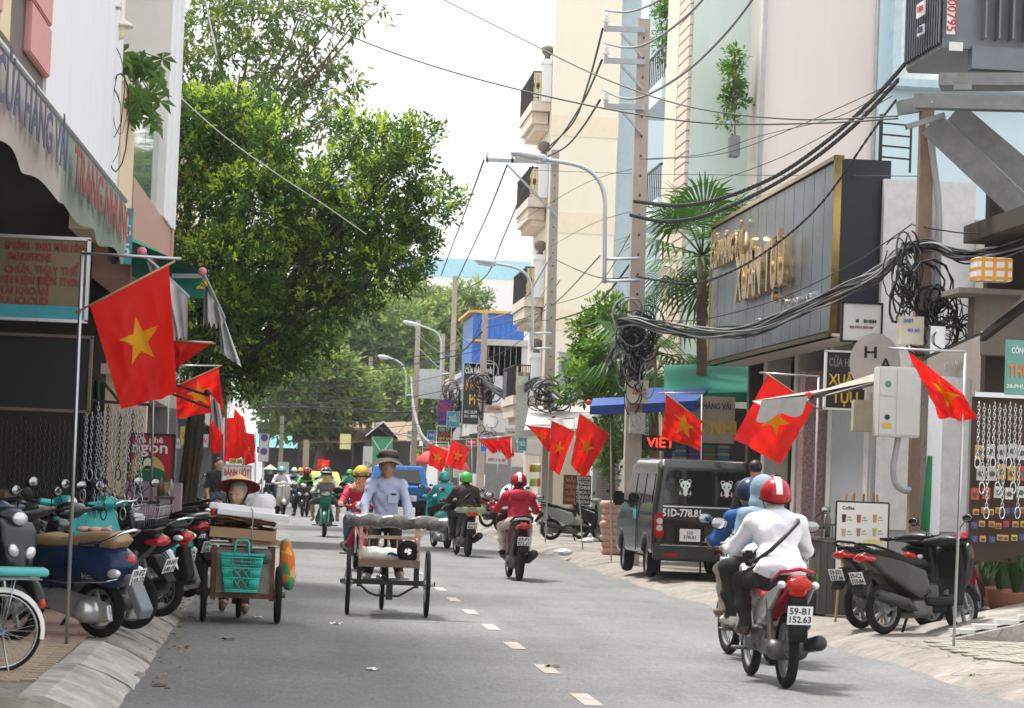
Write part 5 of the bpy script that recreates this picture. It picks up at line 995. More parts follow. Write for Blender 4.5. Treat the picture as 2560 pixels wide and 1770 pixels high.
b = MB(); M_mesh = mat('perforated steel', (.42, .36, .32), .5, .6, var=.25, dirt=.4, dcol=(.25, .12, .07))
for i in range(22): x = -.25+i*.0245; b.bar((x, -.165, .29), (x, -.165, .73), .006)
for i in range(20): b.bar((-.25, -.168, .30+i*.022), (.27, -.168, .30+i*.022), .006)
b.build('front_mesh', M_mesh, ct)
for x in (-.285, .305):
    b = MB(); b.box((x, .34, .5), (.012, .96, .44)); b.build('side_mesh', M_mesh, ct)
b = MB(); b.box((.01, .3, .49), (.52, .85, .42)); b.build('load', mat('sacked scrap', (.35, .33, .3), .8, var=.6, scale=9, bump=.6, bscale=15), ct)
# handle
b = MB(); b.tube([(-.27, .85, .72), (-.27, 1.1, .86), (.29, 1.1, .86), (.29, .85, .72)], .017, 6); b.build('push_bar', M_rustf, ct)
# stack on the cart
def loose(name, label, cat, m, c, sz, rot=(0, 0, 0), bev=.004, group=None):
    from mathutils import Euler
    b = MB(); b.box((0, 0, 0), sz, bev=bev); o = one(b, name, m, label, cat, group); o.location = c; o.rotation_euler = rot; return o
C0 = Vector((-.33, 26.55, 0))
loose('cardboard_box', 'flattened brown cardboard box lowest in the scrap cart stack', 'cardboard', M_card, C0+Vector((.1, .1, .79)), (.46, .6, .05), (.02, .03, .1))
loose('cardboard_box', 'wide brown cardboard carton with open flap in the middle of the scrap cart stack', 'cardboard', mat('tan cardboard', (.42, .27, .15), .85, var=.1), C0+Vector((.0, .05, .86)), (.62, .62, .10), (0, .05, -.03))
for i in range(7):
    b = MB(); b.grid(lambda u, v: (-.32+.62*u+.02*math.sin(v*5+i), -.3+.6*v, .012*math.sin(u*7+i*2)+.01*math.sin(v*9+i)+.05*u*u*(.3 if i % 2 else -.5)), 10, 8); o = one(b, 'cardboard_sheet', mat('brown sheet %d' % (i % 3), [(.30, .17, .09), (.38, .24, .13), (.24, .13, .075)][i % 3], .85, var=.1), 'bent brown cardboard sheet stacked under the white foam slabs on the scrap cart', 'cardboard', 'cardboard sheets on the scrap cart'); o.location = C0+Vector((.0, .05, .918+.013*i)); o.rotation_euler = (0, .02*(i-2), random.uniform(-.15, .15))
loose('foam_slab', 'long white foam slab lying under the shorter one on the scrap cart', 'foam', M_foam, C0+Vector((.09, .02, 1.045)), (.70, .5, .055), (0, .075, .02), .006)
loose('foam_slab', 'shorter white foam slab topmost on the scrap cart', 'foam', M_foam, C0+Vector((-.02, .1, 1.10)), (.62, .4, .055), (0, .07, -.03), .006)
o = link('plastic_bag', sdf_mesh('plastic_bag', [('e', (0, 0, .05), (.13, .12, .085)), ('e', (.05, .03, .06), (.08, .09, .08)), ('e', (-.07, 0, .03), (.07, .08, .06))], .014, .03), None, mat('thin white plastic', (.80, .78, .80), .3, var=.05, trans=.25, bump=.8, bscale=16)); tag(o, 'puffed white plastic bag on top of the scrap cart foam', 'bag'); o.location = C0+Vector((.17, .16, 1.11))
b = MB(); b.tube([(.09, -.3, .74), (.085, -.31, .9), (.09, -.29, 1.02), (.085, -.25, 1.085), (.05, .1, 1.135), (.06, .5, 1.09), (.06, .5, .76)], .006, 5); o = one(b, 'tie_cord', mat('grey cord', (.3, .29, .27), .8), 'grey cord tied over the cardboard and foam on the scrap cart', 'cord'); o.location = C0
# teal basket on the cart front
bk = thing('shopping_basket', 'teal plastic lattice shopping basket hanging on the scrap cart front', 'basket', C0+Vector((-.0, -.27, .31))); M_bask = mat('teal plastic', (.03, .50, .40), .4, var=.05)
def bs(u, v):     # u round, v up
    hw, hd_ = .155+.055*v, .055+.02*v; a = 2*math.pi*u; c, s = math.cos(a), math.sin(a); e = .35
    return Vector((hw*math.copysign(abs(c)**e, c), hd_*math.copysign(abs(s)**e, s), .36*v))
b = MB(); N = 64
for v in (0, .04, .36, .62, .9, .97, 1): b.tube([bs(i/N, v) for i in range(N)], .008, 5, True)
for i in range(N):
    for v0, v1 in ((.62, .9),): b.tube([bs(i/N, v0), bs(i/N, v1)], .0045, 4)
    for k in range(2): b.tube([bs((i+(0 if k else 1))/N, .04), bs((i+(1 if k else 0))/N, .36)], .005, 4); b.tube([bs((i+(0 if k else 1))/N, .36), bs((i+(1 if k else 0))/N, .62)], .005, 4)
for v in (.70, .8): b.tube([bs(i/N, v) for i in range(N)], .004, 4, True)
b.build('lattice', M_bask, bk)
for s in (-1, 1):
    b = MB(); b.tube([(-.07, s*.075, .34), (-.065, s*.06, .46), (-.05, s*.05, .49), (.05, s*.05, .49), (.065, s*.06, .46), (.07, s*.075, .34)], .011, 6); b.build('handle', M_bask, bk)
b = MB(); b.box((0, 0, .008), (.3, .1, .012)); b.build('bottom', M_bask, bk)
o = link('plastic_bag', sdf_mesh('plastic_bag', [('e', (0, 0, 0), (.11, .05, .06)), ('e', (.05, .0, -.02), (.06, .05, .07))], .012, .03), None, mat('dark clear plastic', (.10, .11, .10), .2, var=.3, trans=.2, bump=.8, bscale=16)); tag(o, 'dark crumpled plastic bag stuffed behind the teal basket rim', 'bag'); o.location = C0+Vector((.17, -.24, .665))
o = link('woven_sack', sdf_mesh('woven_sack', [('e', (0, 0, 0), (.075, .2, .2)), ('e', (-.02, .05, .16), (.05, .16, .1)), ('e', (.02, -.05, -.14), (.07, .13, .1)), ('b', (-.03, 0, .05), (.04, .17, .2), .03)], .016, .04), None, speckle('orange green print', (.62, .16, .02), (.05, .30, .14), (.75, .35, .06), 9)); tag(o, 'orange and green printed sack hanging on the side of the scrap cart', 'sack'); o.location = C0+Vector((.44, .34, .55))
# woman
J = dict(pel=(0, 0, .78), chest=(.20, 0, .99), neck=(.30, 0, 1.09), head=(.37, 0, 1.225), grip=True)
for k, s in (('L', 1), ('R', -1)): J[k] = dict(sh=(.28, s*.16, 1.03), el=(.28, s*.24, .84), wr=(.45, s*.2, .86), hand=(.50, s*.2, .87), hip=(0, s*.09, .76), kn=(.12 if s > 0 else -.05, s*.1, .42), an=(.05 if s > 0 else -.28, s*.11, .09 if s > 0 else .13), toe=(.2 if s > 0 else -.13, s*.12, .04))
wl = Vector((-.42, 28.18, 0)); t, H = person('old woman in red-rimmed conical hat and dark plaid shirt pushing the scrap cart', wl, R(-90), J, checks('green brown plaid', (.03, .06, .05), (.16, .09, .06), 20), M_blkc, feet=mat('brown sandal', (.12, .07, .05), .7), skin=skinm(1), hair='short', hair_m=M_ghair, res=.012, fat=.85, look=R(-24), tilt=R(6))
conical_hat(t, H, mat('yellow straw hat', (.78, .52, .16), .7, var=.12), mat('red woven hat lining', (.30, .035, .03), .8, var=.4, scale=45), .215, .14, R(-21), M_blkc, back=-.03, lift=.075)
# --- cargo tricycle of the man
tc_ = thing('cargo_tricycle', 'rusty front-loading cargo tricycle ridden by the man in the wide hat', 'tricycle', (1.175, 28.68, 0), R(-1)); M_pipe = mat('rust streaked paint', (.50, .36, .27), .7, .2, var=.45, scale=18, dirt=.7, dcol=(.22, .09, .05))
cartwheel(tc_, (-.415, 0, .35), .35, .045, M_alu, 32); cartwheel(tc_, (.415, 0, .35), .35, .045, M_alu, 32); cartwheel(tc_, (-.03, 1.25, .35), .35, .045, M_alu, 32, 'rear_wheel')
b = MB(); b.box((0, .15, .575), (.62, .95, .03)); b.bar((-.32, -.33, .56), (.32, -.33, .56), .05, .08); b.build('platform', mat('worn plank', (.20, .14, .10), .85, var=.3, scale=10, dirt=.5), tc_)
b = MB(); b.bar((-.46, 0, .35), (.46, 0, .35), .05)
for s in (-1, 1): b.bar((s*.30, -.02, .54), (s*.30, -.02, .30), .07, .05); b.bar((s*.30, .15, .54), (s*.30, .15, .35), .05); b.cyl((s*.46, 0, .35), (s*.50, 0, .35), .02)
b.tube([(-.28, 0, .31), (-.2, 0, .24), (-.12, 0, .21), (.12, 0, .21), (.2, 0, .26), (.28, 0, .31)], .013, 6); b.box((.02, 0, .25), (.07, .06, .16)); b.tube([(0, 0, .35), (-.02, .6, .38), (-.03, 1.25, .35)], .025, 8); b.tube([(0, .55, .38), (-.02, .98, .85)], .022, 8); b.tube([(-.02, .95, .8), (-.03, 1.25, .35)], .014); b.build('frame', M_blk, tc_)
b = MB()
for x in (-.30, .30):
    b.bar((x, -.31, .54), (x, -.31, .92), .03); b.bar((x, .6, .58), (x, .6, .95), .028); b.bar((x, -.31, .79), (x, .6, .8), .024); b.bar((x, -.31, .92), (x, .6, .95), .024)
    for k in range(6): b.bar((x, -.16+k*.14, .59), (x, -.16+k*.14, .8), .012)
b.bar((-.3, .58, .81), (.3, .58, .81), .035); b.bar((-.3, .6, .95), (.3, .6, .95), .028)
for k in range(5): b.bar((-.2+k*.1, .59, .58), (-.2+k*.1, .59, .8), .016)
b.bar((.30, -.31, .80), (.37, -.31, .95), .02); b.bar((-.30, -.31, .80), (-.37, -.31, .95), .02); b.build('rail', M_pipe, tc_)
sd_ = sdf_mesh('saddle', [('e', (0, 0, 0), (.10, .12, .04)), ('c', (0, 0, 0), (0, -.16, .01), .05, .025)], .012, .03); link('saddle', sd_, tc_, M_seat, (-.02, 1.02, .90))
b = MB(); b.bar((-.20, .98, .34), (.2, .8, .36), .02); b.box((-.2, .92, .33), (.10, .09, .025)); b.box((.2, .84, .36), (.10, .09, .025)); b.build('pedals', M_steel, tc_)
def rollmesh(name, label, m, p0, p1, r, cat='roll', n=18, wav=.01, group=None):
    p0, p1 = Vector(p0), Vector(p1); x, y, d = frame_of(p1-p0); L_ = (p1-p0).length; b = MB()
    b.grid(lambda u, v: p0+d*L_*v+(x*math.cos(2*math.pi*u)+y*math.sin(2*math.pi*u))*(r+wav*math.sin(v*23+u*9)+wav*.5*math.sin(v*51+u*31)), n, 24)
    b.cyl(p0-d*.001, p0+d*.002, r*.97, n=n); b.cyl(p1, p1+d*.001, r*.97, n=n); return one(b, name, m, label, cat, group)
q = Vector((1.175, 28.68, 0))
rollmesh('wrapped_roll', 'long grey plastic-wrapped roll lying across the cargo tricycle rail', mat('crinkled grey wrap', (.17, .165, .16), .25, .35, var=.55, scale=11, bump=1., bscale=10), q+Vector((-.47, -.28, 1.005)), q+Vector((.58, -.30, .985)), .07)
for i, (y, z, r_, c, lab) in enumerate(((-.14, .64, .05, (.62, .60, .58), 'front white fabric roll on the cargo tricycle platform'), (.0, .65, .055, (.55, .53, .52), 'grey fabric roll behind the front roll on the cargo tricycle platform'), (.14, .66, .06, (.66, .62, .56), 'cream fabric roll at the back of the cargo tricycle platform'))):
    rollmesh('fabric_roll', lab, cloth('roll cloth %d' % i, c), q+Vector((-.29, y, z)), q+Vector((.28, y+.03, z-.02)), r_, wav=.006)
b = MB(); b.grid(lambda u, v: q+Vector((-.02+.2*u, -.2+.05*v, .665-.05*v+.01*math.sin(u*8))), 8, 2); one(b, 'blue_sheet', mat('blue plastic sheet', (.03, .16, .50), .4), 'blue plastic sheet between the fabric rolls on the cargo tricycle', 'sheet')
sp = thing('cable_spool', 'black plastic spool standing on the cargo tricycle platform', 'spool', q+Vector((.19, -.28, .69)))
b = MB(); b.lathe([(.04, -.04), (.115, -.04), (.115, -.025), (.05, -.025), (.05, .1), (.115, .1), (.115, .115), (.04, .115)], axis=(0, 1, 0), n=28, closed=True); b.build('flange', M_plas, sp)
for k in range(3):
    a = k*2.09; b = MB(); b.bar((.015*math.cos(a), -.045, .015*math.sin(a)), (.105*math.cos(a), -.045, .105*math.sin(a)), .02, .012); b.build('spoke', M_plas, sp)
# man
J = dict(pel=(-.06, 0, .99), chest=(.0, 0, 1.27), neck=(.03, 0, 1.455), head=(.06, 0, 1.585), grip=True)
for k, s in (('L', 1), ('R', -1)): J[k] = dict(sh=(.02, s*.168, 1.38), el=(.12, s*.235, 1.14), wr=(.27, s*.22, .985), hand=(.31, s*.215, .965), hip=(-.04, s*.095, .96), kn=(.22 if s > 0 else .12, s*.14, .66 if s > 0 else .60), an=(.08 if s > 0 else -.06, s*.17, .43 if s > 0 else .40), toe=(.22 if s > 0 else .09, s*.19, .385 if s > 0 else .365))
t, H = person('old man in pale blue shirt and wide dark hat pedalling the cargo tricycle', (1.16, 29.65, 0), R(-91), J, cloth('pale blue shirt', (.47, .53, .72), var=.05, bump=.8, bscale=7), M_blkc, feet=mat('beige slipper', (.45, .38, .3), .8), skin=skinm(0), res=.012, tilt=R(8), fat=.84)
b = MB(); o = Vector(H(-.005, 0, .055))
b.grid(lambda u, v: o+Vector(((.125*math.cos(2*math.pi*u))*(1-.12*v), .105*math.sin(2*math.pi*u)*(1-.12*v), .02+.07*v)), 24, 4); b.lathe([(.0, .118), (.05, .115), (.09, .105), (.105, .09), (.11, .075)], o, n=24)
hat = b.build('sun_hat', cloth('brown grey hat cloth', (.10, .075, .07)), t)
b = MB(); b.grid(lambda u, v: o+Vector((math.cos(2*math.pi*u)*(.12+.105*v), math.sin(2*math.pi*u)*(.10+.115*v), .025-.085*v+.035*v*math.cos(4*math.pi*u)+.012*v*math.sin(6*math.pi*u+1))), 40, 6); b.build('hat_brim', cloth('brown grey hat cloth', (.10, .075, .07)), hat)
b = MB(); b.lathe([(.122, .02), (.121, .055)], o, n=24); b.build('hat_band', M_blkc, hat)
for s in (-1, 1):
    b = MB(); b.add([(.09, s*.012, 1.425), (.075, s*.075, 1.445), (.02, s*.085, 1.475), (.10, s*.06, 1.385), (.115, s*.03, 1.375)], [(0, 1, 3, 4), (1, 2, 3)]); b.build('collar', cloth('pale blue shirt', (.47, .53, .72)), t)
b = MB(); b.box((.135, .075, 1.235), (.008, .11, .12)); b.build('pocket', cloth('pale blue shirt', (.47, .53, .72)), t)
b = MB(); b.box((.142, .08, 1.27), (.01, .055, .02)); b.build('pen', M_blk, t)
for k in range(5): b = MB(); b.sph((.128-.004*k, 0, 1.35-.075*k), .007, 6); b.build('button', M_wht, t)
# ------------------------------------------------------------------ minivan
va = thing('minivan', 'dusty black minivan with panda stickers parked on the right pavement', 'van', (6.1, 40.8, .12), R(90.5)); M_vb = mat('dusty black paint', (.012, .012, .013), .22, .1, var=.3, scale=2, coat=.7, dirt=.14, dcol=(.10, .09, .075)); M_vg = mat('tinted glass', (.012, .013, .016), .04, var=0, spec=.9)
link('body', sdf_mesh('body', [('p', [(-1.98, .34), (-2.0, .85), (-1.90, 1.62), (-1.78, 1.74), (.55, 1.76), (.9, 1.68), (1.6, 1.02), (1.95, .88), (2.0, .5), (1.95, .3)], lambda X, Z: .76-.10*clip((Z-.95)/.8, 0, 1), .09)], .03, .02, cut=[('c', (x, -1, .28), (x, 1, .28), .36, .36) for x in (-1.22, 1.28)]), va, M_vb)
b = MB(); b.box((0, 0, .42), (3.2, 1.1, .3)); b.build('underbody', M_plas, va)
for x in (-1.22, 1.28):
    for y in (-.66, .66): wheel(va, 'wheel', (x, y, .29), .29, .17, 'cast', M_grey)
def face(mb, pts, x): mb.add([(x(p[1]), p[0], p[1]) for p in pts], [tuple(range(len(pts)))])
bx = lambda z: -2.015+.1*max(0, (z-.85)/.77)-.0
b = MB(); face(b, [(-.60, 1.10), (-.62, 1.2), (-.57, 1.52), (-.5, 1.58), (.5, 1.58), (.57, 1.52), (.62, 1.2), (.60, 1.10)][::-1], lambda z: bx(z)-.006); rw = b.build('rear_window', M_vg, va)
for yy in (.30, -.30):        # panda stickers
    pk = lambda y, z: (bx(1.33+z)-.012, yy+y, 1.33+z)
    for nm, y, z, ry, rz_, m_ in (('panda_outline', .055, .09, .034, .034, M_wht), ('panda_outline', -.055, .09, .034, .034, M_wht), ('panda_outline', 0, -.08, .085, .075, M_wht), ('panda_body', 0, -.07, .06, .055, M_wht), ('panda_head', 0, .04, .075, .06, mat('mint white', (.75, .88, .84), .5)), ('panda_ear', .055, .09, .024, .024, M_blk), ('panda_ear', -.055, .09, .024, .024, M_blk), ('panda_eye', .03, .03, .012, .016, M_blk), ('panda_eye', -.03, .03, .012, .016, M_blk), ('panda_arm', .05, -.055, .02, .035, M_blk), ('panda_arm', -.05, -.055, .02, .035, M_blk), ('panda_foot', .045, -.115, .028, .024, M_blk), ('panda_foot', -.045, -.115, .028, .024, M_blk)):
        dx_ = {'panda_outline': -.002, 'panda_body': 0, 'panda_head': .002}.get(nm, .004); c = Vector(pk(y, z))-Vector((dx_, 0, 0)); q_ = MB(); q_.add([c+Vector((0, ry*math.cos(a), rz_*math.sin(a))) for a in [-i*2*math.pi/16 for i in range(16)]], [tuple(range(16))]); q_.build(nm, m_, rw)
b = MB(); face(b, [(-.62, 1.045), (-.62, 1.065), (.62, 1.065), (.62, 1.045)][::-1], lambda z: bx(z)-.008); b.build('trim_strip', M_alu, va)
b = MB(); b.box((-2.0, 0, .40), (.10, 1.5, .24), bev=.03); b.build('rear_bumper', mat('black bumper', (.03, .03, .032), .5, dirt=.5, dcol=(.12, .1, .08)), va)
b = MB(); b.box((-2.05, 0, .50), (.012, 1.3, .012)); b.build('bumper_strip', M_alu, va)
for s in (-1, 1):
    b = MB(); b.box((-1.985, s*.665, .78), (.07, .14, .36), bev=.025); tl_ = b.build('tail_light', M_red, va)
    for z in (.84, .74): q_ = MB(); q_.cyl((-2.028, s*.665, z), (-2.015, s*.665, z), .045, n=16); q_.build('lamp', M_lens, tl_)
    b = MB(); b.box((-2.052, s*.5, .36), (.012, .2, .04)); b.build('reflector', M_red, va)
    b = MB(); b.box((1.05, s*.86, 1.13), (.10, .17, .22), bev=.03); b.bar((1.08, s*.7, 1.08), (1.06, s*.82, 1.1), .03); b.build('side_mirror', M_plas, va)
    b = MB(); b.box((-1.56, s*.66, .22), (.012, .2, .26)); b.build('mud_flap', M_plas, va)
    for x0, x1, nm in ((-1.72, -.95, 0), (-.85, .0, 1), (.08, .75, 2)):
        yo = lambda z: s*(.768-.10*max(0, (z-.95)/.8)); w_ = MB(); pts = [(x0, 1.08), (x1, 1.08), (x1-.03, 1.52), (x0+.03, 1.52)]
        w_.add([(x, yo(z), z) for x, z in pts], [(0, 1, 2, 3) if s < 0 else (3, 2, 1, 0)]); w_.build('side_window', M_vg, va)
    b = MB(); b.box((-.38, s*.772, .8), (.012, .012, .85)); b.build('door_seam', M_plas, va)
b = MB(); b.bar((-1.935, -.02, 1.4), (-1.87, -.02, 1.6), .02, .015); b.bar((-1.95, .0, 1.55), (-1.96, -.42, 1.5), .014); b.build('rear_wiper', M_plas, va)
text('51D-778.81', va, M_wht, (bx(.95)-.012, .34, .96), (0, -1, 0), (0, 0, 1), .15, width=.56, bold=.03, ext=.001)
text('TERA-V', va, M_alu, (bx(.93)-.012, -.48, .98), (0, -1, 0), (0, 0, 1), .06, width=.2, ext=.001)
b = MB(); b.box((-2.012, .22, .66), (.012, .42, .26), bev=.006); b.build('plate_recess', M_plas, va); plate(va, (-2.028, .22, .65), 0, ['51D', '778.81'], .30, .18)
text('VẢI', va, mat('cyan sticker', (.1, .6, .6), .5), (-.2, .775, .9), (-1, 0, 0), (0, 0, 1), .2, ext=.001)
# ------------------------------------------------------------------ blue pickup
pk_ = thing('pickup_truck', 'bright blue pickup truck driving away beyond the cargo tricycle', 'pickup', (3.85, 88.5, 0), R(90)); M_pb = paint('bright blue paint', (.015, .15, .46))
link('body', sdf_mesh('body', [('p', [(-2.6, .55), (-2.6, 1.1), (-.9, 1.12), (-.6, 1.75), (.7, 1.75), (1.3, 1.18), (2.4, 1.08), (2.5, .6), (2.4, .45), (-2.5, .45)], lambda X, Z: .93-.14*clip((Z-1.1)/.6, 0, 1), .08)], .05, .03), pk_, M_pb)
b = MB(); b.add([(-.93, -.68, 1.2), (-.93, .68, 1.2), (-.70, .62, 1.62), (-.70, -.62, 1.62)], [(3, 2, 1, 0)]); b.build('rear_window', M_vg, pk_)
b = MB(); b.box((-2.64, 0, .55), (.1, 1.75, .22), bev=.03); b.build('rear_bumper', M_plas, pk_)
for s in (-1, 1): b = MB(); b.box((-2.6, s*.86, .9), (.06, .12, .34)); b.build('tail_light', M_red, pk_)
b = MB(); b.box((-2.61, 0, .95), (.02, 1.4, .22), bev=.01); b.build('tailgate_handle', mat('mid blue paint', (.012, .12, .38), .3), pk_); plate(pk_, (-2.66, -.3, .72), 0, ['51C', '404.12'], .34, .2)
for x in (-1.6, 1.6):
    for y in (-.78, .78): wheel(pk_, 'wheel', (x, y, .37), .37, .24)
# white car and yellow taxi farther down
def car(label, loc, a, m, L_=4.2, h=1.45, cat='car'):
    c = thing('car', label, cat, loc, R(a)); k = L_/4.2
    link('body', sdf_mesh('body', [('p', [(-2.1*k, .4), (-2.1*k, .95), (-1.7*k, h), (.5*k, h), (1.1*k, 1.0), (2.0*k, .85), (2.1*k, .4)], lambda X, Z: .85-.16*clip((Z-.95)/.5, 0, 1), .08)], .05, .03), c, m)
    b = MB(); b.add([(1.02*k, -.66, 1.02), (1.02*k, .66, 1.02), (.55*k, .6, h-.08), (.55*k, -.6, h-.08)], [(0, 1, 2, 3)]); b.build('windscreen', M_vg, c)
    for s in (-1, 1): b = MB(); b.sph((2.02*k, s*.6, .72), (.06, .18, .09), 8); b.build('headlight', M_lens, c); b = MB(); b.add([(x, s*(.858-.16*max(0, (z-.95)/.5)), z) for x, z in ((-1.5*k, 1.0), (.8*k, 1.0), (.4*k, h-.1), (-1.4*k, h-.1))], [(0, 1, 2, 3) if s < 0 else (3, 2, 1, 0)]); b.build('side_window', M_vg, c)
    for x in (-1.3*k, 1.3*k):
        for y in (-.75, .75): wheel(c, 'wheel', (x, y, .31), .31, .2)
    return c
p = W(632, 1190, 92); car('white van parked by the left kerb behind the rice roll sign', (p.x-.4, 93, .05), -88, mat('white van paint', (.8, .8, .8), .3, coat=.5), 4.6, 1.95, 'van')
car('yellow taxi among the distant riders', (2.0, 127, 0), -90, mat('taxi yellow', (.75, .48, .05), .3, coat=.5))
# ================================================================== TREES AND PLANTS
def leaf_cloud(clumps, ntw, per, L, Wd, tw=.28, young=.3, droop=0., seed=1, shell=.55, upb=.35):
    """clumps: (centre, (rx,ry,rz), weight) -> verts, faces, material index (0 mature, 1 young tips)"""
    g = np.random.default_rng(seed); wts = np.array([c[2] for c in clumps], float); wts /= wts.sum()
    ci = g.choice(len(clumps), ntw, p=wts); C = np.array([list(c[0]) for c in clumps])[ci]; Rr = np.array([c[1] for c in clumps])[ci]
    n = g.normal(size=(ntw, 3)); n[:, 2] = n[:, 2]*.85+.15; n /= np.linalg.norm(n, axis=1)[:, None]
    rad = shell+(1.02-shell)*g.random(ntw)**.6; P = C+n*Rr*rad[:, None]+g.normal(size=(ntw, 3))*.05*Rr
    D = n*.8+g.normal(size=(ntw, 3))*.35; D[:, 2] += upb-droop; D /= np.linalg.norm(D, axis=1)[:, None]
    yg = (g.random(ntw) < young*(.4+1.2*np.clip(n[:, 2], 0, 1))) & (rad > .8)
    N = ntw*per; ti = np.repeat(np.arange(ntw), per); tt = np.tile(np.linspace(.1, 1, per), ntw)
    d = D[ti]; base = P[ti]+d*(tt*tw)[:, None]
    r = g.normal(size=(N, 3)); r -= d*(r*d).sum(1)[:, None]; r /= np.linalg.norm(r, axis=1)[:, None]+1e-9
    ld = d*(.25+.6*tt)[:, None]+r*(1.1-.5*tt)[:, None]; ld[:, 2] -= droop*1.4; ld /= np.linalg.norm(ld, axis=1)[:, None]
    sd = np.cross(ld, g.normal(size=(N, 3))*.55+np.array([0, 0, 1])); sd /= np.linalg.norm(sd, axis=1)[:, None]+1e-9
    s = (.65+.6*g.random(N)); l = L*s; w = Wd*s; nm = np.cross(sd, ld)
    v = np.empty((N, 4, 3)); v[:, 0] = base; v[:, 1] = base+ld*(l*.5)[:, None]+sd*(w*.5)[:, None]+nm*(w*.12)[:, None]; v[:, 2] = base+ld*l[:, None]-nm*(w*.15)[:, None]; v[:, 3] = base+ld*(l*.5)[:, None]-sd*(w*.5)[:, None]+nm*(w*.12)[:, None]
    return v.reshape(-1, 3), np.arange(N*4).reshape(N, 4), np.where(yg[ti] & (tt > .35), 1, 0)
def limb(b, a, c, r0, r1, sag=.0, n=6, wob=.12):
    a, c = Vector(a), Vector(c); pts = []; rs = []
    for i in range(n+1):
        t = i/n; p = a.lerp(c, t); k = math.sin(t*math.pi); p += Vector((random.uniform(-wob, wob)*k, random.uniform(-wob, wob)*k, sag*k)); pts.append(p); rs.append(r0+(r1-r0)*t)
    b.tube(pts, rs, 8)
def tree(name, label, base, clumps, ntw, per, L, Wd, lm, ym, bark, trunk_r, fork, seed=1, group=None, limbs=True, **k):
    base = Vector(base); t = thing(name, label, 'tree', base, 0, group); cl = [(Vector(c)-base, r, w) for c, r, w in clumps]; fork = Vector(fork)-base
    random.seed(seed); b = MB(); limb(b, (0, 0, -.1), fork, trunk_r, trunk_r*.7, wob=trunk_r*.5)
    b.build('trunk', bark, t)
    if limbs:
        for c, r, w in cl: q = MB(); limb(q, fork+(c-fork)*.02, c, min(.06, trunk_r*.4), .015, .1); q.build('limb', bark, t)
    v, f, mi = leaf_cloud(cl, ntw, per, L, Wd, seed=seed, **k)
    link('crown', mesh_np('crown', v, f, mi), t, [lm, ym]); return t
M_bark = mat('dark bark', (.055, .042, .035), .9, var=.4, scale=9, bump=.8, bscale=20); M_bark2 = mat('brown bark', (.14, .09, .065), .9, var=.3, scale=9, bump=.6, bscale=20)
LM = leafmat('banyan leaf', (.058, .135, .022), .42, .5); LY = leafmat('young banyan leaf', (.33, .47, .05), .5, .3)
PXM = FPX/56.
bany = [(430,300,90), (520,310,80), (600,300,75), (470,420,110), (600,400,110), (680,360,60), (900,345,50), (960,370,70), (1045,345,36), (1010,410,55), (865,450,85), (980,460,70), (1105,505,42), (1060,545,55), (500,540,120), (640,520,120), (755,505,85), (800,575,110), (930,565,100), (1000,630,80), (450,680,110), (580,680,120), (720,660,120), (850,665,110), (960,690,75), (520,800,110), (640,800,110), (760,780,90), (860,765,60), (560,900,90), (680,880,80), (780,860,50), (470,880,80), (620,950,55)]
random.seed(3); cl = []
for x, y, r in bany:
    Y = 56+random.uniform(-1.3, 1.5); rm = r/PXM; cl.append((W(x, y, Y), (rm*.95, rm*1.2, rm*.70), rm*rm))
bt = tree('banyan_tree', 'broad banyan with dense glossy crown and hanging aerial roots over the left kerb', (-1.9, 56, .1), cl, 8600, 12, .125, .052, LM, LY, M_bark, .15, W(500, 960, 56), 5, young=.6, tw=.38, shell=.62)
b = MB(); random.seed(9)
for i in range(150):
    x = random.gauss(590, 35); p0 = W(x, random.uniform(880, 960), 55+random.uniform(-.8, .8)); ln = random.uniform(.5, 1.35)*(1.2 if 560 < x < 620 else .8)
    b.tube([p0, p0+Vector((random.uniform(-.06, .06), 0, -ln*.5)), p0+Vector((random.uniform(-.1, .1), 0, -ln))], [.012, .009, .004], 4)
tag(b.build('aerial_roots', M_bark, bt), kind='stuff')
for i in range(9):          # thick roots fused along the trunk
    a = i*.7; b = MB(); r = .13; limb(b, (r*math.cos(a)*1.25, r*math.sin(a)*1.25, -.1), W(500, 960, 56)-Vector((-1.9, 56, .1))+Vector((.11*math.cos(a+.6), .11*math.sin(a+.6), .2)), .06, .04, 0, 6, .05); b.build('stem_root', M_bark, bt)
LM2 = leafmat('mango leaf', (.10, .17, .04), .45, .4); LY2 = leafmat('olive mango leaf', (.27, .33, .07), .45, .4)
loose_ = [(430,60,55), (520,45,75), (620,60,90), (720,45,70), (800,60,55), (860,25,38), (905,35,36), (945,25,26), (480,180,75), (600,180,85), (715,170,70), (800,150,45), (835,215,55), (500,275,60), (660,265,75), (780,265,65), (852,285,34), (430,150,48), (430,225,40), (700,340,50), (830,340,40), (640,-40,90), (500,-50,80), (780,-30,70)]
cl = [(W(x, y, 74+random.uniform(-2, 2)), (r/92*1.1, r/92*1.1, r/92*.8), r*r) for x, y, r in loose_]
tree('tall_tree', 'tall loose-crowned tree with long drooping leaves rising behind the banyan', (W(560, 900, 74).x, 74, 0), cl, 1150, 8, .25, .08, LM2, LY2, M_bark2, .2, W(590, 420, 74), 8, young=.5, tw=.45, droop=.35, shell=.3)
LM3 = leafmat('hazy leaf', (.13, .22, .06), .42, .35); LY3 = leafmat('hazy young leaf', (.30, .40, .10), .42, .3)  # distance haze put into these paler leaf colours
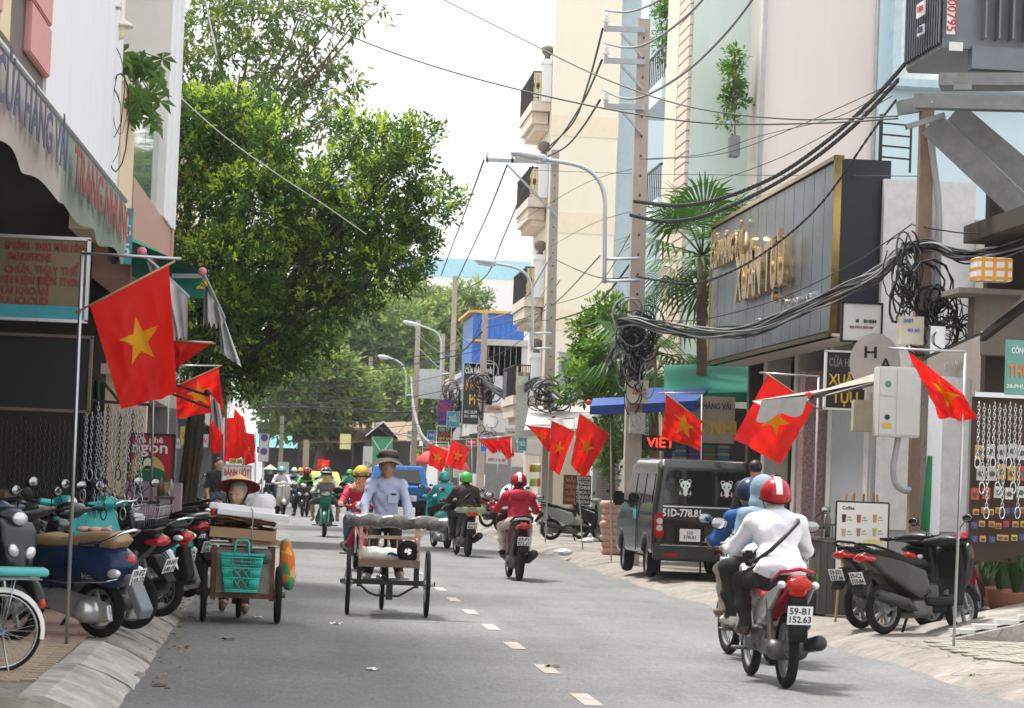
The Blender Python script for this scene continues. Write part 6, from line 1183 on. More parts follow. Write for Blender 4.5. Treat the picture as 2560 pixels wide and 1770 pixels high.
fars = [('large leafy street tree spreading over the left side of the far stalls', 150, [(690,975,60), (740,920,70), (800,960,80), (720,1030,50), (790,1040,60), (850,1010,70), (690,900,50), (770,860,60)], (800, 1100)),
        ('tall street tree behind the far tangle of wires', 175, [(830,850,80), (900,880,90), (960,830,90), (890,960,80), (960,930,90), (1010,870,70), (870,790,60), (940,1010,70)], (930, 1150)),
        ('tall street tree rising behind the pole with street lamp', 195, [(1040,800,80), (1090,840,80), (1140,800,60), (1170,870,60), (1050,910,80), (1110,930,80), (1170,760,40), (1000,760,60), (1030,990,70)], (1060, 1150)),
        ('dark round tree behind the green shed', 170, [(980,1000,60), (1040,1020,60), (1090,1010,50)], (1040, 1150))]
for i, (lab, Y, cs, bs_) in enumerate(fars):
    k = FPX/Y; cl = [(W(x, y, Y+random.uniform(-2, 2)), (r/k*1.1, r/k*1.1, r/k*.85), r*r) for x, y, r in cs]
    p = W(bs_[0], bs_[1], Y); tree('street_tree', lab, (p.x, Y, 0), cl, 2300, 9, .42, .2, LM3, LY3, M_bark2, .3, (p.x, Y, 5.2), 20+i, 'street trees at the end of the street', young=.5, tw=.9)
# bright shrub tree and fan palm on the right
LM4 = leafmat('bright leaf', (.10, .24, .03), .45, .35); LY4 = leafmat('lime leaf', (.24, .38, .04), .45, .3)
cl = [(W(x, y, 56+random.uniform(-.6, .6)), (r/121, r/121, r/121*.9), r*r) for x, y, r in ((1490,840,45), (1520,800,40), (1470,920,45), (1530,900,55), (1500,960,50), (1550,980,40), (1545,1080,45), (1560,1150,40), (1440,960,28))]
tree('young_tree', 'bright green young tree under the thick cable bundle', (7.0, 56.3, .1), cl, 900, 9, .15, .065, LM4, LY4, M_bark2, .07, W(1530, 1050, 56), 31, young=.5, tw=.3)
cl = [(W(x, y, 60+random.uniform(-.5, .5)), (r/113, r/113, r/113*.9), r*r) for x, y, r in ((1690,40,36), (1720,95,38), (1680,120,28), (1730,20,30), (1705,-20,34))]
tree('terrace_tree', 'small feathery tree growing on the terrace above the brick-tiled column', W(1712, 190, 60), cl, 420, 9, .15, .045, LM4, LY4, M_bark2, .04, W(1710, 110, 60), 32, young=.4, tw=.3, droop=.2)
cl = [(W(x, y, 53+random.uniform(-.3, .3)), (r/190, r/190, r/150), r*r) for x, y, r in ((1835,190,28), (1840,250,24), (1820,300,14), (1835,150,18))]
t = tree('wall_plant', 'small plant in a grey pot hung on the mint wall beside the drain pipe', W(1838, 340, 53), cl, 110, 8, .14, .05, LM4, LY4, M_bark2, .015, W(1836, 260, 53), 33, young=.5, tw=.2)
b = MB(); b.box((0, .1, -.2), (.2, .3, .42), bev=.02); b.build('pot', mat('grey pot', (.25, .27, .28), .7), t)
def fan_palm(label, base, top, r, n, seed, m, elev=(-40, 75)):
    base, top = Vector(base), Vector(top); t = thing('fan_palm', label, 'palm', base); random.seed(seed); b = MB(); limb(b, (0, 0, 0), top-base, .11, .09, wob=.04); b.build('trunk', M_bark2, t); T = top-base
    for i in range(n):
        az = 2*math.pi*i/n*2.4+random.uniform(-.3, .3); el = R(elev[0]+(elev[1]-elev[0])*((i*.618) % 1)); d = Vector((math.cos(az)*math.cos(el), math.sin(az)*math.cos(el), math.sin(el)))
        side = d.cross(Vector((0, 0, 1))).normalized(); nrm = side.cross(d).normalized(); h = T+d*r*.55; b = MB(); b.tube([T, T+d*r*.3+Vector((0, 0, .03)), h], [.018, .014, .01], 5)
        for k in range(22):
            a = R(-105+210*k/21); q = (d*math.cos(a)+side*math.sin(a)).normalized(); L_ = r*(.62+.1*math.cos(a))*random.uniform(.9, 1.1); wv = q.cross(nrm).normalized()*.028; tip = h+q*L_+Vector((0, 0, -.16*L_*(1+abs(math.sin(a))))); mid = h+q*L_*.6+nrm*.02
            b.add([h, mid+wv, tip, mid-wv], [(0, 1, 2, 3)])
        b.build('frond', m, t)
    return t
MP = leafmat('palm frond', (.06, .15, .03), .3, .3)
fan_palm('tall fan palm beside the gold-lettered sign box', (7.6, 48.9, .1), W(1755, 640, 48.9), 1.35, 28, 4, MP, (-55, 80))
fan_palm('drooping fan palm behind the pole with the tangled cable knot', (7.3, 52, .1), W(1630, 880, 52), 1.35, 20, 6, MP, (-75, 45))
# potted plants
def tuft(label, loc, n, h, m, pot, seed, name='potted_plant', wide=.6):
    t = thing(name, label, 'plant', loc); random.seed(seed); b = MB(); b.lathe([(.0, 0), (.10, 0), (.14, .2), (.15, .22), (.13, .22), (.12, .18), (0, .18)], n=16); b.build('pot', pot, t)
    for i in range(n):
        a = random.uniform(0, 6.28); l = h*random.uniform(.6, 1.1); o = Vector((math.cos(a), math.sin(a), 0)); s = Vector((-o.y, o.x, 0))*.018; b = MB(); P = [Vector((0, 0, .18))+o*.02, Vector((0, 0, .18))+o*l*wide*.4+Vector((0, 0, l*.75)), Vector((0, 0, .18))+o*l*wide+Vector((0, 0, l*.7)), Vector((0, 0, .18))+o*l*wide*1.35+Vector((0, 0, l*.4))]
        b.add([P[0]-s*.6, P[0]+s*.6, P[1]+s, P[1]-s, P[2]+s*.9, P[2]-s*.9, P[3]], [(0, 1, 2, 3), (3, 2, 4, 5), (5, 4, 6)]); b.build('leaf', m, t)
    return t
M_terra = mat('terracotta pot', (.32, .14, .08), .8); M_dpot = mat('dark pot', (.05, .05, .05), .7)
p = G(2245, 1400, .12); tuft('strap-leaved plant in a dark pot beside the coffee menu board', (W(2242, 1400, 31).x, 31, .12), 26, .5, LM4, M_dpot, 1)
p = W(2045, 1500, 29.5); tuft('small strap-leaved plant in a dark pot at the foot of the slatted counter', (p.x, 29.6, .12), 18, .35, LM4, M_dpot, 2)
LD = leafmat('dark pot leaf', (.03, .085, .02), .3, .4)
for i, (x, Y) in enumerate(((2500, 28.4), (2540, 27.6), (2465, 29.2))):
    p = W(x, 1450, Y); tuft(['spiky dark plant at the hardware shop step, middle pot', 'spiky dark plant at the hardware shop step beside the ramp', 'spiky dark plant at the hardware shop step behind the scooters'][i], (p.x, Y, .3), 30, .55, LD, M_terra, 3+i)
# leafy balcony plant on the left house (large hand-shaped leaves)
p = W(290, 222, 30.2); t = thing('balcony_plant', 'leafy plant with hand-shaped leaves spilling over the cream balcony pier', 'plant', p); random.seed(5); ML = leafmat('money tree leaf', (.10, .20, .045), .35, .3)
b = MB(); b.lathe([(.0, 0), (.12, 0), (.16, .14), (.15, .15), (0, .13)], n=16); b.build('pot', M_dpot, t)
for i in range(44):
    c = Vector((random.uniform(-.15, .5), random.uniform(-.6, .6), random.uniform(-.35, .55))); q = MB(); q.tube([(0, 0, .12), c*.5+Vector((0, 0, .25)), c], .006, 4); n_ = Vector((random.uniform(-.2, .9), random.uniform(-.9, -.2), random.uniform(.1, .9))).normalized(); x, y, d = frame_of(n_)
    for k in range(6):
        a = k*math.pi/3+random.uniform(-.15, .15); u = x*math.cos(a)+y*math.sin(a); s = n_.cross(u)*.042; L_ = random.uniform(.14, .24); q.add([c, c+u*L_*.55+s+n_*.01, c+u*L_-n_*.05, c+u*L_*.55-s+n_*.01], [(0, 1, 2, 3)])
    q.build('leaf', ML, t)
# ================================================================== FLAGS
def flagmat(name, c):
    m = mat(name, c, .6, var=.05, scale=2, bump=.9, bscale=7); n = m.node_tree.nodes; L = m.node_tree.links; p = n['Principled BSDF']; o = n['Material Output']
    if any(q.type == 'BSDF_TRANSLUCENT' for q in n): return m
    t = n.new('ShaderNodeBsdfTranslucent'); t.inputs[0].default_value = tuple(c)+(1,); mx = n.new('ShaderNodeMixShader'); mx.inputs[0].default_value = .52; L.new(p.outputs[0], mx.inputs[1]); L.new(t.outputs[0], mx.inputs[2]); L.new(mx.outputs[0], o.inputs[0]); return m
M_flag = flagmat('red flag cloth', (.80, .016, .010)); M_star = flagmat('yellow star cloth', (.88, .58, .01))
def flag(label, Y, A, B, C, D, pole=None, bar=None, staff=True, star=True, wave=.05, fold=0., ph=0., group='national flags along the street', yoff=0.):
    """A-B hoist edge, C-D fly edge (survey points); pole=(base,top), bar=(from,to)"""
    base = W(pole[0][0], pole[0][1], Y) if pole else W(*A, Y)
    t = thing('flag', label, 'flag', base, 0, group)
    P = [W(q[0], q[1], Y-.02)-base for q in (A, B, C, D)]; a, b_, c, d = P; nrm = Vector((0, -1, 0)); hoist = (b_-a).length; fly = ((c-b_).length+(d-a).length)/2
    def S(u, v):
        p = (a.lerp(b_, v)).lerp(d.lerp(c, v), u); k = min(1, u*2.2)
        o = wave*k*(math.sin(5.2*v+2.1*u+ph)+.6*math.sin(9.5*v-3*u+ph*2)+.38*math.sin(17*v+6*u+ph)+.22*math.sin(29*v-9*u+ph))+.012*math.sin(23*u+8*v+ph)*k
        o += fold*u*math.sin(v*11+ph)+yoff*u
        return p+nrm*o+Vector((.25*o*math.sin(v*7+ph), 0, .15*o))
    g = MB(); g.grid(S, 26, 22); cl_ = g.build('cloth', M_flag, t)
    if star:
        Rr = .29*hoist
        pts = []
        for i in range(10):
            r = Rr if i % 2 == 0 else Rr*.382; an = math.pi/2+i*math.pi/5; pts.append((r*math.cos(an), r*math.sin(an)))
        for sgn in (-1, 1):
            q = MB(); vs_ = [(.5, .5)]; K = 5; N = 50
            ring = []
            for i in range(10):
                x0, y0 = pts[i]; x1, y1 = pts[(i+1) % 10]
                for k in range(5): ring.append((x0+(x1-x0)*k/5, y0+(y1-y0)*k/5))
            V_ = []
            for k in range(K+1):
                for x, y in ring:
                    u, v = .48-y*(k/K)/fly, .5+x*(k/K)/hoist*(-1)
                    e = 1e-2; du = S(u+e, v)-S(u-e, v); dv = S(u, v+e)-S(u, v-e); n_ = du.cross(dv).normalized(); V_.append(S(u, v)+n_*.005*sgn)
            F_ = [(k*N+i, k*N+(i+1) % N, (k+1)*N+(i+1) % N, (k+1)*N+i) for k in range(K) for i in range(N)]
            q.add(V_, F_, True); q.build('star', M_star, cl_)
    if staff: q = MB(); e = (b_-a).normalized(); q.cyl(a-e*.12, b_+e*.05, .009, n=6); q.build('staff', mat('bamboo staff', (.45, .3, .15), .6), t)
    if pole: q = MB(); q.cyl((0, 0, 0), W(pole[1][0], pole[1][1], Y)-base, .014, n=8); q.build('pole', M_steel, t)
    if bar: q = MB(); q.cyl(W(bar[0][0], bar[0][1], Y-.005)-base, W(bar[1][0], bar[1][1], Y-.005)-base, .011, n=8); q.build('crossbar', M_steel, t)
    return t
flag('large red flag with yellow star on the steel pole by the phone repair sign', 20.15, (225, 763), (423, 660), (440, 983), (303, 1023), ((166, 1614), (206, 628)), ((204, 633), (453, 647)), wave=.035)
flag('drooping red flag under the torn grey awning cloth', 33, (433, 851), (529, 858), (452, 912), (434, 924), ((378, 1260), (386, 850)), ((384, 850), (531, 856)), star=False, fold=.08)
flag('red flag with yellow star half hidden behind the black awning arm', 39, (440, 965), (547, 917), (556, 1024), (442, 1047), ((412, 1330), (424, 914)), ((424, 914), (550, 914)), wave=.06)
for i, (a_, b1, c_, d_) in enumerate((((524, 1048), (557, 1050), (556, 1130), (526, 1132)), ((566, 1046), (609, 1040), (622, 1140), (558, 1156)), ((600, 1078), (636, 1086), (637, 1156), (603, 1170)), ((586, 1020), (612, 1050), (608, 1100), (580, 1080)))):
    flag(['sunlit red flag straight below the aerial roots', 'wide sunlit red flag right of the aerial roots', 'narrow red flag above the rice roll sign', 'small red flag tip above the wide sunlit red flag'][i], 70+i*1.5, a_, b1, c_, d_, ((b1[0]+1, 1270), (b1[0]+3, b1[1]-6)), None, star=(i == 2), wave=.1, fold=.1, ph=i, staff=False)
flag('twisted red flag hanging in front of the white cabinet pole', 24.17, (2408, 984), (2270, 877), (2354, 1044), (2440, 1052), ((2384, 1620), (2414, 879)), ((2220, 871), (2415, 879)), wave=.05, fold=.10, staff=False)
flag('large red flag crossed by a pale awning end in front of the fabric shop', 31.84, (2035, 1015), (1919, 936), (1834, 1099), (1952, 1160), ((2025, 1515), (2047, 941)), ((1899, 932), (2048, 941)), wave=.03, ph=2)
flag('red flag with star flying beside the black minivan pole', 39.74, (1760, 1057), (1665, 985), (1653, 1092), (1752, 1127), ((1750, 1447), (1755, 984)), ((1644, 982), (1756, 984)), wave=.06, ph=4)
flag('tall red flag nearest the brown roller shutter', 47.16, (1524, 1086), (1449, 1033), (1424, 1163), (1462, 1195), ((1528, 1402), (1527, 1030)), ((1431, 1031), (1528, 1030)), wave=.05, ph=1)
flag('red flag with star between the roller shutter flag and the second concrete pole', 53.8, (1437, 1079), (1378, 1051), (1374, 1174), (1399, 1188), ((1457, 1374), (1434, 1046)), ((1369, 1048), (1435, 1046)), wave=.05, ph=3)
flag('bunched red flag against the second concrete pole', 59.4, (1376, 1070), (1316, 1064), (1362, 1116), (1371, 1130), ((1363, 1355), (1376, 1063)), ((1299, 1062), (1377, 1063)), star=True, fold=.1, ph=2)
flag('folded red flag over the knitwear signboard', 70, (1243, 1095), (1195, 1098), (1233, 1135), (1249, 1127), ((1243, 1330), (1245, 1094)), ((1193, 1094), (1246, 1094)), star=False, fold=.12, ph=1)
flag('folded red flag beside the knitwear signboard with trailing corner', 72, (1276, 1090), (1233, 1095), (1268, 1150), (1286, 1137), ((1279, 1328), (1278, 1090)), ((1225, 1093), (1279, 1090)), star=False, fold=.12, ph=3)
flag('small red flag with star right above the dark jacket rider', 80, (1175, 1122), (1130, 1099), (1114, 1161), (1154, 1177), ((1181, 1290), (1179, 1098)), ((1125, 1098), (1180, 1098)), wave=.06)
flag('small red flag with star in front of the red umbrella', 84, (1121, 1128), (1073, 1108), (1072, 1164), (1105, 1179), ((1124, 1280), (1122, 1106)), ((1070, 1106), (1123, 1106)), wave=.06, ph=2)
flag('tiny red flag under the dark far stall roof', 132, (824, 1150), (794, 1148), (794, 1174), (822, 1176), None, None, wave=.06, ph=2, staff=False)
# ================================================================== POLES
M_pole = mat('pinkish concrete pole', (.46, .39, .335), .85, var=.1, scale=4, dirt=.3, dcol=(.36, .27, .21), bump=.25); M_poleg = mat('grey concrete pole', (.42, .36, .31), .85, var=.12, scale=4, dirt=.35, dcol=(.24, .2, .17), bump=.25); M_arm = mat('galvanised arm', (.40, .43, .46), .5, .5, var=.15); M_ins = mat('white porcelain', (.85, .85, .83), .15, var=.02, coat=.4); M_cable = mat('black cable', (.02, .02, .022), .6, var=.2); M_gcable = mat('grey cable', (.26, .27, .28), .5, var=.1); M_lamp = mat('lamp housing', (.55, .60, .63), .4, .3, var=.06)
def pole(label, top, bot, Y, w0, w1, m, holes=True, name='utility_pole', group='concrete utility poles'):
    tp = W(top[0], top[1], Y); bt_ = W(bot[0], bot[1], Y); d = (tp-bt_); g0 = bt_-d*(bt_.z/d.z) if abs(d.z) > 0 else bt_; g0.z = 0
    t = thing(name, label, 'pole', g0, 0, group); T = tp-g0
    q = MB(); x = Vector((1, 0, 0)); y = Vector((0, 1, 0)); v = []
    for p, w in ((Vector((0, 0, 0)), w0), (T, w1)):
        for a, b_ in ((-1, -1), (1, -1), (1, 1), (-1, 1)): v.append(p+x*a*w/2+y*b_*w*.42)
    q.add(v, [(3,2,1,0), (4,5,6,7), (0,1,5,4), (1,2,6,5), (2,3,7,6), (3,0,4,7)]); q.build('shaft', m, t)
    if holes:
        q = MB(); n = int(T.z/.32)
        for i in range(8, n): f = i/n; w = w0+(w1-w0)*f; q.box(T*f+Vector((0, -w*.42, 0)), (.03, .012, .045))
        tag(q.build('bolt_hole', M_dark, t), kind='stuff')
    return t, T, g0
def insulator(t, p, s=1.):
    q = MB(); q.lathe([(.0, .0), (.02, 0), (.03, .03), (.065, .05), (.03, .07), (.06, .10), (.03, .12), (.055, .15), (.025, .17), (.03, .2), (.0, .215)], p, n=14); i = q.build('insulator', M_ins, t)
    q = MB(); q.box(Vector(p)+Vector((0, 0, -.05)), (.06, .06, .12)); q.build('clamp', M_arm, i)
p1, T1, g1 = pole('tall pinkish concrete pole with three steel arms and a tangled cable knot', (1609, 48), (1587, 900), 45, .29, .21, M_pole)
for y0, yi in ((75, 25), (155, 108), (268, 225)):
    a_ = W(1612, y0, 44.85)-g1; e_ = W(1512, y0-4 if y0 < 200 else y0-2, 44.85)-g1
    q = MB(); q.bar(a_, e_, .05, .09); ar = q.build('cross_arm', M_arm, p1); q = MB(); q.bar(W(1553, y0+8, 44.85)-g1, W(1607, y0+68, 44.85)-g1, .05, .04); q.build('brace', M_arm, ar); insulator(p1, e_+Vector((.02, 0, .06)))
p2, T2, g2 = pole('concrete pole with the longest lamp arm in front of the ivory house', (1388, 375), (1372, 1000), 68, .30, .19, M_poleg)
q = MB(); q.bar(W(1398, 406, 67.8)-g2, W(1216, 400, 67.8)-g2, .06, .10); ar = q.build('cross_arm', M_arm, p2); q = MB(); q.bar(W(1268, 412, 67.8)-g2, W(1392, 540, 67.8)-g2, .06, .05); q.build('brace', M_arm, ar)
for x in (1217, 1281, 1345): insulator(p2, W(x, 396, 67.8)-g2)
p3, T3, g3 = pole('short concrete pole wrapped in cables beside the black fabric signboard', (1213, 782), (1203, 1100), 95, .27, .2, M_poleg, False)
p4, T4, g4 = pole('slender concrete pole behind the cable-wrapped short pole', (1138, 690), (1128, 1000), 112, .26, .18, M_poleg, False)
p5, T5, g5 = pole('pale concrete pole with street lamp at the far transformer box', (1046, 800), (1036, 1080), 118, .26, .2, M_poleg, False)
p6, T6, g6 = pole('far concrete pole standing in front of the dark stall', (927, 892), (919, 1100), 150, .28, .2, M_poleg, False)
p7, T7, g7 = pole('far left concrete pole beside the white wall', (706, 1040), (702, 1140), 118, .2, .17, M_poleg, False)
p8, T8, g8 = pole('far left concrete pole covered with blue notices', (766, 1100), (764, 1160), 128, .3, .28, M_poleg, False)
p9, T9, g9 = pole('thin concrete pole behind the slender pole', (1108, 835), (1104, 1000), 128, .22, .18, M_poleg, False)
def lamp(label, Y, pts, head, clampy=None, px=None):
    base = W(pts[0][0], pts[0][1], Y); t = thing('street_lamp', label, 'lamp', base, 0, 'street lamps on the poles'); pp = [W(x, y, Y)-base for x, y in pts]; sm = []
    for i in range(len(pp)-1):
        a = pp[max(0, i-1)]; b_ = pp[i]; c = pp[i+1]; d = pp[min(len(pp)-1, i+2)]
        for k in range(4): u = k/4; sm.append(.5*((2*b_)+(c-a)*u+(2*a-5*b_+4*c-d)*u*u+(3*b_-a-3*c+d)*u**3))
    sm.append(pp[-1]); q = MB(); q.tube(sm, .035, 8); q.build('arm', M_lamp, t)
    h0, h1 = W(head[0][0], head[0][1], Y)-base, W(head[1][0], head[1][1], Y)-base; L_ = (h1-h0).length; e = (h1-h0).normalized(); ang = math.degrees(math.atan2(e.z, e.x))
    hm = link('head', sdf_mesh('head', [('e', tuple((h0+h1)/2), (L_*.52, .16, .085), rotm('Y', -ang)), ('b', tuple(h0.lerp(h1, .12)), (L_*.14, .08, .07), .03, rotm('Y', -ang))], .025, .03), t, M_lamp)
    q = MB(); q.box((h0+h1)/2+Vector((0, 0, -.07)), (L_*.75, .22, .05), Matrix.Rotation(R(-ang), 3, 'Y'), bev=.02); q.build('lens', mat('lamp lens', (.7, .72, .7), .2), hm)
    if px:
        for y in clampy: q = MB(); q.cyl(W(pts[0][0], y, Y)-base, W(px, y-2, Y)-base, .025, n=8); q.build('clamp_pipe', M_lamp, t)
    return t
lamp('street lamp with a high curved arm on the tall pinkish pole', 44.7, [(1511, 708), (1512, 560), (1511, 490), (1492, 445), (1450, 415), (1362, 398)], ((1364, 398), (1277, 381)), (648, 703), 1600)
lamp('street lamp on the pole in front of the ivory house', 67.6, [(1331, 876), (1332, 790), (1330, 725), (1318, 690), (1290, 670), (1236, 658)], ((1240, 659), (1187, 650)), (834, 872), 1378)
lamp('street lamp on the pale pole at the far transformer box', 113, [(1101, 958), (1102, 900), (1101, 850), (1087, 828), (1043, 811)], ((1045, 812), (1007, 804)), (935,), 1130)
lamp('farthest street lamp curving left over the road', 125, [(1014, 1000), (1015, 950), (1012, 925), (998, 905), (970, 893)], ((972, 894), (944, 890)), (988,), 1036)
# ================================================================== WIRES
def curve(pts, n=8):
    sm = []
    for i in range(len(pts)-1):
        a = pts[max(0, i-1)]; b_ = pts[i]; c = pts[i+1]; d = pts[min(len(pts)-1, i+2)]
        for k in range(n): u = k/n; sm.append(.5*((2*b_)+(c-a)*u+(2*a-5*b_+4*c-d)*u*u+(3*b_-a-3*c+d)*u**3))
    sm.append(pts[-1]); return sm
def px_line(pts, Y0, Y1): 
    n = len(pts)-1; cum = [0]
    for i in range(n): cum.append(cum[-1]+math.hypot(pts[i+1][0]-pts[i][0], pts[i+1][1]-pts[i][1]))
    return [W(x, y, Y0+(Y1-Y0)*c/cum[-1]) for (x, y), c in zip(pts, cum)]
def wire(label, pts, Y0, Y1, r=.012, m=None, twist=0, name='overhead_wire', group='overhead wires'):
    c = curve(px_line(pts, Y0, Y1)); o = c[0].copy(); b = MB()
    if twist:
        for s in range(twist):
            q = []
            fine = curve(c, 4)
            for i, p in enumerate(fine): a = i*.9+s*2*math.pi/twist; q.append(p-o+Vector((0, math.cos(a), math.sin(a)))*r*.9)
            b.tube(q, r*.75, 5)
    else: b.tube([p-o for p in c], r, 5)
    t = one(b, name, m or M_cable, label, 'wire', group); t.location = o; return t
# high conductors leaving over the viewer's right
for i, pts in enumerate((((1514, 26), (1560, 30), (1600, 22), (1650, -2), (1720, -70), (1850, -240)), ((1512, 108), (1560, 118), (1610, 112), (1680, 70), (1760, -5), (1900, -200)), ((1507, 224), (1555, 245), (1610, 240), (1700, 190), (1790, 110), (1880, 0), (2000, -200)))):
    wire('thick grey conductor on the %s arm of the tall pinkish pole' % ('top', 'middle', 'lowest')[i], pts, 44.8, 26, .02, M_gcable)
for i, pts in enumerate((((1507, 72), (1470, 210), (1430, 310), (1352, 384)), ((1505, 150), (1460, 250), (1410, 330), (1370, 378)), ((1500, 250), (1455, 320), (1410, 370), (1345, 402)))):
    wire('black conductor running down from the %s arm to the next pole' % ('top', 'middle', 'lowest')[i], pts, 44.8, 67.8, .02)
for i, pts in enumerate((((1210, 400), (1170, 510), (1103, 688)), ((1268, 412), (1215, 545), (1143, 700)), ((1332, 415), (1260, 590), (1215, 690), (1150, 728)))):
    wire('black conductor falling to the far slender pole, %s of three' % ('outermost', 'middle', 'innermost')[i], pts, 67.8, 112, .025)
wire('long twisted wire sagging across the street from the top of the loose tree', ((690, -4), (900, 100), (1160, 188), (1480, 265), (1760, 307), (2040, 308), (2245, 296)), 38, 31, .011, mat('grey twisted wire', (.12, .12, .11), .6))
wire('second twisted wire crossing the street above the first', ((1095, -8), (1300, 95), (1500, 192), (1720, 266), (1980, 298), (2245, 290)), 42, 31, .011, mat('grey twisted wire', (.12, .12, .11)))
wire('upper heavy twisted cable from the transformer to the tall pinkish pole', ((2262, 160), (2180, 250), (2070, 350), (1940, 440), (1800, 497), (1690, 514), (1585, 503)), 31, 44.8, .022, twist=3)
wire('lower heavy twisted cable from the transformer to the tall pinkish pole', ((2245, 200), (2150, 300), (2030, 400), (1900, 480), (1760, 540), (1660, 553), (1575, 537)), 31, 44.8, .022, twist=3)
wire('single drop cable from the transformer beam across the sign box', ((2240, 250), (2180, 330), (2060, 500), (1960, 595), (1850, 668), (1740, 708), (1640, 700), (1590, 690)), 31, 44.8, .014, twist=2)
for i, (pts, Y0, Y1) in enumerate(((((2240, 210), (2100, 290), (1900, 340), (1760, 385), (1600, 398)), 31, 44.8), (((1615, 399), (1800, 385), (1960, 330), (2240, 205)), 44.8, 31.2), (((1630, 470), (1740, 465), (1960, 390), (2230, 240)), 44.8, 31), (((1330, 425), (1620, 435), (2240, 440), (2300, 440)), 60, 32), (((1370, 620), (1480, 560), (1590, 525)), 68, 45), (((1225, 600), (1440, 470), (1590, 420)), 80, 45))):
    wire('thin service wire between the tall pole and the transformer frame, strand %s' % 'first second third fourth fifth sixth'.split()[i], pts, Y0, Y1, .006, group='thin service wires')
wire('white guy wire slanting down through the banyan crown', ((420, 215), (560, 340), (700, 440), (800, 505), (915, 585)), 38.5, 50, .009, mat('white wire', (.7, .7, .68), .5))
# cable bundles
def bundle(label, pts, Y0, Y1, n, R0, r, seed=0, mcol=None, wav=.3):
    random.seed(seed); c = curve(px_line(pts, Y0, Y1), 10); o = c[0].copy(); t = thing('cable_bundle', label, 'cables', o, 0, 'bundled cables')
    for k in range(n):
        a0, rr, sp = random.uniform(0, 6.28), R0*math.sqrt(random.random()), random.uniform(-.12, .12); q = []
        for i, p in enumerate(c):
            a = a0+sp*i; f = 1+wav*math.sin(i*.35+k*1.7); q.append(p-o+Vector((.3*math.cos(a), math.cos(a), math.sin(a)))*rr*f)
        b = MB(); b.tube(q, r*random.uniform(.7, 1.3), 5); b.build('cable', random.choice([M_cable, M_cable, M_cable, M_gcable]) if mcol is None else mcol, t)
    return t
bundle('thick sagging bundle of telephone cables in front of the sign box', ((1545, 805), (1600, 805), (1680, 822), (1780, 832), (1880, 822), (1990, 780), (2100, 730), (2190, 690), (2230, 650), (2262, 622)), 44.6, 31, 22, .085, .014, 1)
bundle('thick bundle of cables running right from the cabinet pole', ((2255, 622), (2330, 615), (2400, 640), (2480, 635), (2570, 615), (2640, 600)), 31, 29, 22, .07, .012, 2)
bundle('black cable bundle hanging from the knot towards the ivory house', ((1565, 815), (1545, 860), (1510, 920), (1470, 965), (1420, 1000), (1385, 985)), 44.6, 66, 18, .14, .02, 3)
bundle('grey cable bundle swagged between the second and third poles', ((1385, 985), (1355, 955), (1325, 962), (1285, 985), (1245, 980), (1205, 950)), 66, 95, 14, .12, .022, 4)
bundle('cables climbing the short wrapped pole', ((1205, 950), (1208, 1000), (1204, 1040), (1195, 1020)), 94.6, 94.6, 10, .14, .02, 5)
bundle('pale cable swag dropping past the far transformer box', ((1028, 950), (1034, 1020), (1050, 1080), (1075, 1110), (1100, 1085), (1130, 1050)), 117, 111, 9, .16, .024, 6, M_gcable)
bundle('dark cables looping down the slender pole', ((1130, 980), (1118, 1040), (1125, 1080), (1140, 1050), (1150, 990)), 111, 111, 9, .2, .025, 7)
bundle('dark cable strung across the far street', ((640, 1025), (760, 1018), (880, 1022), (960, 1030), (1030, 1028)), 105, 116, 5, .05, .022, 8, M_cable)
wire('messenger wire above the sagging cable bundle', ((1590, 798), (1720, 802), (1820, 785), (1960, 742), (2130, 660), (2280, 560)), 44.7, 31, .008)
wire('messenger wire right of the cabinet pole', ((2282, 562), (2350, 575), (2450, 583), (2640, 560)), 31, 29, .008)
random.seed(11)
for i in range(26):       # far web of thin wires
    y = 845+i*9+random.uniform(-8, 8); x0 = random.choice([640, 660, 700, 925]); x1 = random.choice([1040, 1110, 1140, 1210]); Y0 = {640: 100, 660: 110, 700: 118, 925: 150}[x0]; Y1 = {1040: 118, 1110: 128, 1140: 112, 1210: 95}[x1]
    wire('thin sagging wire in the far web of wires over the street', ((x0, y+random.uniform(-10, 30)), ((x0+x1)/2, y+random.uniform(15, 45)), (x1, y+random.uniform(-30, 10))), Y0, Y1, .012, group='far web of thin wires')
for i, (x0, y0, x1, y1) in enumerate(((1215, 800, 1378, 640), (1215, 860, 1378, 700), (1140, 760, 1375, 800), (1046, 840, 1205, 830), (1046, 870, 1205, 880), (1215, 900, 1400, 700), (1140, 820, 1205, 800), (1390, 760, 1590, 560), (1390, 800, 1590, 640), (1395, 880, 1590, 760), (1215, 820, 1500, 640), (1390, 650, 1600, 690))):
    wire('slack service wire between the middle poles', ((x0, y0), ((x0+x1)/2, (y0+y1)/2+random.uniform(20, 60)), (x1, y1)), 95 if x0 < 1300 else 67, 67 if x1 < 1450 else 45, random.choice([.008, .012, .02]), random.choice([M_cable, M_cable, M_gcable]), group='slack wires between the middle poles')
def tangle(label, px, py, Y, rx, ry, n, seed, r=.012, loops=1.6, mix=True):
    random.seed(seed); o = W(px, py, Y); t = thing('cable_tangle', label, 'cables', o, 0, 'knots of spare cable')
    for k in range(n):
        c = Vector((random.gauss(0, rx*.3), random.uniform(-.12, .12), random.gauss(0, ry*.35))); a0 = random.uniform(0, 6.28); e = random.uniform(.25, .6); q = []
        for i in range(22): a = a0+i*loops*2*math.pi/22; q.append(c+Vector((rx*e*math.cos(a), .12*math.sin(a*1.3+k), ry*e*math.sin(a)))+Vector((random.uniform(-.01, .01), 0, random.uniform(-.01, .01))))
        b = MB(); b.tube(q, r*random.uniform(.6, 1.2), 4); b.build('cable', random.choice([M_cable, M_cable, M_cable, M_gcable]) if mix else M_cable, t)
    return t
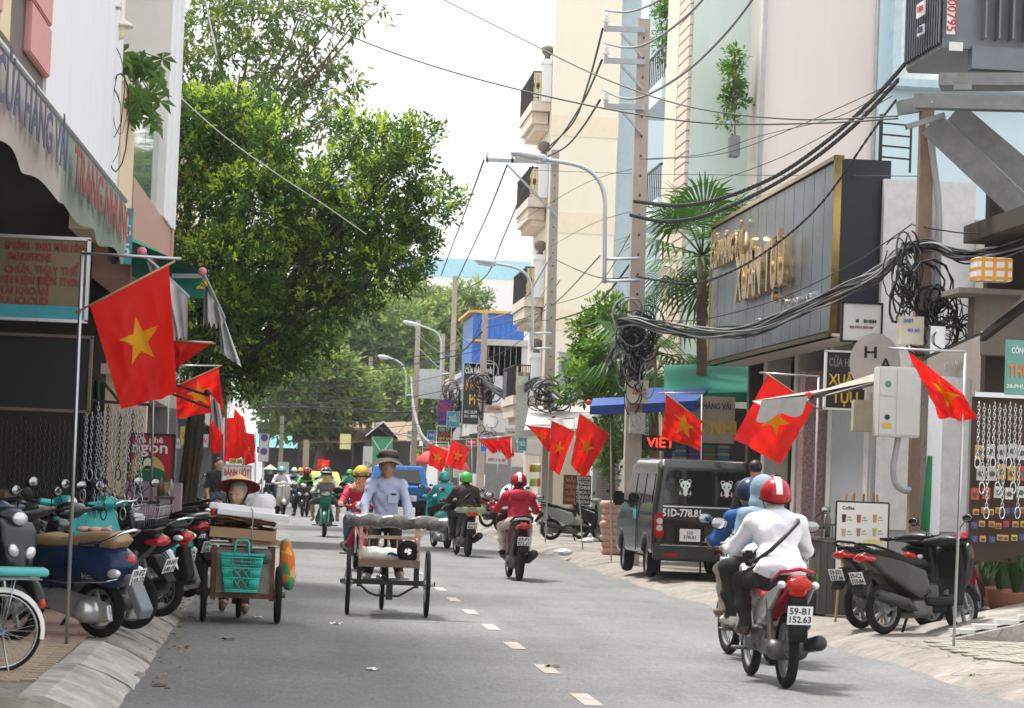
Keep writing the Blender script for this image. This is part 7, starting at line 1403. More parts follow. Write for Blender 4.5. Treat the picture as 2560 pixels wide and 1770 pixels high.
tangle('big black knot of spare cable around the tall pinkish pole', 1590, 845, 44.7, .42, .5, 34, 1)
tangle('hanging beard of cable under the big black knot', 1588, 925, 44.7, .28, .6, 18, 2)
tangle('grey knot of cable at the pole before the ivory house', 1372, 985, 67.5, .5, .4, 22, 3, .016)
tangle('coil of black cable hung on the cabinet pole', 2330, 770, 30.6, .42, .55, 12, 4, .013, 2.2, False)
tangle('loose cable coils right of the cabinet pole', 2410, 810, 30.4, .5, .36, 9, 5, .009, 1.4, False)
tangle('cable cluster under the bracket of the cabinet pole', 2262, 700, 30.7, .22, .6, 18, 6, .012, 1.0, False)
tangle('cable tangle on the short wrapped pole', 1205, 960, 94.5, .7, .6, 16, 7, .02)
tangle('cable tangle at the far slender pole', 1125, 1020, 111, .7, .9, 14, 8, .022)
tangle('cable ring tied on the short wrapped pole', 1212, 1075, 94, .5, .5, 6, 9, .015, 2, True)
# ================================================================== SIGNS, AWNINGS, SHOP FITTINGS
def board(name, label, cat, x0, y0, x1, y1, Y, m, fr=None, th=.05, rz=0, group=None, fw_=.012):
    """flat board facing down the street (-Y) between survey corners; returns thing and a lettering function"""
    c = W((x0+x1)/2, (y0+y1)/2, Y); k = Y/FPX; w, h = (x1-x0)*k, (y1-y0)*k; t = thing(name, label, cat, c, rz, group)
    b = MB(); b.box((0, th/2, 0), (w, th, h), bev=.004); b.build('panel', m, t)
    if fr:
        f = fw_; b = MB()
        for s in (-1, 1): b.bar((-w/2-f, th/2, s*(h/2)), (w/2+f, th/2, s*(h/2)), th+.03, f*2); b.bar((s*(w/2), th/2, -h/2), (s*(w/2), th/2, h/2), th+.03, f*2)
        b.build('frame', fr, t)
    def put(s, u, v, hpx, wpx, mm, bold=.02, ext_=.003):       # u,v in 0..1 from top left
        return text(s, t, mm, ((u-.5)*w, -.006, (.5-v)*h), (1, 0, 0), (0, 0, 1), hpx*k*1.35, width=wpx*k, bold=bold, ext=ext_)
    def disc(nm, u, v, ru, rv, mm, d=.004, n=20):
        q = MB(); q.add([((u-.5)*w+ru*k*math.cos(a), -d, (.5-v)*h+rv*k*math.sin(a)) for a in [i*2*math.pi/n for i in range(n)]], [tuple(range(n))]); return q.build(nm, mm, t)
    return t, put, disc
C_red = mat('sign red', (.55, .03, .03), .6, var=.05); C_dred = mat('faded shade-darkened red', (.27, .045, .04), .7); C_wh = mat('sign white', (.8, .8, .78), .6, var=.05); C_nav = mat('sign navy', (.05, .06, .13), .6); C_gold = mat('sign gold', (.75, .46, .06), .5); C_blk = mat('sign black', (.025, .028, .03), .5); C_teal = mat('sign teal', (.05, .33, .38), .6); C_bei = mat('faded beige tarp', (.38, .335, .295), .75, var=.15, scale=2, dirt=.35, dcol=(.3, .27, .25), bump=.4, bscale=5); C_gg = mat('faded green tarp', (.20, .245, .205), .75, var=.15, scale=2, dirt=.4, dcol=(.25, .24, .22), bump=.4, bscale=5); C_dgr = mat('dark green awning', (.01, .20, .13), .7, var=.1, stretch=(1, 8, 1)); C_gry = cloth('grey awning cloth', (.44, .42, .41), bump=.8, bscale=5); C_yel = mat('sign yellow', (.82, .62, .08), .5); C_blue = mat('sign blue', (.03, .14, .55), .5); C_ball = mat('pink knob', (.62, .22, .27), .4); C_rball = mat('red knob', (.65, .03, .03), .35)  # C_dred: faded red, also darkened to stand for shade on the phone sign
# ---- left: big lettered awning
aw = thing('shop_awning', 'faded lettered fabric awning along the pale shophouse front', 'awning', (-1.95, 17.6, 4.2), R(-1.31))
def val(u0, u1):
    return lambda u, v: Vector((.03*math.sin((u0+(u1-u0)*u)*2.2)*v+.09*v-.06*v*v, u0+(u1-u0)*u, -.66*v+.03*math.sin((u0+(u1-u0)*u)*3)*v-.12*v*max(0, math.sin((u0+(u1-u0)*u)*.28+.2))*0))
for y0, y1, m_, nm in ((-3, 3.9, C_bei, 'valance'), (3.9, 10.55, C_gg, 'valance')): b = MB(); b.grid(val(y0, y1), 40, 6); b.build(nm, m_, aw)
b = MB(); b.tube([(0, -3, 0), (0, 10.6, 0)], .03, 8); b.build('roller', M_steel, aw)
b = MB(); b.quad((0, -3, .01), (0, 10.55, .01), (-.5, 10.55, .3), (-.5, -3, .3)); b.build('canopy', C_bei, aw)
text('CỬA HÀNG VẢI', aw, C_nav, (.115, 1.55, -.33), (0, 1, 0), (0, 0, 1), .42, width=4.3, bold=.02, ext=.002); text('TRANG NHUNG', aw, C_dred, (.115, 7.1, -.36), (0, 1, 0), (0, 0, 1), .46, width=5.6, bold=.02, ext=.002)
t, put, _ = board('banner', 'teal banner strip with white digits at the awning corner', 'banner', 303, 520, 331, 660, 28.2, C_teal, th=.01); put('5', .55, .42, 30, 18, C_wh); put('5', .5, .75, 30, 18, C_wh)
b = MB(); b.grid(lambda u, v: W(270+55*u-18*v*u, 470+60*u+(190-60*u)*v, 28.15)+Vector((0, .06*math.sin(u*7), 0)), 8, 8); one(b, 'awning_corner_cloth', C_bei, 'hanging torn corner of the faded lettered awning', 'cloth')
t, put, _ = board('shop_sign', 'olive phone repair signboard with red lettering under the lettered awning', 'sign', -90, 592, 216, 797, 21.4, mat('shade-darkened olive board', (.19, .155, .085), .6, var=.08), M_alu)  # board colour darkened to carry the shade under the awning
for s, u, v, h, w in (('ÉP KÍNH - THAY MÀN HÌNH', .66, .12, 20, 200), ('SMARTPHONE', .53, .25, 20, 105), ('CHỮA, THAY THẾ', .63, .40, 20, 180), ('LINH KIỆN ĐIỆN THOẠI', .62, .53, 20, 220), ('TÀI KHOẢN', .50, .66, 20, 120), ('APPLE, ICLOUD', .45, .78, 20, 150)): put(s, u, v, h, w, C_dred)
b = MB(); k = 21.4/FPX; b.box((0, -.004, -.5*205*k+.5*36*k), (306*k, .012, 36*k)); b.build('phone_band', C_teal, t); put('0907 545 205 (NGHĨA)', .56, .91, 20, 230, C_wh)
t, put, _ = board('message_screen', 'blank black message panel hanging under the phone repair sign', 'panel', -90, 838, 222, 1022, 22.3, mat('black led face', (.012, .012, .013), .5, stretch=(1, 1, 60), bump=.3), mat('worn frame', (.16, .12, .1), .6))
# cream pillar, counter, cafe sign
b = MB(); c = W(312, 1060, 37); b.box((c.x, 37.2, 1.55), (.56, .4, 2.9)); b.box((c.x+.02, 37.1, 2.75), (.72, .6, .14)); one(b, 'cream_pillar', M_cream, 'cream painted pillar behind the hanging chains', 'pillar')
t, put, disc = board('cafe_sign', 'red cafe signboard with a bearded man drawing', 'sign', 322, 1086, 434, 1207, 34.5, mat('cafe red', (.38, .012, .02), .5), M_blk)
put('cà phê', .47, .12, 15, 62, C_wh); put('ngon', .46, .28, 30, 88, C_wh)
disc('disc', .40, .78, 46, 44, mat('ochre', (.62, .42, .13), .6)); disc('jacket', .50, .90, 42, 28, mat('bottle green', (.02, .13, .06), .6), .006); disc('hair', .42, .55, 16, 15, C_blk, .007); disc('face', .43, .61, 11, 15, mat('cream face', (.75, .66, .45), .6), .009); disc('beard', .43, .68, 8, 5, C_blk, .011)
t, put, _ = board('counter_front', 'mauve counter front below the cafe sign', 'counter', 308, 1206, 450, 1316, 33.5, mat('mauve board', (.36, .25, .30), .7), th=.5)
b = MB()
for i, (x, h) in enumerate(((400, .22), (412, .16), (425, .2))):
    p = W(x, 1240, 33); o = MB(); o.lathe([(0, 0), (.035, 0), (.04, h*.7), (.02, h*.85), (.02, h), (0, h)], n=12); q = one(o, 'bottle', [mat('brown bottle', (.16, .08, .04), .3), mat('wood jar', (.3, .18, .08), .5), mat('clear jar', (.5, .55, .5), .1, trans=.6)][i], ['brown bottle on the stand before the mauve counter', 'wooden jar on the stand before the mauve counter', 'clear jar on the stand before the mauve counter'][i], 'bottle'); q.location = W(x, 1240, 33)
p = W(412, 1241, 33); b = MB(); b.box((p.x, 33, p.z-.02), (.24, .2, .03)); b.bar((p.x-.08, 33, p.z), (p.x-.08, 33, .15), .03); b.bar((p.x+.08, 33, p.z), (p.x+.08, 33, .15), .03); one(b, 'small_stand', mat('dark wood', (.08, .05, .035), .7), 'small dark wooden stand before the mauve counter', 'stand')
# hanging chains (one per hook)
def chain_mesh(n):
    b = MB(); L = .055
    for i in range(n):
        a = [q*math.pi/4 for q in range(8)]
        b.tube([((.013*math.cos(x) if i % 2 else 0), (0 if i % 2 else .013*math.cos(x)), -L*.72*i-.02-.026*math.sin(x)) for x in a], .0045, 4, True)
    b.tube([(.028*math.cos(x), 0, -L*.72*n-.06-.06*math.sin(x)) for x in [q*math.pi/5 for q in range(10)]], .007, 4, True); return b.mesh('hanging_chain')
cms = [chain_mesh(n) for n in (14, 20, 26)]
random.seed(5)
for i in range(20):
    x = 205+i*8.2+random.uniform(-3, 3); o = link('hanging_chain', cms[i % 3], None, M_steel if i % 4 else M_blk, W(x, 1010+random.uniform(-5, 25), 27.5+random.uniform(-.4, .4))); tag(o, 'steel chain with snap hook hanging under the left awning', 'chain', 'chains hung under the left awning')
b = MB(); p0, p1 = W(195, 1000, 27.5), W(375, 1012, 27.5); b.bar(p0, p1, .03); b.bar(W(232, 925, 27.5), W(300, 1005, 27.5), .03); one(b, 'slotted_rail', M_blk, 'black slotted steel rail carrying the left chains', 'rail')
b = MB(); b.grid(lambda u, v: W(198+60*u, 950+(290+20*math.sin(u*20))*v, 28.6)+Vector((0, .07*math.sin(u*22), 0)), 20, 6); one(b, 'hanging_net', mat('dark green net', (.012, .05, .035), .9), 'dark green netting hanging under the left awning', 'net')
for i in range(16):
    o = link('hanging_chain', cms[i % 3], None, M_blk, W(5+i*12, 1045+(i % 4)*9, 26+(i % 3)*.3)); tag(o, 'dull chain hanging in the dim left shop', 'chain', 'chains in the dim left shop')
tangle('loops of thin black wire hanging down the cream balcony pier', 278, 330, 28.6, .22, .9, 5, 14, .006, 1.2, False)
b = MB(); p = W(100, 1200, 26); b.box((-2.95, 26, 1.17), (1.0, 2.6, .05)); b.box((-2.95, 26, .65), (.96, 2.5, .04)); one(b, 'goods_shelf', mat('brown shelf', (.10, .06, .04), .8), 'brown goods shelf at the back of the left shop', 'shelf')
# green awning and torn grey awnings
ga = thing('folding_awning', 'dark green folding awning with pink knobs beyond the lettered awning', 'awning', W(340, 600, 31))
o = ga.location.copy(); Q = lambda x, y, Y: W(x, y, Y)-o
b = MB(); b.add([Q(322, 600, 29.5), Q(508, 676, 31), Q(512, 742, 35), Q(330, 560, 37)], [(0, 1, 2, 3)]); b.build('canopy', C_dgr, ga)
b = MB(); b.add([Q(330, 640, 31.2), Q(508, 682, 31.2), Q(510, 745, 31.2), Q(440, 745, 31.2), Q(330, 690, 31.2)], [(0, 1, 2, 3, 4)]); b.build('side_flap', C_dgr, ga)
b = MB(); b.bar(Q(355, 634, 28), Q(470, 742, 30), .035); b.bar(Q(507, 682, 30.8), Q(560, 795, 32), .035); b.bar(Q(430, 690, 31), Q(510, 690, 31), .05); b.build('arm', M_arm, ga)
for x, y, Y in ((355, 629, 27.9), (506, 679, 30.7)): b = MB(); b.sph(Q(x, y, Y), .05, 12); b.build('knob', C_ball, ga)
def rag(label, pts, Y, m, jag=.05, seed=1, name='awning_cloth'):
    """hanging cloth: pts = TL, TR, BR, BL survey points"""
    a, b_, c, d = [W(x, y, Y) for x, y in pts]; random.seed(seed); g_ = MB()
    g_.grid(lambda u, v: a.lerp(b_, u).lerp(d.lerp(c, u), v)+Vector((0, .05*math.sin(u*9+seed)+.03*math.sin(u*21), 0))+Vector((0, 0, -jag*(v > .95)*abs(math.sin(u*14+seed)))), 16, 10); return one(g_, name, m, label, 'cloth')
rag('pale grey cloth valance hanging from the first pink knob', ((363, 640), (470, 745), (469, 838), (425, 840)), 28.4, C_gry, .06, 1); rag('upper torn printed cloth hanging from the second pink knob', ((510, 715), (548, 770), (560, 800), (508, 800)), 31.4, C_gry, .1, 2)
rag('torn bluish printed cloth hanging from the awning end', ((545, 770), (562, 800), (604, 915), (552, 880)), 31.8, speckle('blue print cloth', (.5, .5, .5), (.55, .57, .58), (.25, .45, .5), 14), .02, 3); rag('yellow cloth scrap at the second pink knob', ((490, 722), (512, 695), (518, 712), (510, 722)), 31, C_yel, 0, 4)
b = MB(); b.bar(W(430, 960, 33), W(524, 990, 33), .06, .03); b.bar(W(430, 985, 33), W(524, 1020, 33), .04, .03); b.sph(W(519, 982, 32.9), .045, 10); one(b, 'folding_awning', M_blk, 'black folding awning arm with a dull pink knob before the banyan', 'awning'); rag('frayed grey cloth tail hanging from the black awning arm', ((525, 985), (548, 1010), (560, 1070), (530, 1040)), 33, C_gry, .1, 5)
t, put, _ = board('food_sign', 'white rice roll signboard with red lettering behind the old woman', 'sign', 556, 1164, 626, 1230, 45, C_wh, M_steel); put('BÁNH ƯỚT', .5, .28, 17, 62, C_red); put('BÁNH CUỐN', .5, .72, 17, 60, C_red)
t, put, _ = board('food_sign', 'small yellow sign strip above the rice roll board', 'sign', 573, 1147, 608, 1160, 46, mat('pale yellow board', (.75, .68, .3), .6)); put('CHẢ GIÒ', .5, .5, 8, 30, C_blk)
t, put, disc = board('parking_sign', 'white board with two round blue no-parking signs on a pole', 'sign', 648, 1085, 672, 1153, 78, C_wh, M_steel, .03)
for v, x2 in ((.14, True), (.64, False)):
    disc('red_ring', .5, v, 9, 9, C_red, .01); disc('blue_disc', .5, v, 7, 7, C_blue, .016); k = 78/FPX; h = 68*k; z = (.5-v)*h; q = MB(); q.bar((-5*k, -.02, z+5*k), (5*k, -.02, z-5*k), .02, .004); (q.bar((5*k, -.022, z+5*k), (-5*k, -.022, z-5*k), .02, .004) if x2 else None); q.build('slash', C_red, t)
q = MB(); q.cyl((0, .04, -.3), (0, .04, -3.2), .03); q.build('post', M_steel, t)
# ---- right: transformer on its frame
tf = thing('transformer', 'grey pole transformer with cooling fins and red serial number', 'transformer', W(2420, 190, 31)); o = tf.location.copy(); Q = lambda x, y, Y: W(x, y, Y)-o; M_tf = mat('transformer grey', (.20, .225, .255), .5, .1, var=.08, dirt=.15)
zb, zt = Q(2355, 140, 31).z, 2.6; A_, B_, C_ = Q(2264, 175, 32.1), Q(2354, 140, 30.4), Q(2428, 145, 30.4)
b = MB()
for p, q_, y0 in ((A_, B_, 0), (B_, C_, 0), (C_, C_+Vector((1.6, .15, 0)), 0)): b.quad((p.x, p.y, zb), (q_.x, q_.y, zb), (q_.x, q_.y, zt), (p.x, p.y, zt))
b.add([(p.x, p.y, zb) for p in (A_, B_, C_, C_+Vector((1.6, .15, 0)), C_+Vector((1.6, 1.8, 0)), A_+Vector((.1, .3, 0)))], [(5, 4, 3, 2, 1, 0)]); b.build('tank', M_tf, tf)
for i in range(15): f = (i+.5)/15; p = A_.lerp(B_, f); b = MB(); b.box((p.x-.03, p.y-.05, (zb+zt)/2+.02), (.018, .14, zt-zb-.06), Matrix.Rotation(R(-20), 3, 'Z')); b.build('fin', M_tf, tf)
for i in range(9): p = C_+Vector((.12+i*.16, -.07, 0)); b = MB(); b.box((p.x, p.y, (zb+zt)/2+.06), (.02, .2, zt-zb-.1)); b.build('fin', M_tf, tf)
b = MB(); p = Q(2378, 40, 30.3); b.box((p.x, p.y, p.z+.1), (.10, .006, .62)); sn = b.build('serial_label', C_wh, tf); text('2400795', tf, C_red, (p.x, p.y-.008, p.z+.08), (0, 0, -1), (1, 0, 0), .15, width=.52, ext=.002)
b = MB(); p = Q(2390, 116, 30.3); b.box((p.x, p.y, p.z), (.16, .006, .10)); b.build('notice', C_wh, tf)
dA = (B_-A_).normalized()
for (x, y), s, w, m_ in (((2303, 30), 'THIBIDI', .36, C_red), ((2303, 82), 'AMORPHOUS', .30, C_nav)):
    p = Q(x, y, 31.0)+Vector((-.04, -.16, 0)); b = MB(); b.box((p.x, p.y, p.z), (w, .02, .17 if m_ is C_red else .11), Matrix.Rotation(math.atan2(dA.y, dA.x), 3, 'Z'), bev=.004); b.build('maker_plate', C_wh, tf); text(s, tf, m_, p+Vector((-.02, -.03, 0)), dA, (0, 0, 1), .1, width=w*.8, ext=.002)
b = MB(); p = C_+Vector((.7, -.02, zb-.06)); b.box((C_.x+.75, C_.y+.05, zb-.1), (1.5, .2, .26)); b.build('base_rail', M_tf, tf)
fr = thing('steel_frame', 'galvanised steel platform frame carrying the transformer', 'frame', W(2300, 260, 30.6)); o = fr.location.copy(); M_gal = mat('weathered galvanised', (.25, .26, .26), .5, .6, var=.2, dirt=.35, dcol=(.2, .14, .1))
b = MB(); b.bar(Q(2288, 254, 30.2), Q(2640, 262, 29.6), .22, .16); b.bar(Q(2247, 270, 30.9), Q(2300, 262, 30.9), .2, .16); b.build('beam', M_gal, fr); b = MB(); b.bar(Q(2350, 205, 30.6), Q(2640, 205, 30.2), .5, .14); b.bar(Q(2385, 218, 30.1), Q(2428, 218, 30.1), .06, .06); b.build('cross_beam', M_gal, fr)
for (x0, y0, Y0), (x1, y1, Y1) in (((2330, 310, 30.5), (2640, 600, 29.7)), ((2385, 285, 30.9), (2640, 500, 30.4))): b = MB(); b.bar(Q(x0, y0, Y0), Q(x1, y1, Y1), .12, .3); b.build('brace', M_gal, fr)
b = MB(); b.bar(Q(2265, 318, 30.2), Q(2360, 288, 30.2), .09, .06); b.build('gusset', M_gal, fr)
for x in (2328, 2362): b = MB(); p = Q(x, 256, 30.05); b.box(p, (.05, .02, .05)); b.cyl(p+Vector((0, -.04, 0)), p, .014); b.build('bolt', M_arm, fr)
pr, Tr, gr_ = pole('brown concrete pole under the transformer with pasted notices', (2318, 240), (2289, 1250), 30.9, .175, .15, mat('brown concrete pole', (.30, .21, .155), .85, var=.15, dirt=.3, dcol=(.2, .14, .1), bump=.3), False)
b = MB(); Qp = lambda x, y, Y: W(x, y, Y)-gr_
for x, Y in ((2339, 30.75),): b.tube(curve([Qp(2322, 310, Y), Qp(2336, 420, Y), Qp(2347, 520, Y), Qp(2346, 640, Y), Qp(2340, 760, Y), Qp(2334, 860, Y)]), .04, 8)
b.build('conduit', mat('grey corrugated conduit', (.42, .43, .44), .5), pr); b = MB(); b.tube([Qp(2330, 320, 30.9), Qp(2336, 780, 30.9)], .05, 8); b.build('pipe', mat('white pipe', (.7, .7, .7), .5), pr)
cb = thing('meter_cabinet', 'white electric cabinet mounted on the brown pole', 'cabinet', W(2242, 1006, 30.4)); k = 30.4/FPX
b = MB(); b.box((0, 0, 0), (107*k, .32, 178*k), bev=.012); b.build('box', mat('cabinet white', (.66, .66, .63), .5, var=.05, dirt=.15), cb)
for u0, u1, v0, v1 in ((-.49, -.12, .08, .46), (-.49, -.12, -.47, .05), (-.08, .48, -.47, .46)): b = MB(); b.box(((u0+u1)/2*107*k, -.165, (v0+v1)/2*178*k), ((u1-u0)*107*k, .012, (v1-v0)*178*k), bev=.004); b.build('door', mat('cabinet white', (.66, .66, .63)), cb)
for nm, u, v, r_, m_ in (('vent', -.3, -.22, .03, C_blk), ('badge', -.3, .25, .035, mat('badge green', (.1, .3, .15), .5))): b = MB(); b.cyl((u*107*k, -.18, v*178*k), (u*107*k, -.17, v*178*k), r_, n=16); b.build(nm, m_, cb)
b = MB(); b.box((-.3*107*k, -.175, -.34*178*k), (.1, .006, .06)); b.build('warning_label', C_gold, cb); b = MB(); b.tube(curve([Vector((.03, 0, -.38)), Vector((.0, 0, -.6)), Vector((-.02, 0, -.75)), Vector((.02, .02, -.92)), Vector((.14, .1, -1.0)), Vector((.22, .2, -.98))]), .035, 8); b.build('hose', mat('grey corrugated conduit', (.42, .43, .44)), cb)
t, put, _ = board('junction_box', 'cream telecom box with blue stencil above the white cabinet', 'box', 2252, 790, 2311, 862, 30.5, mat('cream box', (.62, .57, .46), .6), th=.2); put('SWIFT', .3, .18, 10, 26, C_blue); put('03.60', .55, .5, 8, 30, C_blue)
for i, (x, y, Y, lab) in enumerate(((2160, 1040, 32, 'beige meter box on the shop pillar behind the second flag'), (1593, 1058, 44.7, 'grey papered meter box on the tall pinkish pole'), (1222, 1050, 94, 'small meter box on the short wrapped pole'), (1075, 960, 112, 'far grey transformer box between poles'))):
    s = (.28, .26, .36, .9)[i]; b = MB(); b.box((0, 0, 0), (s, .16, s*1.35), bev=.01); o = one(b, 'meter_box', [mat('beige box', (.5, .43, .32), .6), mat('papered box', (.42, .43, .42), .7, var=.4, scale=20), M_wht, mat('pale grey box', (.55, .57, .58), .6)][i], lab, 'box'); o.location = W(x, y, Y)
t, put, _ = board('junction_box', 'white telecom box with red code on the tall pinkish pole', 'box', 1565, 950, 1621, 1008, 44.6, mat('cream box', (.62, .57, .46)), th=.2); put('HCM1038', .6, .4, 7, 34, C_red); put('0N01-DN18', .6, .58, 7, 36, C_red)
# white facade beside the sign box, small signs
wf_ = thing('white_shop_front', 'narrow white shop front between the dark sign box and the brown pole', 'shop', (W(2192, 900, 36).x, 35.85, 0))
b = MB(); ext(b, 0, 1.25, 0, .15, 1.0, 5.7); b.build('wall', mat('white cladding', (.74, .74, .74), .5, dirt=.1, dcol=(.5, .5, .5)), wf_); b = MB(); ext(b, -.06, 1.3, .02, 3, .1, 2.9); b.build('grey_wall', mat('grey wall', (.38, .40, .43), .7, var=.05), wf_)
b = MB(); ext(b, 1.25, 3.4, -.1, .1, 2.6, 5.2); b.build('side_wall', mat('stained cream wall', (.6, .57, .5), .8, dirt=.3), wf_)
ld = thing('roof_ladder', 'dark steel ladder rail on the roof behind the sign box', 'ladder', W(2200, 395, 40))
b = MB(); k = 40/FPX; b.bar((0, 0, -.2), (0, 0, .66), .05); b.bar((.46, 0, -.2), (.46, 0, .5), .03)
for i in range(4): b.bar((0, 0, .02+i*.17), (.46, 0, .0+i*.17), .025)
b.build('rails', M_blk, ld)
t, put, _ = board('shop_sign', 'white square boutique sign on a bracket below the cable bundle', 'sign', 2104, 757, 2206, 855, 34, C_wh, M_blk); put('BHBM', .70, .47, 9, 32, C_blk); put('BO HOA BOI MY', .5, .63, 6, 62, C_dred); put('8', .38, .47, 9, 8, C_blk)
t, put, _ = board('shop_sign', 'black hanging sign with gold letters under the white square sign', 'sign', 2062, 878, 2166, 1024, 33.5, C_blk, C_wh); put('CỬA HÀNG', .5, .2, 22, 88, mat('dim letter', (.22, .22, .22), .6)); put('XUÂN', .5, .5, 28, 84, C_gold); put('TỰU', .5, .81, 30, 66, C_gold)
t, put, disc = board('round_sign', 'round pale sign with large serif letters partly behind the cabinet', 'sign', 2185, 905, 2190, 910, 32.6, C_wh); disc('face', .5, .5, 66, 76, mat('pale disc', (.6, .56, .54), .6), .003, 36); put('H', -2.0, -4.5, 30, 32, C_blk); put('A', 6, 1.2, 30, 32, C_blk)
# awnings on the right
aw = thing('folding_awning', 'pale folding awning with black arm and red knob in front of the cabinet', 'awning', W(2020, 985, 30)); o = aw.location.copy(); Q = lambda x, y, Y: W(x, y, Y)-o
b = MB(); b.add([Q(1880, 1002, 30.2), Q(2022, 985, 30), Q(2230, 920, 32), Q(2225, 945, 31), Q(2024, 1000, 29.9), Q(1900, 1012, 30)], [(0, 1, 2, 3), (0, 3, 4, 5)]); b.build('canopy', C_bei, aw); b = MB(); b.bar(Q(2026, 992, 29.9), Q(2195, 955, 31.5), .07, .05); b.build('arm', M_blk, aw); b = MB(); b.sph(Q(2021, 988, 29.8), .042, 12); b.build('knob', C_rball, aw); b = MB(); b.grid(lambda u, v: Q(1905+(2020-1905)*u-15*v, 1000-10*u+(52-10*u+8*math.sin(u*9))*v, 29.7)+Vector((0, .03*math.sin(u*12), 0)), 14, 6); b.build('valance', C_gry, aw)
aw = thing('folding_awning', 'grey lettered awning sloping up to the right over the hardware shop', 'awning', W(2330, 890, 28.5)); o = aw.location.copy()
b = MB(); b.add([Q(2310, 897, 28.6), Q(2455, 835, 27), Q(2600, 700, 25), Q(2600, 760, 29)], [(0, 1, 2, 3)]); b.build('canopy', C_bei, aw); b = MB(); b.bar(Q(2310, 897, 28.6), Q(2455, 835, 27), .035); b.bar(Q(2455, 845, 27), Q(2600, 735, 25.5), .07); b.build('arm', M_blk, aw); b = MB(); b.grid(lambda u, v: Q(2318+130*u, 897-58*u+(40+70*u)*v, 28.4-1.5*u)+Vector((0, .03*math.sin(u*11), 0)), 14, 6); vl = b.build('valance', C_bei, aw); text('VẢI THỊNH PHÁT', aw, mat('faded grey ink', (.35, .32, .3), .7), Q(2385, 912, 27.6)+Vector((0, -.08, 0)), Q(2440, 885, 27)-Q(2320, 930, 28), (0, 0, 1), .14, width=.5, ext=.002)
t, put, _ = board('banner', 'green tarpaulin banner with orange letters at the hardware shop', 'banner', 2513, 850, 2640, 990, 25, mat('green banner', (.14, .36, .30), .6)); put('CÔNG TY', .33, .2, 16, 60, C_wh); put('THUẬN', .42, .58, 34, 96, mat('orange letter', (.7, .2, .05), .6)); put('28-PHƯỜNG 11', .42, .85, 10, 100, C_wh)
for (x0, y0, x1, y1, Y, m_, lab) in ((1660, 905, 1835, 985, 47.5, C_dgr, 'dark green awning left of the gold-lettered sign box'), (1475, 985, 1590, 1015, 46.5, mat('blue awning', (.015, .06, .26), .6), 'deep blue awning beyond the tall pinkish pole'), (1590, 960, 1700, 1010, 46, mat('blue awning', (.015, .06, .26)), 'deep blue awning strip under the dark green awning'), (1310, 1010, 1440, 1075, 66, C_gry, 'grey sloping sheet awning near the ivory house')):
    b = MB(); a = W(x0, y1, Y); c = W(x1, y0, Y+2); b.add([a, Vector((c.x, Y, a.z+.1)), Vector((c.x+.6, Y+2.2, c.z)), Vector((a.x+.3, Y+2.2, c.z-.1))], [(0, 1, 2, 3)]); b.add([a, Vector((c.x, Y, a.z+.1)), Vector((c.x, Y, a.z-.08)), a+Vector((0, 0, -.15))], [(0, 3, 2, 1)]); SA = globals().setdefault('SA', []); SA.append(one(b, 'sheet_awning', m_, lab, 'awning'))
for x, y, Y, i in ((1472, 1006, 46.4, 1), (1384, 1042, 66, 3)): b = MB(); b.sph(W(x, y, Y), .05, 10); b.build('knob', C_rball, SA[i])
# fabric shop fascia behind the van
t, put, _ = board('shop_sign', 'cream fascia with gold bubble letters behind the black minivan', 'sign', 1720, 990, 1838, 1108, 47.2, mat('cream fascia', (.45, .40, .30), .6)); put('CỬA HÀNG VẢI', .45, .22, 16, 108, C_nav); put('LÊ NHI', .55, .68, 34, 116, C_gold, .035)
t, put, _ = board('led_sign', 'black running-text sign with red glowing letters behind the tall pinkish pole', 'sign', 1555, 1088, 1690, 1126, 46.8, C_blk); put('VIẾT', .72, .5, 24, 70, mat('red led', (.5, .02, .01), .5, emit=(1, .05, .02), es=.9))
b = MB(); c = W(1760, 1180, 48.5); b.box((c.x+.5, 48.6, 1.4), (2.5, .3, 3)); one(b, 'shop_back_wall', M_dark, 'dark rear wall of the fabric stall behind the minivan', 'wall')
for r in range(4):
    for c_ in range(4):
        p = W(1698+c_*36, 1118+r*9, 47.6); b = MB(); b.box((0, 0, 0), (.22, .3, .055), bev=.015); o = one(b, 'folded_fabric', mat('fold %d' % ((r*3+c_*5) % 6), [(.05, .25, .35), (.4, .08, .12), (.1, .12, .3), (.35, .35, .3), (.05, .3, .25), (.25, .1, .25)][(r*3+c_*5) % 6], .8), 'folded fabric bale stacked behind the minivan', 'fabric', 'folded fabric bales'); o.location = p
# middle distance signs on the right
t, put, _ = board('shop_sign', 'brown board with orange and white fabric names beside the roller shutter', 'sign', 1408, 1188, 1478, 1262, 64, mat('brown board', (.10, .06, .04), .6))
for i, s in enumerate(('COTTON', 'VISCO', 'BOBIB', 'DACA-T', 'CASAU', 'THATHA')): put(s, .72, .1+.16*i, 8, 34, C_wh)
for i, s in enumerate(('VẢI', 'THUN', 'TUẤN', 'NINH')): put(s, .26, .18+.22*i, 10, 24, mat('orange letter', (.7, .2, .05)))
t, put, _ = board('shop_sign', 'tall black fabric shop sign with orange letters behind the short wrapped pole', 'sign', 1157, 908, 1232, 1062, 97, C_blk, M_alu); put('CỬA HÀNG VẢI', .5, .13, 15, 68, C_wh); put('KHANG', .5, .37, 26, 62, mat('orange letter', (.7, .2, .05))); put('PHÚ', .5, .6, 26, 42, C_gold); put('ĐC: 22 PHẠM PHÚ', .5, .8, 7, 64, C_wh); put('ĐT: 0931 939 393', .5, .87, 7, 64, C_wh)
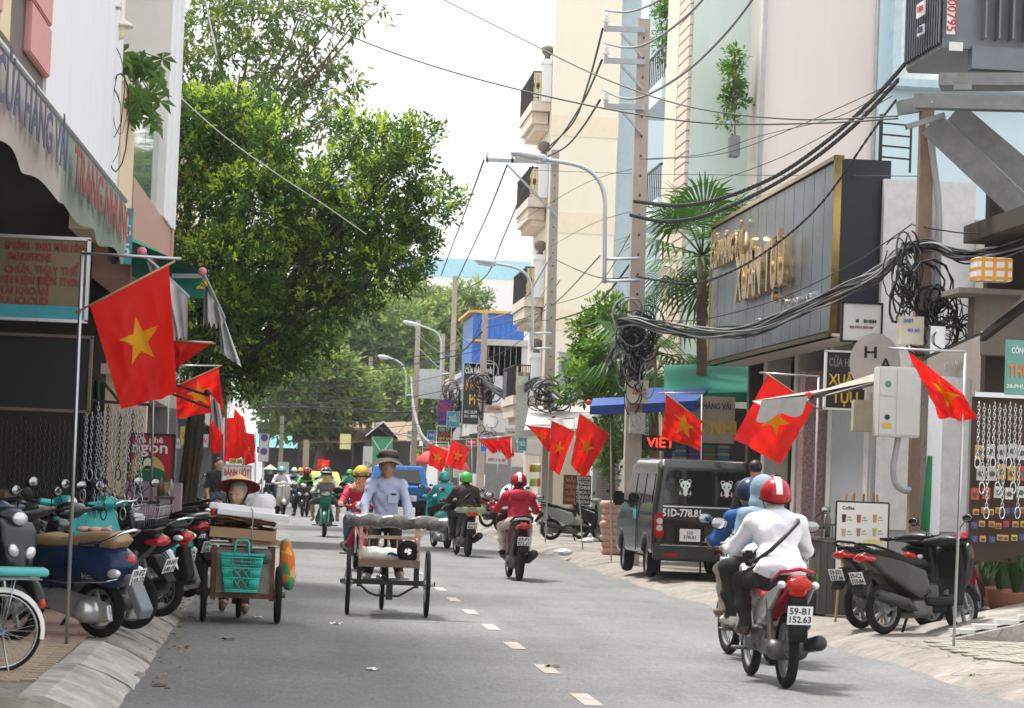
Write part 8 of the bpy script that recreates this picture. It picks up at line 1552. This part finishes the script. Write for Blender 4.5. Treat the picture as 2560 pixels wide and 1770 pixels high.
t, put, _ = board('shop_sign', 'purple illuminated sign beside the tall black fabric sign', 'sign', 1096, 1000, 1130, 1062, 108, mat('purple sign', (.05, .03, .25), .5)); put('RÈM', .5, .2, 12, 28, C_red); put('NHUNG', .5, .45, 11, 28, C_red); put('ĐC: 28', .5, .75, 8, 24, C_red)
t, put, _ = board('led_sign', 'dark dotted sign with red and yellow lines under the purple sign', 'sign', 1092, 1066, 1128, 1112, 106, C_blk, C_wh); put('ĐẠI LÝ', .5, .17, 9, 26, mat('pale green led', (.3, .7, .5), .5)); put('TÁNH', .5, .42, 11, 30, C_red); put('GIAO GA', .5, .65, 7, 28, C_yel); put('TẬN NHÀ', .5, .85, 7, 28, C_yel)
t, put, _ = board('shop_sign', 'white knitwear signboard with red phone number behind the folded flags', 'sign', 1216, 1120, 1270, 1160, 75, C_wh); put('HÀNG DỆT', .5, .2, 8, 40, C_red); put('0907 500 437', .5, .75, 8, 46, C_red)
t, put, disc = board('shop_sign', 'green food sign with yellow band near the red umbrella', 'sign', 1026, 1114, 1056, 1156, 120, mat('sign green', (.04, .25, .06), .5), C_wh); put('QUÁN', .5, .3, 8, 22, C_yel); disc('picture', .5, .6, 9, 7, C_yel)
for x0, y0, x1, y1, Y, m_, lab in ((850, 1085, 877, 1123, 140, mat('pale yellow board', (.75, .68, .3)), 'pale yellow and blue signboard above the far stalls'), (694, 1155, 722, 1200, 110, mat('mint poster', (.55, .72, .62), .6), 'mint green poster board by the far left pavement'), (1258, 930, 1330, 1000, 84, mat('grey violet tarp', (.28, .28, .38), .7), 'grey violet tarpaulin hanging below the ivory house balcony'), (1395, 880, 1430, 1010, 72, mat('lilac banner', (.45, .45, .6), .6), 'slanting lilac banner beside the ivory house'), (1290, 940, 1318, 1100, 78, mat('striped board', (.45, .5, .42), .6, var=.5, stretch=(1, 1, 9)), 'tall narrow printed board left of the second pole'), (1448, 790, 1470, 850, 70, C_red, 'red shop sign edge behind the young tree'), (1466, 770, 1486, 840, 71, C_yel, 'yellow framed sign edge behind the young tree')):
    board('sign_board', lab, 'sign', x0, y0, x1, y1, Y, m_)
t, put, _ = board('paper_notice', 'tall white notice sheet held behind the cargo tricycle rider', 'notice', 907, 1116, 931, 1182, 68, C_wh, th=.01); put('♡ V', .5, .65, 8, 14, C_red); b = MB(); b.bar((0, .02, -.3), (0, .02, -1.9), .03); b.build('stick', M_steel, t)
um = thing('parasol', 'red street parasol tilted beside the small star flags', 'parasol', W(1085, 1300, 92)); um.location.z = .1; b = MB(); b.lathe([(.02, 2.35), (.35, 2.25), (.7, 2.05), (.95, 1.75), (.93, 1.7)], (0, 0, 0), (.12, 0, 1), 12); b.build('canopy', mat('parasol red', (.6, .05, .05), .6), um); b = MB(); b.cyl((0, 0, 0), (.25, 0, 2.3), .02); b.build('pole', M_steel, um)
# ================================================================== SMALL THINGS
def put_obj(mb, name, m, label, cat, loc, rz=0, group=None): o = one(mb, name, m, label, cat, group); o.location = loc; o.rotation_euler = (0, 0, rz); return o
# coffee menu on easel
Y = 28.2; k = Y/FPX; es_ = thing('menu_easel', 'wooden easel holding a white coffee menu board with cup pictures', 'easel', (W(2150, 1500, Y).x, Y, .12)); c = W(2154, 1346, Y)-es_.location; w, h = 132*k, 180*k
b = MB(); b.box(c, (w, .02, h), bev=.003); bd = b.build('menu_board', mat('menu cream', (.80, .77, .71), .5, var=.02), es_); b = MB()
for s in (-1, 1): b.bar(c+Vector((-w/2-.008, 0, s*h/2)), c+Vector((w/2+.008, 0, s*h/2)), .016, .03); b.bar(c+Vector((s*w/2, 0, -h/2)), c+Vector((s*w/2, 0, h/2)), .016, .03)
b.build('frame', M_blk, es_)
M_wood = mat('easel pine', (.42, .22, .09), .6, var=.15, stretch=(1, 1, .2))
for x0, x1, y1 in ((-w*.45, -w*.3, .06), (w*.45, w*.3, .06), (0, 0, .5)): b = MB(); b.bar((c.x+x0, .02, 0) if y1 < .4 else (c.x, .6, 0), (c.x+x1, y1, c.z+h*.62), .035, .02); b.build('leg', M_wood, es_)
for s, u, v, hh, ww in (('Coffee', .22, .08, 9, 32), ('Bánh Mì', .72, .66, 9, 40)): text(s, es_, C_blk, c+Vector(((u-.5)*w, -.013, (.5-v)*h)), (1, 0, 0), (0, 0, 1), hh*k*1.4, width=ww*k, ext=.001)
cups = [(.14, .22, (.08, .03, .02)), (.43, .22, (.3, .14, .07)), (.74, .21, (.5, .3, .14)), (.14, .42, (.55, .38, .24)), (.43, .41, (.4, .2, .12)), (.74, .40, (.35, .5, .12)), (.13, .60, (.5, .34, .2)), (.14, .84, (.55, .33, .08))]
for i, (u, v, cc) in enumerate(cups):
    o = c+Vector(((u-.5)*w, -.0125, (.5-v)*h)); b = MB(); b.add([o+Vector((x*k, 0, z*k)) for x, z in ((-4, -11), (4, -11), (6, 9), (-6, 9))], [(0, 1, 2, 3)]); b.build('cup_picture', mat('cup %d' % i, cc, .6), bd); b = MB(); b.box(o+Vector((14*k, 0, 2*k)), (9*k, .001, 3*k)); b.box(o+Vector((15*k, 0, -5*k)), (14*k, .001, 2*k)); b.build('caption', mat('caption grey', (.3, .28, .25), .6), bd)
b = MB(); b.box(c+Vector((.22*w, -.0125, -.04*h)), (.36*w, .001, .06*h)); b.build('yellow_note', mat('note yellow', (.8, .68, .3), .6), bd)
p = W(2070, 1440, 29.3); ctr = thing('slatted_counter', 'dark slatted wooden coffee counter beside the menu easel', 'counter', (p.x+.12, 29.6, .12)); M_cw = mat('grey dark wood', (.09, .085, .08), .6, var=.25, stretch=(6, 6, .3))
for i in range(6): b = MB(); b.box((-.16+i*.075, -.25, .42), (.07, .025, .80)); b.build('slat', M_cw, ctr)
for i in range(5): b = MB(); b.box((-.20, -.2+i*.12, .42), (.025, .11, .80)); b.build('slat', M_cw, ctr)
b = MB(); b.box((0, .05, .84), (.5, .65, .03)); b.bar((-.2, -.26, 1.0), (.25, -.26, 1.0), .02)
for x in (-.2, -.08, .04, .16): b.bar((x, -.26, .85), (x, -.26, 1.0), .015)
b.build('top_rail', M_cw, ctr)
for i, (x, h_) in enumerate(((-.08, .34), (.06, .28), (.14, .3))): b = MB(); b.lathe([(0, 0), (.035, 0), (.035, h_*.6), (.014, h_*.75), (.014, h_), (0, h_)], n=12); put_obj(b, 'bottle', mat('syrup bottle %d' % i, [(.12, .15, .1), (.3, .25, .2), (.2, .05, .04)][i], .15), ['green glass bottle on the slatted counter', 'pale bottle on the slatted counter', 'dark red bottle on the slatted counter'][i], 'bottle', ctr.location+Vector((x, 0, .855)))
p = W(2160, 1230, 33); es2 = thing('small_easel', 'empty pine easel standing behind the coffee menu', 'easel', (p.x, 33, .12))
for x0, x1, y1 in ((-.2, -.12, 0), (.2, .12, 0), (0, 0, .3)): b = MB(); b.bar((x0, y1, 0), (x1, 0, 1.35), .035, .025); b.build('leg', M_wood, es2)
b = MB(); b.bar((-.19, -.02, 1.0), (.19, -.02, 1.03), .05, .03); b.build('ledge', M_wood, es2)
# hardware shop: pegboard with packets, tapes, chains
hw = thing('hardware_shop', 'open hardware shop stacked with goods behind the parked scooters', 'shop', (7.9, 28, 0))
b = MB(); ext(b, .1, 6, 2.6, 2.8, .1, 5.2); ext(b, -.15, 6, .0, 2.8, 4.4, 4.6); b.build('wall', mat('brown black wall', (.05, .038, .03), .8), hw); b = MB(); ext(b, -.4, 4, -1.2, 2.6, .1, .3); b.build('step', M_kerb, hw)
b = MB(); ext(b, -.62, -.45, 2.3, 2.6, .1, 3.4); b.build('frame_post', M_alu, hw)
pb = thing('peg_board', 'brown peg board hung with packets and tape measures in the hardware shop', 'display', W(2510, 1200, 27.6)); k = 27.6/FPX; b = MB(); b.box((0, .05, 0), (170*k, .04, 420*k)); b.build('board', mat('peg brown', (.07, .045, .03), .8), pb); b = MB(); b.box((0, -.02, 215*k), (170*k, .04, .05)); b.build('rail', M_alu, pb)
random.seed(21); hues = [(.7, .25, .04), (.75, .5, .05), (.6, .05, .05), (.05, .12, .4), (.7, .35, .1)]
def items(rows, sz, nm, x0, x1, y0, dy, n, cols, z=.0):
    for r in range(rows):
        for c_ in range(n):
            p = W(x0+(x1-x0)*c_/(n-1)+random.uniform(-3, 3), y0+dy*r+random.uniform(-3, 3), 27.5); cc = random.choice(cols); key = '%s %s' % (nm, cc)
            b = MB(); b.box((0, 0, 0), (sz[0], .02, sz[1]), bev=.004); b.mi = 1; b.cyl((0, -.03, -.005), (0, -.01, -.005), sz[0]*.32, n=10) ; o = put_obj(b, nm, [mat(key, cc, .4), mat('item dark', (.1, .1, .1), .3, .5)], {'hardware_packet': 'carded padlock packet hung on the peg board', 'tape_measure': 'coloured tape measure hung on the peg board'}[nm], nm.split('_')[1], p, 0, nm.replace('_', ' ')+'s on the peg board')
items(2, (.09, .15), 'hardware_packet', 2450, 2556, 1130, 52, 5, [(.5, .05, .05), (.6, .6, .58), (.6, .4, .08), (.55, .55, .5)]); items(1, (.085, .12), 'hardware_packet', 2440, 2550, 1232, 0, 5, [(.7, .7, .68), (.6, .08, .06), (.65, .65, .6)])
items(3, (.062, .062), 'tape_measure', 2438, 2556, 1278, 34, 7, hues)
for i in range(9): o = link('hanging_chain', cms[i % 3], None, M_chr, W(2448+i*13, 1005+(i % 3)*4, 27.0)); tag(o, 'bright steel chain hanging in the hardware shop doorway', 'chain', 'chains in the hardware shop doorway')
b = MB(); p0 = W(2378, 1600, 24.6); rm_ = thing('concrete_ramp', 'small concrete ramp with white tile edge at the hardware shop', 'ramp', G(2375, 1600, .12)); b.add([(0, 0, 0), (2.2, .2, 0), (2.2, 2.2, 0), (0, 1.8, 0), (.05, .15, .02), (2.2, .3, .52), (2.2, 2.2, .52), (.05, 1.8, .02)], [(0, 1, 5, 4), (4, 5, 6, 7), (1, 2, 6, 5), (3, 0, 4, 7)]); b.build('slope', M_kerb, rm_)
for i in range(9): b = MB(); x = .05+i*.22; b.box((x+.11, .2+.015*i, .045+x*.232+.02), (.215, .16, .045)); b.build('edge_tile', mat('white edge tile', (.62, .62, .60), .6, dirt=.2), rm_)
# green rope bundle and mesh on the pole, foam box with tape
p = W(2312, 1290, 30.3); b = MB(); b.tube([W(2325, 1140, 30.3), W(2318, 1250, 30.3), W(2308, 1390, 30.3)], [.03, .045, .06], 8); one(b, 'green_bundle', mat('green net roll', (.02, .22, .08), .7), 'long green net roll leaning on the brown pole', 'roll')
fb = thing('foam_box', 'white foam box wrapped with orange tape on the ledge by the cables', 'box', W(2478, 675, 29.5)); b = MB(); b.box((0, 0, 0), (.40, .3, .26), bev=.01); b.build('box', M_foam, fb)
for z in (-.1, .0, .1): b = MB(); b.box((0, 0, z), (.404, .304, .035)); b.build('tape', mat('orange tape', (.8, .36, .03), .4), fb)
for x in (-.13, 0, .13): b = MB(); b.box((x, 0, 0), (.04, .306, .263)); b.build('tape', mat('orange tape', (.8, .36, .03)), fb)
b = MB(); p = W(2480, 730, 29.6); b.box((p.x+.3, 29.9, p.z), (1.4, .8, .06)); b.box((p.x+.35, 30.1, p.z-.35), (.9, .3, .66)); one(b, 'wall_ledge', mat('stained grey concrete', (.22, .19, .17), .9, dirt=.5), 'stained concrete ledge under the taped foam box', 'ledge')
# sacks, bundles, crates in the middle distance
sk = sdf_mesh('rice_sack', [('b', (0, 0, 0), (.26, .2, .075), .07)], .03, .02)
for i in range(8): o = link('rice_sack', sk, None, mat('pink sack', (.52, .30, .24), .6, var=.15, bump=.5, bscale=9), Vector((W(1535, 1375, 51).x+random.uniform(-.03, .03), 51, .19+.125*i))); o.rotation_euler.z = random.uniform(-.2, .2); tag(o, 'plump pink sack in the stack beside the minivan', 'sack', 'stack of pink sacks')
bg_ = sdf_mesh('white_bundle', [('e', (0, 0, 0), (.32, .3, .34)), ('e', (.1, 0, .15), (.25, .25, .25))], .04, .05)
for i, (x, z, Y) in enumerate(((1262, .4, 80), (1290, .42, 80.3), (1276, .95, 80.2), (1300, .95, 80.6))): o = link('white_bundle', bg_, None, mat('white plastic bundle', (.72, .73, .76), .4, bump=.8, bscale=8), (W(x, 1250, Y).x, Y, z)); tag(o, 'white plastic bundle heaped before the knitwear shop', 'bundle', 'white plastic bundles')
for i in range(2): b = MB(); b.box((0, 0, 0), (.8, .5, .3), bev=.03); put_obj(b, 'plastic_crate', mat('orange crate', (.55, .17, .05), .6, var=.3, scale=30), ['orange plastic crate lowest before the white bundles', 'orange plastic crate on top of the other one'][i], 'crate', W(1270, 1262, 76)+Vector((0, 0, -.3+.31*i)))
for i in range(10): b = MB(); b.lathe([(0, 0), (.045, 0), (.05, .05), (.05, .16), (.02, .22), (0, .22)], n=8); put_obj(b, 'snack_bottle', mat('snack %d' % (i % 4), [(.55, .1, .03), (.1, .4, .06), (.6, .4, .05), (.5, .5, .45)][i % 4], .4), 'bright bottle hung at the little shop by the second pole', 'bottle', W(1328+(i % 5)*6, 1180+(i//5)*36, 70), 0, 'bright bottles at the little shop')
b = MB(); b.box((0, 0, 0), (.5, .8, .03)); o = None
for i, (x, y) in enumerate(((1465, 1352), (1478, 1350), (1408, 1380))): b = MB(); b.grid(lambda u, v: (.16*math.cos(6.28*u)*math.sin(3.14*v)*(1+.3*math.sin(19*u)), .12*math.sin(6.28*u)*math.sin(3.14*v)*(1+.3*math.sin(13*u)), .05*math.cos(3.14*v)*(1+.5*math.sin(25*u))), 24, 8); put_obj(b, 'litter_bag', mat('thin white plastic', (.80, .78, .80)), 'crumpled white plastic bag lying on the right pavement', 'bag', G(x, y, .16), 0, 'plastic bags on the right pavement')
# gutter leaves and scraps
lf = MB(); lf.add([(0, 0, 0), (.03, .018, .012), (.07, 0, .004), (.03, -.018, .012)], [(0, 1, 2, 3)]); lfm = lf.mesh('fallen_leaf'); random.seed(31)
for i in range(70):
    y = random.uniform(18, 34); x = KL+random.gauss(.10, .12); o = link('fallen_leaf', lfm, None, random.choice([mat('dry leaf', (.30, .17, .07), .8), mat('yellow leaf', (.45, .33, .08), .8), mat('brown leaf', (.14, .08, .05), .8)]), (x, y, .012+max(0, (-.9-x)*.3))); o.rotation_euler = (0, random.uniform(-.2, .2), random.uniform(0, 6.28)); o.scale = (.5+.6*random.random(),)*3; tag(o, 'small dry leaf lying in the left gutter', 'leaf', 'fallen leaves in the left gutter')
for i, (x, y, m_) in enumerate(((1380, 1668, 0), (840, 1560, 1), (930, 1675, 1), (2035, 1575, 1), (640, 1545, 1), (2278, 1652, 1), (570, 1600, 0), (400, 1715, 0))): b = MB(); b.grid(lambda u, v: (-.06+.12*u, -.04+.08*v, .012+.012*math.sin(u*7+i)*math.cos(v*5)), 4, 3); put_obj(b, 'paper_scrap', C_wh if m_ else mat('brown leaf', (.14, .08, .05)), 'small scrap of litter lying on the asphalt', 'litter', G(x, y, .002), i, 'litter scraps on the road')
for i, (x, y) in enumerate(((2250, 1622), (2440, 1702))): tuft_ = thing('weed_tuft', ['weed tuft in the right kerb near the graphite scooter', 'weed tuft in the right kerb by the paving tiles'][i], 'weed', G(x, y, .03)); b = MB(); [b.add([(0, 0, 0), (.01+.05*math.cos(a), .05*math.sin(a), .02+.02*(j % 3)), (.07*math.cos(a+.2), .07*math.sin(a+.2), .01+.02*(j % 2))], [(0, 1, 2)]) for j, a in enumerate([q*.35 for q in range(18)])]; b.build('leaves', LM4, tuft_)
# small boards and shop goods along the far fronts
random.seed(77); cols = [C_wh, C_red, C_blue, C_yel, C_teal, C_blk, mat('sign green', (.04, .25, .06)), mat('cream fascia', (.45, .40, .30)), mat('mint poster', (.55, .72, .62))]
nmc = 'white red blue yellow teal black green cream mint'.split(); wds = ['VẢI', 'MAY', 'PHỞ', 'CÀ PHÊ', 'THUỐC', 'SỬA XE', 'TÓC', 'CƠM', 'SIM']
for i in range(22):
    left = i % 3 == 0; Y = 74+i*3.1; x_ = -2.85 if left else 6.9-.02*i; d = (x_*FPX/Y); px = 713+d-14; py = 1110+random.uniform(-70, 40)-(20 if Y < 100 else 0); w = random.uniform(16, 40)*90/Y; h = random.uniform(12, 46)*90/Y; j = (i*4) % 9
    t, put, _ = board('sign_board', 'small %s projecting shop board reading %s on the %s house fronts' % (nmc[j], wds[j], 'left' if left else 'right'), 'sign', px-w/2, py-h/2, px+w/2, py+h/2, Y, cols[j], M_alu, group='small projecting shop boards'); put(wds[j], .5, .5, h*.35, w*.7, C_wh if j not in (0, 3, 7, 8) else C_red)
for i, (x, y, Y) in enumerate(((1300, 1150, 86), (1320, 1090, 84), (1180, 1200, 96), (1150, 1180, 104), (1340, 1120, 79))):
    b = MB(); w = .5+.2*(i % 3); b.box((0, 0, 0), (w, .35, .45), bev=.02); b.box((0, -.18, -.02), (w*.8, .03, .3)); put_obj(b, 'air_conditioner', M_wht, ['air conditioner unit under the ivory house balcony', 'air conditioner unit above the little shop', 'air conditioner unit by the short wrapped pole', 'air conditioner unit near the purple sign', 'air conditioner unit beside the second pole'][i], 'air conditioner', W(x, y, Y))
# ------------------------------------------------------------------ thin humid air over the whole street
b = MB(); b.box((30, 330, 9.5), (300, 760, 21)); hz_ = tag(b.build('haze', []), kind='stuff'); hz_.data.materials.clear()
hm_ = bpy.data.materials.new('humid air'); hm_.use_nodes = True; n = hm_.node_tree.nodes; n.remove(n['Principled BSDF']); pv = n.new('ShaderNodeVolumePrincipled'); pv.inputs['Color'].default_value = (.95, .97, 1, 1); pv.inputs['Density'].default_value = .0002; pv.inputs['Anisotropy'].default_value = .3
hm_.node_tree.links.new(pv.outputs[0], n['Material Output'].inputs['Volume']); hz_.data.materials.append(hm_); SC.cycles.volume_bounces = 1
# TEST
